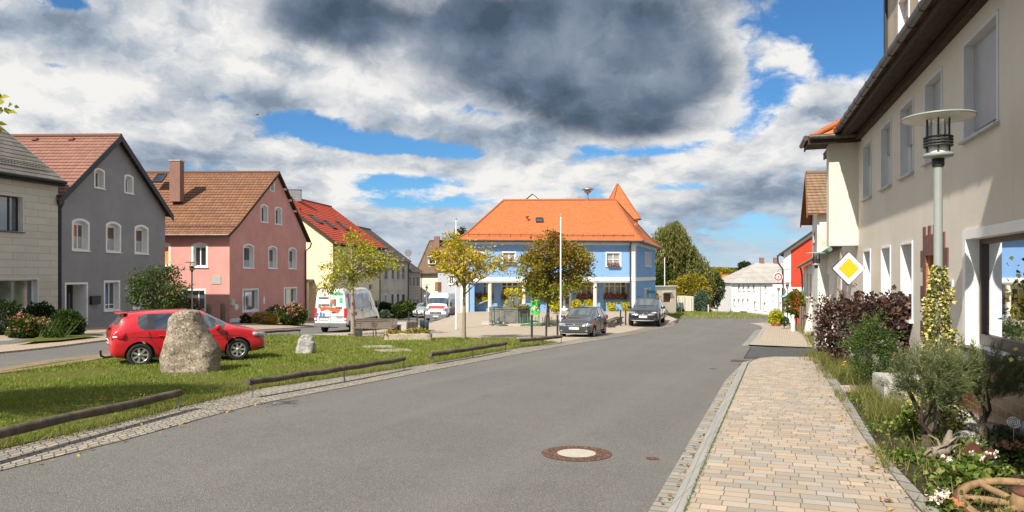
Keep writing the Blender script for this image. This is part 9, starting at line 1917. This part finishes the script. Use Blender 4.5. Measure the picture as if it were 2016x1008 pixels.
def hatchback(name, label, paint, ptxt, loc, head, kind):
 t = thing(name, label, 'car', (0, 0, 0))
 if kind == 'red':
  st = [(-1.99, 0.42, 0.72, 0.80, 0.66, 0.64, 0.58), (-1.94, 0.30, 0.90, 1.02, 0.80, 0.78, 0.60), (-1.86, 0.24, 0.98, 1.13, 0.85, 0.82, 0.60), (-1.66, 0.20, 0.99, 1.40, 0.865, 0.835, 0.61), (-1.36, 0.19, 0.975, 1.45, 0.867, 0.842, 0.625), (-1.12, 0.19, 0.965, 1.465, 0.867, 0.845, 0.63), (-0.98, 0.19, 0.96, 1.47, 0.867, 0.845, 0.63), (-0.16, 0.19, 0.935, 1.47, 0.867, 0.845, 0.64), (-0.06, 0.19, 0.93, 1.465, 0.867, 0.845, 0.64), (0.32, 0.19, 0.92, 1.41, 0.867, 0.845, 0.62), (0.86, 0.19, 0.925, 1.12, 0.867, 0.84, 0.60), (1.02, 0.19, 0.93, 1.0, 0.866, 0.835, 0.60), (1.45, 0.20, 0.86, 0.925, 0.86, 0.80, 0.55), (1.80, 0.22, 0.77, 0.82, 0.80, 0.74, 0.5), (1.94, 0.27, 0.66, 0.71, 0.70, 0.66, 0.45), (2.0, 0.36, 0.56, 0.60, 0.58, 0.56, 0.4)]
  gl = {(4, 5), (6, 5), (8, 5), (9, 5), (2, 6), (2, 7), (9, 6), (9, 7), (10, 6), (10, 7)}; gl = {(4, 5), (6, 5), (8, 5), (9, 5), (2, 6), (2, 7), (9, 6), (9, 7)}
  ra, rx, fx = 0.365, -1.31, 1.16
 else:
  st = [(-1.98, 0.42, 0.72, 0.80, 0.66, 0.64, 0.58), (-1.93, 0.30, 0.90, 1.02, 0.79, 0.77, 0.58), (-1.85, 0.24, 0.97, 1.12, 0.83, 0.80, 0.58), (-1.66, 0.20, 0.97, 1.38, 0.84, 0.81, 0.59), (-1.50, 0.19, 0.96, 1.43, 0.842, 0.82, 0.60), (-1.05, 0.19, 0.94, 1.455, 0.842, 0.82, 0.61), (-0.95, 0.19, 0.94, 1.46, 0.842, 0.82, 0.61), (-0.12, 0.19, 0.92, 1.46, 0.842, 0.82, 0.62), (-0.02, 0.19, 0.915, 1.455, 0.842, 0.82, 0.62), (0.34, 0.19, 0.91, 1.40, 0.842, 0.82, 0.61), (0.92, 0.19, 0.915, 1.10, 0.842, 0.815, 0.60), (1.08, 0.19, 0.92, 0.99, 0.84, 0.81, 0.60), (1.50, 0.20, 0.87, 0.935, 0.83, 0.78, 0.55), (1.82, 0.22, 0.78, 0.83, 0.79, 0.74, 0.5), (1.94, 0.26, 0.64, 0.69, 0.72, 0.70, 0.48), (1.99, 0.34, 0.54, 0.58, 0.62, 0.60, 0.42)]
  gl = {(4, 5), (6, 5), (8, 5), (9, 5), (2, 6), (2, 7), (9, 6), (9, 7)}; ra, rx, fx = 0.35, -1.27, 1.20
 W = st[7][4]; rw = ra-0.055; shell(t, st, gl, paint, [(rx, rw), (fx, rw)], ra)
 for x in (rx, fx):
  for s in (-1, 1): wheel(t, x, s*(W-0.10), rw, rw, 0.19, s)
 for s in (-1, 1):
  mirror_part(t, 0.60, s*(W-0.02), 0.98, paint, s)
  seam(t, [(-0.11, s*(W+0.017), 0.30), (-0.11, s*(W+0.018), 0.62), (-0.11, s*(W-0.004), 0.90)]); seam(t, [(0.86, s*(W+0.017), 0.34), (0.88, s*(W+0.018), 0.62), (0.84, s*(W-0.006), 0.90)])
  seam(t, [(-1.10, s*(W-0.004), 0.93), (-1.08, s*(W+0.018), 0.75), (-0.86, s*(W+0.018), 0.45), (-0.84, s*(W+0.016), 0.30)])
  seam(t, [(-1.75, s*(W-0.015), 0.79), (-0.9, s*(W+0.012), 0.775), (0.9, s*(W+0.012), 0.76), (1.35, s*(W-0.0), 0.745)], 'side_crease', 0.005)
  for hx in (-0.86, 0.02): m = MB(); m.tube([(hx, s*(W+0.012), 0.80), (hx+0.08, s*(W+0.035), 0.805), (hx+0.17, s*(W+0.012), 0.80)], 0.017, 6); m.build('door_handle', MATS[paint], t)
  sk = MB(); sk.box((-0.08, s*(W+0.004), 0.205), (1.75, 0.03, 0.07)); sk.build('sill_strip', MATS['dark_plastic'], t)
  if kind == 'red':
   blob(t, 'tail_light', 'tail_red', (-1.78, s*0.735, 0.83), (0.17, 0.12, 0.10), Matrix.Rotation(s*0.35, 3, 'Z')); blob(t, 'tail_light_lens', 'plate_white', (-1.83, s*0.755, 0.82), (0.09, 0.09, 0.035), Matrix.Rotation(s*0.35, 3, 'Z'))
   blob(t, 'headlight', 'headlight', (1.74, s*0.66, 0.70), (0.20, 0.13, 0.06), Matrix.Rotation(-s*0.55, 3, 'Z') @ Matrix.Rotation(0.18, 3, 'Y'))
  else:
   blob(t, 'tail_light', 'tail_red', (-1.86, s*0.70, 0.86), (0.12, 0.14, 0.11), Matrix.Rotation(s*0.5, 3, 'Z'))
   blob(t, 'headlight', 'headlight', (1.79, s*0.60, 0.655), (0.17, 0.19, 0.075), Matrix.Rotation(-s*0.42, 3, 'Z')); blob(t, 'fog_light', 'headlight', (1.90, s*0.58, 0.37), (0.06, 0.10, 0.035), Matrix.Rotation(-s*0.3, 3, 'Z'))
 if kind == 'red':
  m = MB(); m.tube([(-1.80, 0.0, 0.24), (-2.05, 0, 0.22), (-2.14, 0, 0.27), (-2.15, 0, 0.36)], [0.028, 0.03, 0.03, 0.026], 8); m.ico((-2.15, 0, 0.39), 0.034, 2); m.build('tow_bar', MATS['black_metal'], t)
  plate(t, -1.985, 0.66, 'NEW HB 12', False); blob(t, 'spoiler', paint, (-1.70, 0, 1.415), (0.13, 0.58, 0.025)); m = MB(); m.tube([(-1.93, -0.30, 1.01), (-1.98, -0.32, 1.02), (-1.99, 0.32, 1.02)], 0.02, 5); m.build('rear_wiper', MATS['black_metal'], t)
  m = MB(); m.box((1.955, 0, 0.40), (0.07, 0.9, 0.14)); m.build('lower_grille', MATS['dark_plastic'], t); m = MB(); m.box((1.93, 0, 0.63), (0.08, 0.75, 0.07)); m.build('grille', MATS['dark_plastic'], t); plate(t, 2.0, 0.50, 'NEW HB 12', True)
  b = MB(); b.tube([(1.45, -0.805, 0.345), (1.80, -0.775, 0.325), (1.93, -0.64, 0.31)], 0.03, 6); b.build('bumper_vent', MATS['dark_plastic'], t)
 else:
  m = MB(); m.box((1.945, 0, 0.665), (0.07, 0.84, 0.060)); m.build('grille', MATS['dark_plastic'], t); m = MB(); m.tube([(1.985, -0.42, 0.63), (1.995, 0.42, 0.63)], 0.010, 6); m.build('grille_trim', MATS['chrome'], t); m = MB(); m.lathe([(0.062, 0), (0.062, 0.02), (0.045, 0.024)], (1.975, 0, 0.665), 20, True, Matrix.Rotation(PI/2, 3, 'Y')); m.build('emblem', MATS['chrome'], t)
  m = MB(); m.box((1.955, 0, 0.385), (0.09, 1.02, 0.15)); m.build('lower_grille', MATS['dark_plastic'], t); m = MB(); m.tube([(1.93, -0.68, 0.245), (1.99, -0.3, 0.235), (1.99, 0.3, 0.235), (1.93, 0.68, 0.245)], 0.016, 6); m.build('bumper_trim', MATS['zinc'], t); plate(t, 1.995, 0.50, ptxt, True)
  m = MB(); m.tube([(1.02, -0.55, 1.0), (1.0, 0.1, 1.03)], 0.012, 5); m.build('wiper', MATS['black_metal'], t)
  m = MB(); m.box((0.66, 0.25, 1.13), (0.02, 0.30, 0.10), 0, Matrix.Rotation(-0.9, 3, 'Y')) if False else None
 t.location = loc; t.rotation_euler = (0, 0, head); return t
def suv(label, loc, head):
 t = thing('parked_suv', label, 'car', (0, 0, 0)); paint = 'paint_black'
 st = [(-2.33, 0.50, 0.85, 0.92, 0.74, 0.72, 0.6), (-2.27, 0.38, 1.04, 1.14, 0.90, 0.88, 0.64), (-2.15, 0.30, 1.10, 1.30, 0.93, 0.90, 0.65), (-1.92, 0.27, 1.10, 1.58, 0.94, 0.905, 0.66), (-1.75, 0.26, 1.09, 1.63, 0.943, 0.91, 0.67), (-1.15, 0.26, 1.07, 1.67, 0.943, 0.915, 0.69), (-1.05, 0.26, 1.07, 1.675, 0.943, 0.915, 0.69), (-0.2, 0.26, 1.05, 1.675, 0.943, 0.915, 0.70), (-0.1, 0.26, 1.05, 1.67, 0.943, 0.915, 0.70), (0.25, 0.26, 1.045, 1.60, 0.943, 0.915, 0.69), (0.85, 0.26, 1.05, 1.24, 0.943, 0.91, 0.66), (1.0, 0.26, 1.06, 1.13, 0.943, 0.905, 0.66), (1.6, 0.27, 1.02, 1.10, 0.935, 0.89, 0.62), (2.12, 0.30, 0.92, 0.99, 0.90, 0.84, 0.58), (2.28, 0.34, 0.74, 0.80, 0.82, 0.80, 0.52), (2.34, 0.42, 0.60, 0.66, 0.70, 0.68, 0.46)]
 shell(t, st, {(4, 5), (6, 5), (8, 5), (9, 5), (2, 6), (2, 7), (9, 6), (9, 7)}, paint, [(-1.40, 0.37), (1.46, 0.37)], 0.43)
 for x in (-1.40, 1.46):
  for s in (-1, 1): wheel(t, x, s*0.83, 0.37, 0.37, 0.24, s, 5)
 for s in (-1, 1):
  mirror_part(t, 0.62, s*0.92, 1.12, paint, s, 1.25); seam(t, [(-0.15, s*0.958, 0.40), (-0.15, s*0.96, 0.75), (-0.15, s*0.93, 1.0)]); seam(t, [(0.86, s*0.955, 0.42), (0.9, s*0.958, 0.7), (0.86, s*0.92, 1.0)])
  blob(t, 'headlight', 'headlight', (2.14, s*0.66, 0.84), (0.14, 0.17, 0.055), Matrix.Rotation(-s*0.35, 3, 'Z')); blob(t, 'tail_light', 'tail_red', (-2.18, s*0.74, 0.98), (0.13, 0.16, 0.08), Matrix.Rotation(s*0.4, 3, 'Z'))
  m = MB(); fr = Frame((2.325, -s*0.17-1), (2.325, -s*0.17+1)); m.fbox(fr, 0.86, 1.14, 0.73, 0.90, -0.05, 0.008); m.build('kidney_grille', MATS['chrome'], t); m = MB(); m.fbox(fr, 0.88, 1.12, 0.75, 0.88, 0.0, 0.014); m.build('grille_mesh', MATS['dark_plastic'], t)
  m = MB(); m.tube([(-1.7, s*0.70, 1.68), (-1.6, s*0.70, 1.725), (0.0, s*0.71, 1.725), (0.12, s*0.71, 1.66)], 0.018, 6); m.build('roof_rail', MATS['dark_plastic'], t)
  m = MB(); m.box((2.27, s*0.66, 0.48), (0.10, 0.32, 0.12), -s*0.3); m.build('air_intake', MATS['dark_plastic'], t)
 m = MB(); m.box((2.30, 0, 0.46), (0.10, 0.80, 0.12)); m.build('lower_grille', MATS['dark_plastic'], t); m = MB(); m.tube([(2.25, -0.75, 0.38), (2.345, -0.4, 0.36), (2.345, 0.4, 0.36), (2.25, 0.75, 0.38)], 0.025, 6); m.build('bumper_trim', MATS['zinc'], t); plate(t, 2.345, 0.60, 'NEW X 33', True)
 m = MB(); m.box((0.0, 0, 1.69), (0.05, 0.9, 0.02)); m.build('antenna_fin', MATS['dark_plastic'], t) if False else None
 t.location = loc; t.rotation_euler = (0, 0, head); return t
def sprinter(loc, head):
 t = thing('picture_van', 'white high roofed van with kitchen picture and blue letters on its rear doors', 'van', (0, 0, 0)); paint = 'paint_white'
 st = [(-2.95, 0.50, 1.20, 2.45, 0.93, 0.93, 0.80), (-2.92, 0.46, 1.22, 2.57, 0.965, 0.955, 0.83), (-2.80, 0.44, 1.22, 2.62, 0.985, 0.975, 0.84), (-1.0, 0.44, 1.22, 2.64, 0.99, 0.98, 0.84), (0.75, 0.44, 1.22, 2.63, 0.99, 0.98, 0.84), (0.95, 0.44, 1.22, 2.60, 0.99, 0.98, 0.83), (1.42, 0.42, 1.22, 2.34, 0.99, 0.97, 0.80), (2.02, 0.40, 1.22, 1.72, 0.985, 0.95, 0.78), (2.22, 0.40, 1.20, 1.40, 0.98, 0.93, 0.76), (2.62, 0.40, 1.02, 1.12, 0.95, 0.88, 0.66), (2.86, 0.42, 0.86, 0.94, 0.86, 0.80, 0.6), (2.95, 0.46, 0.70, 0.78, 0.74, 0.70, 0.5)]
 shell(t, st, {(5, 5), (6, 5), (6, 6), (6, 7), (7, 6), (7, 7)}, paint, [(-1.75, 0.35), (1.95, 0.35)], 0.41)
 for x in (-1.75, 1.95):
  for s in (-1, 1): wheel(t, x, s*0.86, 0.34, 0.34, 0.22, s, 6)
 fr = Frame((-2.968, 1.0), (-2.968, -1.0))    # the rear, u from the van's left to right
 m = MB(); m.fbox(fr, 0.995, 1.005, 0.62, 2.5, -0.02, 0.004); [m.fbox(fr, a, b, 1.0, 1.01, -0.02, 0.004) for a, b in ((0.1, 0.99), (1.01, 1.9))]; m.build('door_gap', MATS['grey_plastic'], t)
 m = MB(); m.box((-2.94, 0, 0.52), (0.16, 1.90, 0.22)); m.build('rear_bumper', MATS['grey_plastic'], t)
 for s in (-1, 1):
  m = MB(); m.box((-2.90, s*0.90, 1.12), (0.14, 0.15, 0.72)); m.build('tail_light', MATS['tail_red'], t); m = MB(); m.box((-2.955, s*0.90, 0.86), (0.03, 0.13, 0.12)); m.build('reverse_light', MATS['plate_white'], t)
  m = MB(); m.box((-0.4, s*0.995, 0.60), (4.4, 0.03, 0.30)); m.build('side_moulding', MATS['grey_plastic'], t); m = MB(); m.box((1.60, s*1.16, 1.55), (0.14, 0.20, 0.42)); m.build('wing_mirror', MATS['dark_plastic'], t)
  seam(t, [(0.78, s*0.985, 2.2), (0.78, s*1.0, 1.3), (0.78, s*1.003, 0.62)]); seam(t, [(-0.45, s*0.93, 2.3), (-0.45, s*1.0, 1.25), (-0.45, s*1.003, 0.62)])
  blob(t, 'headlight', 'headlight', (2.62, s*0.72, 0.92), (0.2, 0.14, 0.12), Matrix.Rotation(-s*0.5, 3, 'Z'))
  for q in (-0.62, 0.92): m = MB(); m.box((q, s*1.005, 1.25), (0.18, 0.03, 0.05)); m.build('door_handle', MATS['dark_plastic'], t)
 # picture film on the rear doors: showroom with orange tables, edge cut as a V
 m = MB(); m.face([fr(u, v, 0.006) for u, v in ((0.36, 1.50), (0.42, 1.30), (0.80, 1.42), (1.12, 1.30), (1.28, 1.25), (1.42, 1.18), (1.62, 1.40), (1.22, 1.52), (0.62, 1.56))]); m.build('picture_tables', MATS['picture_orange'], t)
 m = MB(); [m.fbox(fr, a, b, c, d, 0.004, 0.007) for a, b, c, d in ((0.28, 0.42, 1.50, 1.72), (0.46, 0.95, 1.60, 1.72), (1.02, 1.12, 1.58, 1.82), (1.20, 1.34, 1.62, 2.00), (1.30, 1.70, 1.44, 1.56), (0.30, 0.90, 2.02, 2.12))]; m.build('picture_chairs', MATS['picture_grey'], t)
 m = MB(); [m.fbox(fr, a, b, c, d, 0.004, 0.0065) for a, b, c, d in ((1.05, 1.75, 2.24, 2.38), (1.56, 1.72, 1.80, 2.08))]; m.build('picture_green_panels', MATS['picture_green'], t)
 m = MB(); m.fbox(fr, 1.05, 1.20, 1.72, 1.98, 0.004, 0.0065); m.build('picture_orange_panel', MATS['picture_orange'], t)
 m = MB(); m.text('P', fr, 0.20, 1.10, 0.006, 0.27, 0.004, bold=0.012); m.text('E', fr, 0.42, 1.13, 0.006, 0.27, 0.004, bold=0.012, tilt=-0.08); m.text('K', fr, 0.62, 1.08, 0.006, 0.27, 0.004, bold=0.012, tilt=-0.03); m.build('lettering', MATS['letter_blue'], t)
 m = MB(); [m.fbox(fr, 1.35, 1.35+L_, z, z+0.018, 0.004, 0.0055) for z, L_ in ((1.02, 0.42), (0.96, 0.48), (0.90, 0.36), (0.74, 0.40))]; m.build('small_print', MATS['grey_plastic'], t)
 m = MB(); m.fbox(fr, 0.30, 0.92, 0.94, 1.0, 0.004, 0.03); m.build('plate_recess', MATS['grey_plastic'], t); plate(t, -2.972, 0.84, 'AS EP 83', False, y0=0.42); m = MB(); m.fbox(fr, 1.08, 1.30, 1.22, 1.27, 0.0, 0.03); m.build('rear_handle', MATS['dark_plastic'], t)
 m = MB(); m.tube([(-2.9, -0.45, 0.42), (-2.98, -0.45, 0.40), (-2.98, 0.45, 0.40), (-2.9, 0.45, 0.42)], 0.04, 6); m.tube([(-2.9, 0, 0.40), (-3.06, 0, 0.38), (-3.10, 0, 0.46)], 0.03, 6); m.build('tow_bar', MATS['dark_plastic'], t)
 # film on the right side
 f2 = Frame((-3, -0.995), (3, -0.995)); m = MB(); m.face([f2(u, v, 0.02-(v-1.3)*0.105) for u, v in ((0.5, 1.45), (3.6, 1.35), (3.75, 2.25), (0.45, 2.3))]); m.build('side_picture', MATS['picture_sky'], t)
 m = MB(); [m.face([f2(a, c, 0.024-(c-1.3)*0.105), f2(b, c, 0.024-(c-1.3)*0.105), f2(b, d, 0.024-(d-1.3)*0.105), f2(a, d, 0.024-(d-1.3)*0.105)]) for a, b, c, d in ((0.25, 0.5, 2.1, 2.32), (1.15, 1.36, 1.35, 1.9), (1.2, 1.5, 1.0, 1.2))]; m.build('side_red_panels', MATS['red_film'], t)
 t.location = loc; t.rotation_euler = (0, 0, head); return t
def boxer(loc, head):
 t = thing('side_road_van', 'white van with red side stripe and grey bumper parked in the side road', 'van', (0, 0, 0)); paint = 'paint_white'
 st = [(-2.5, 0.50, 1.25, 2.35, 0.95, 0.95, 0.84), (-2.4, 0.45, 1.25, 2.46, 0.99, 0.98, 0.86), (0.8, 0.42, 1.25, 2.48, 1.02, 1.0, 0.87), (1.0, 0.42, 1.25, 2.44, 1.02, 1.0, 0.86), (1.45, 0.40, 1.25, 2.08, 1.02, 0.99, 0.84), (1.85, 0.38, 1.22, 1.56, 1.01, 0.97, 0.82), (2.0, 0.38, 1.18, 1.36, 1.0, 0.95, 0.80), (2.32, 0.36, 1.0, 1.12, 0.97, 0.92, 0.72), (2.46, 0.38, 0.82, 0.90, 0.90, 0.86, 0.64), (2.52, 0.42, 0.66, 0.74, 0.80, 0.78, 0.56)]
 shell(t, st, {(3, 5), (4, 5), (4, 6), (4, 7)}, paint, [(-1.5, 0.34), (1.55, 0.34)], 0.40)
 for x in (-1.5, 1.55):
  for s in (-1, 1): wheel(t, x, s*0.88, 0.33, 0.33, 0.22, s, 6)
 m = MB(); m.box((2.44, 0, 0.50), (0.22, 1.86, 0.34)); m.build('front_bumper', MATS['grey_plastic'], t); m = MB(); m.box((2.47, 0, 0.80), (0.16, 1.02, 0.14)); m.build('grille', MATS['dark_plastic'], t); m = MB(); m.box((2.545, 0, 0.80), (0.02, 0.22, 0.07)); m.build('emblem', MATS['chrome'], t); plate(t, 2.555, 0.50, 'NEW K 90', True)
 m = MB(); fr = Frame((0, 0), (1, 0)); m.mesh([(2.02, -0.72, 1.385), (2.30, -0.70, 1.16), (2.30, 0.70, 1.16), (2.02, 0.72, 1.385)], [(0, 1, 2, 3)], False); m.build('bonnet_stripe', MATS['red_film'], t)
 for s in (-1, 1):
  blob(t, 'headlight', 'headlight', (2.26, s*0.76, 1.0), (0.16, 0.14, 0.20), Matrix.Rotation(-s*0.4, 3, 'Z')); m = MB(); m.box((1.50, s*1.16, 1.48), (0.12, 0.20, 0.36)); m.build('wing_mirror', MATS['dark_plastic'], t); m = MB(); m.box((-0.3, s*1.028, 0.92), (3.4, 0.02, 0.42)); m.build('side_stripe', MATS['red_film'], t); m = MB(); m.box((-0.2, s*1.02, 0.55), (2.6, 0.03, 0.2)); m.build('side_moulding', MATS['grey_plastic'], t)
 t.location = loc; t.rotation_euler = (0, 0, head); return t
def vehicles():
 h = R(35); p = Vector((-9.25, 19.5)); hatchback('parked_hatchback', 'bright red hatchback parked across the far edge of the lawn behind the boulder', 'paint_red', '', (p.x, p.y, G(p.x, p.y)+0.055), h, 'red')
 hatchback('parked_hatchback', 'dark grey hatchback parked at the plaza kerb in front of the blue building', 'paint_grey', 'NEW BS 75', (3.65, 34.75, G(3.65, 34.75)+0.05), R(-110), 'grey')
 g = gp(1269, 643.5); hd = R(-108); c = g-Vector((math.cos(hd), math.sin(hd), 0))*1.46; suv('black sport utility car parked at the right end of the plaza', (c.x, c.y, G(c.x, c.y)+0.05), hd)
 sprinter((-9.98, 42.07, G(-9.98, 42.07)+0.04), R(81.5))
 boxer((-6.35, 61.5, G(-6.35, 61.5)+0.03), R(-96))
 o = hatchback('parked_hatchback', 'silver car half hidden behind the red and white side road van', 'paint_silver', 'NEW S 41', ((833-CX)/F*71, 71.5, G((833-CX)/F*71, 71.5)+0.02), R(-100), 'grey')
# ---------------------------------------------------------------- put everything up
vehicles(); lamps(); poles(); bollards(); stones(); rails(); road_covers(); square_things(); street_things(); garden_things()
veg_square(); veg_far(); veg_left(); veg_blue(); lawn_grass(); garden()
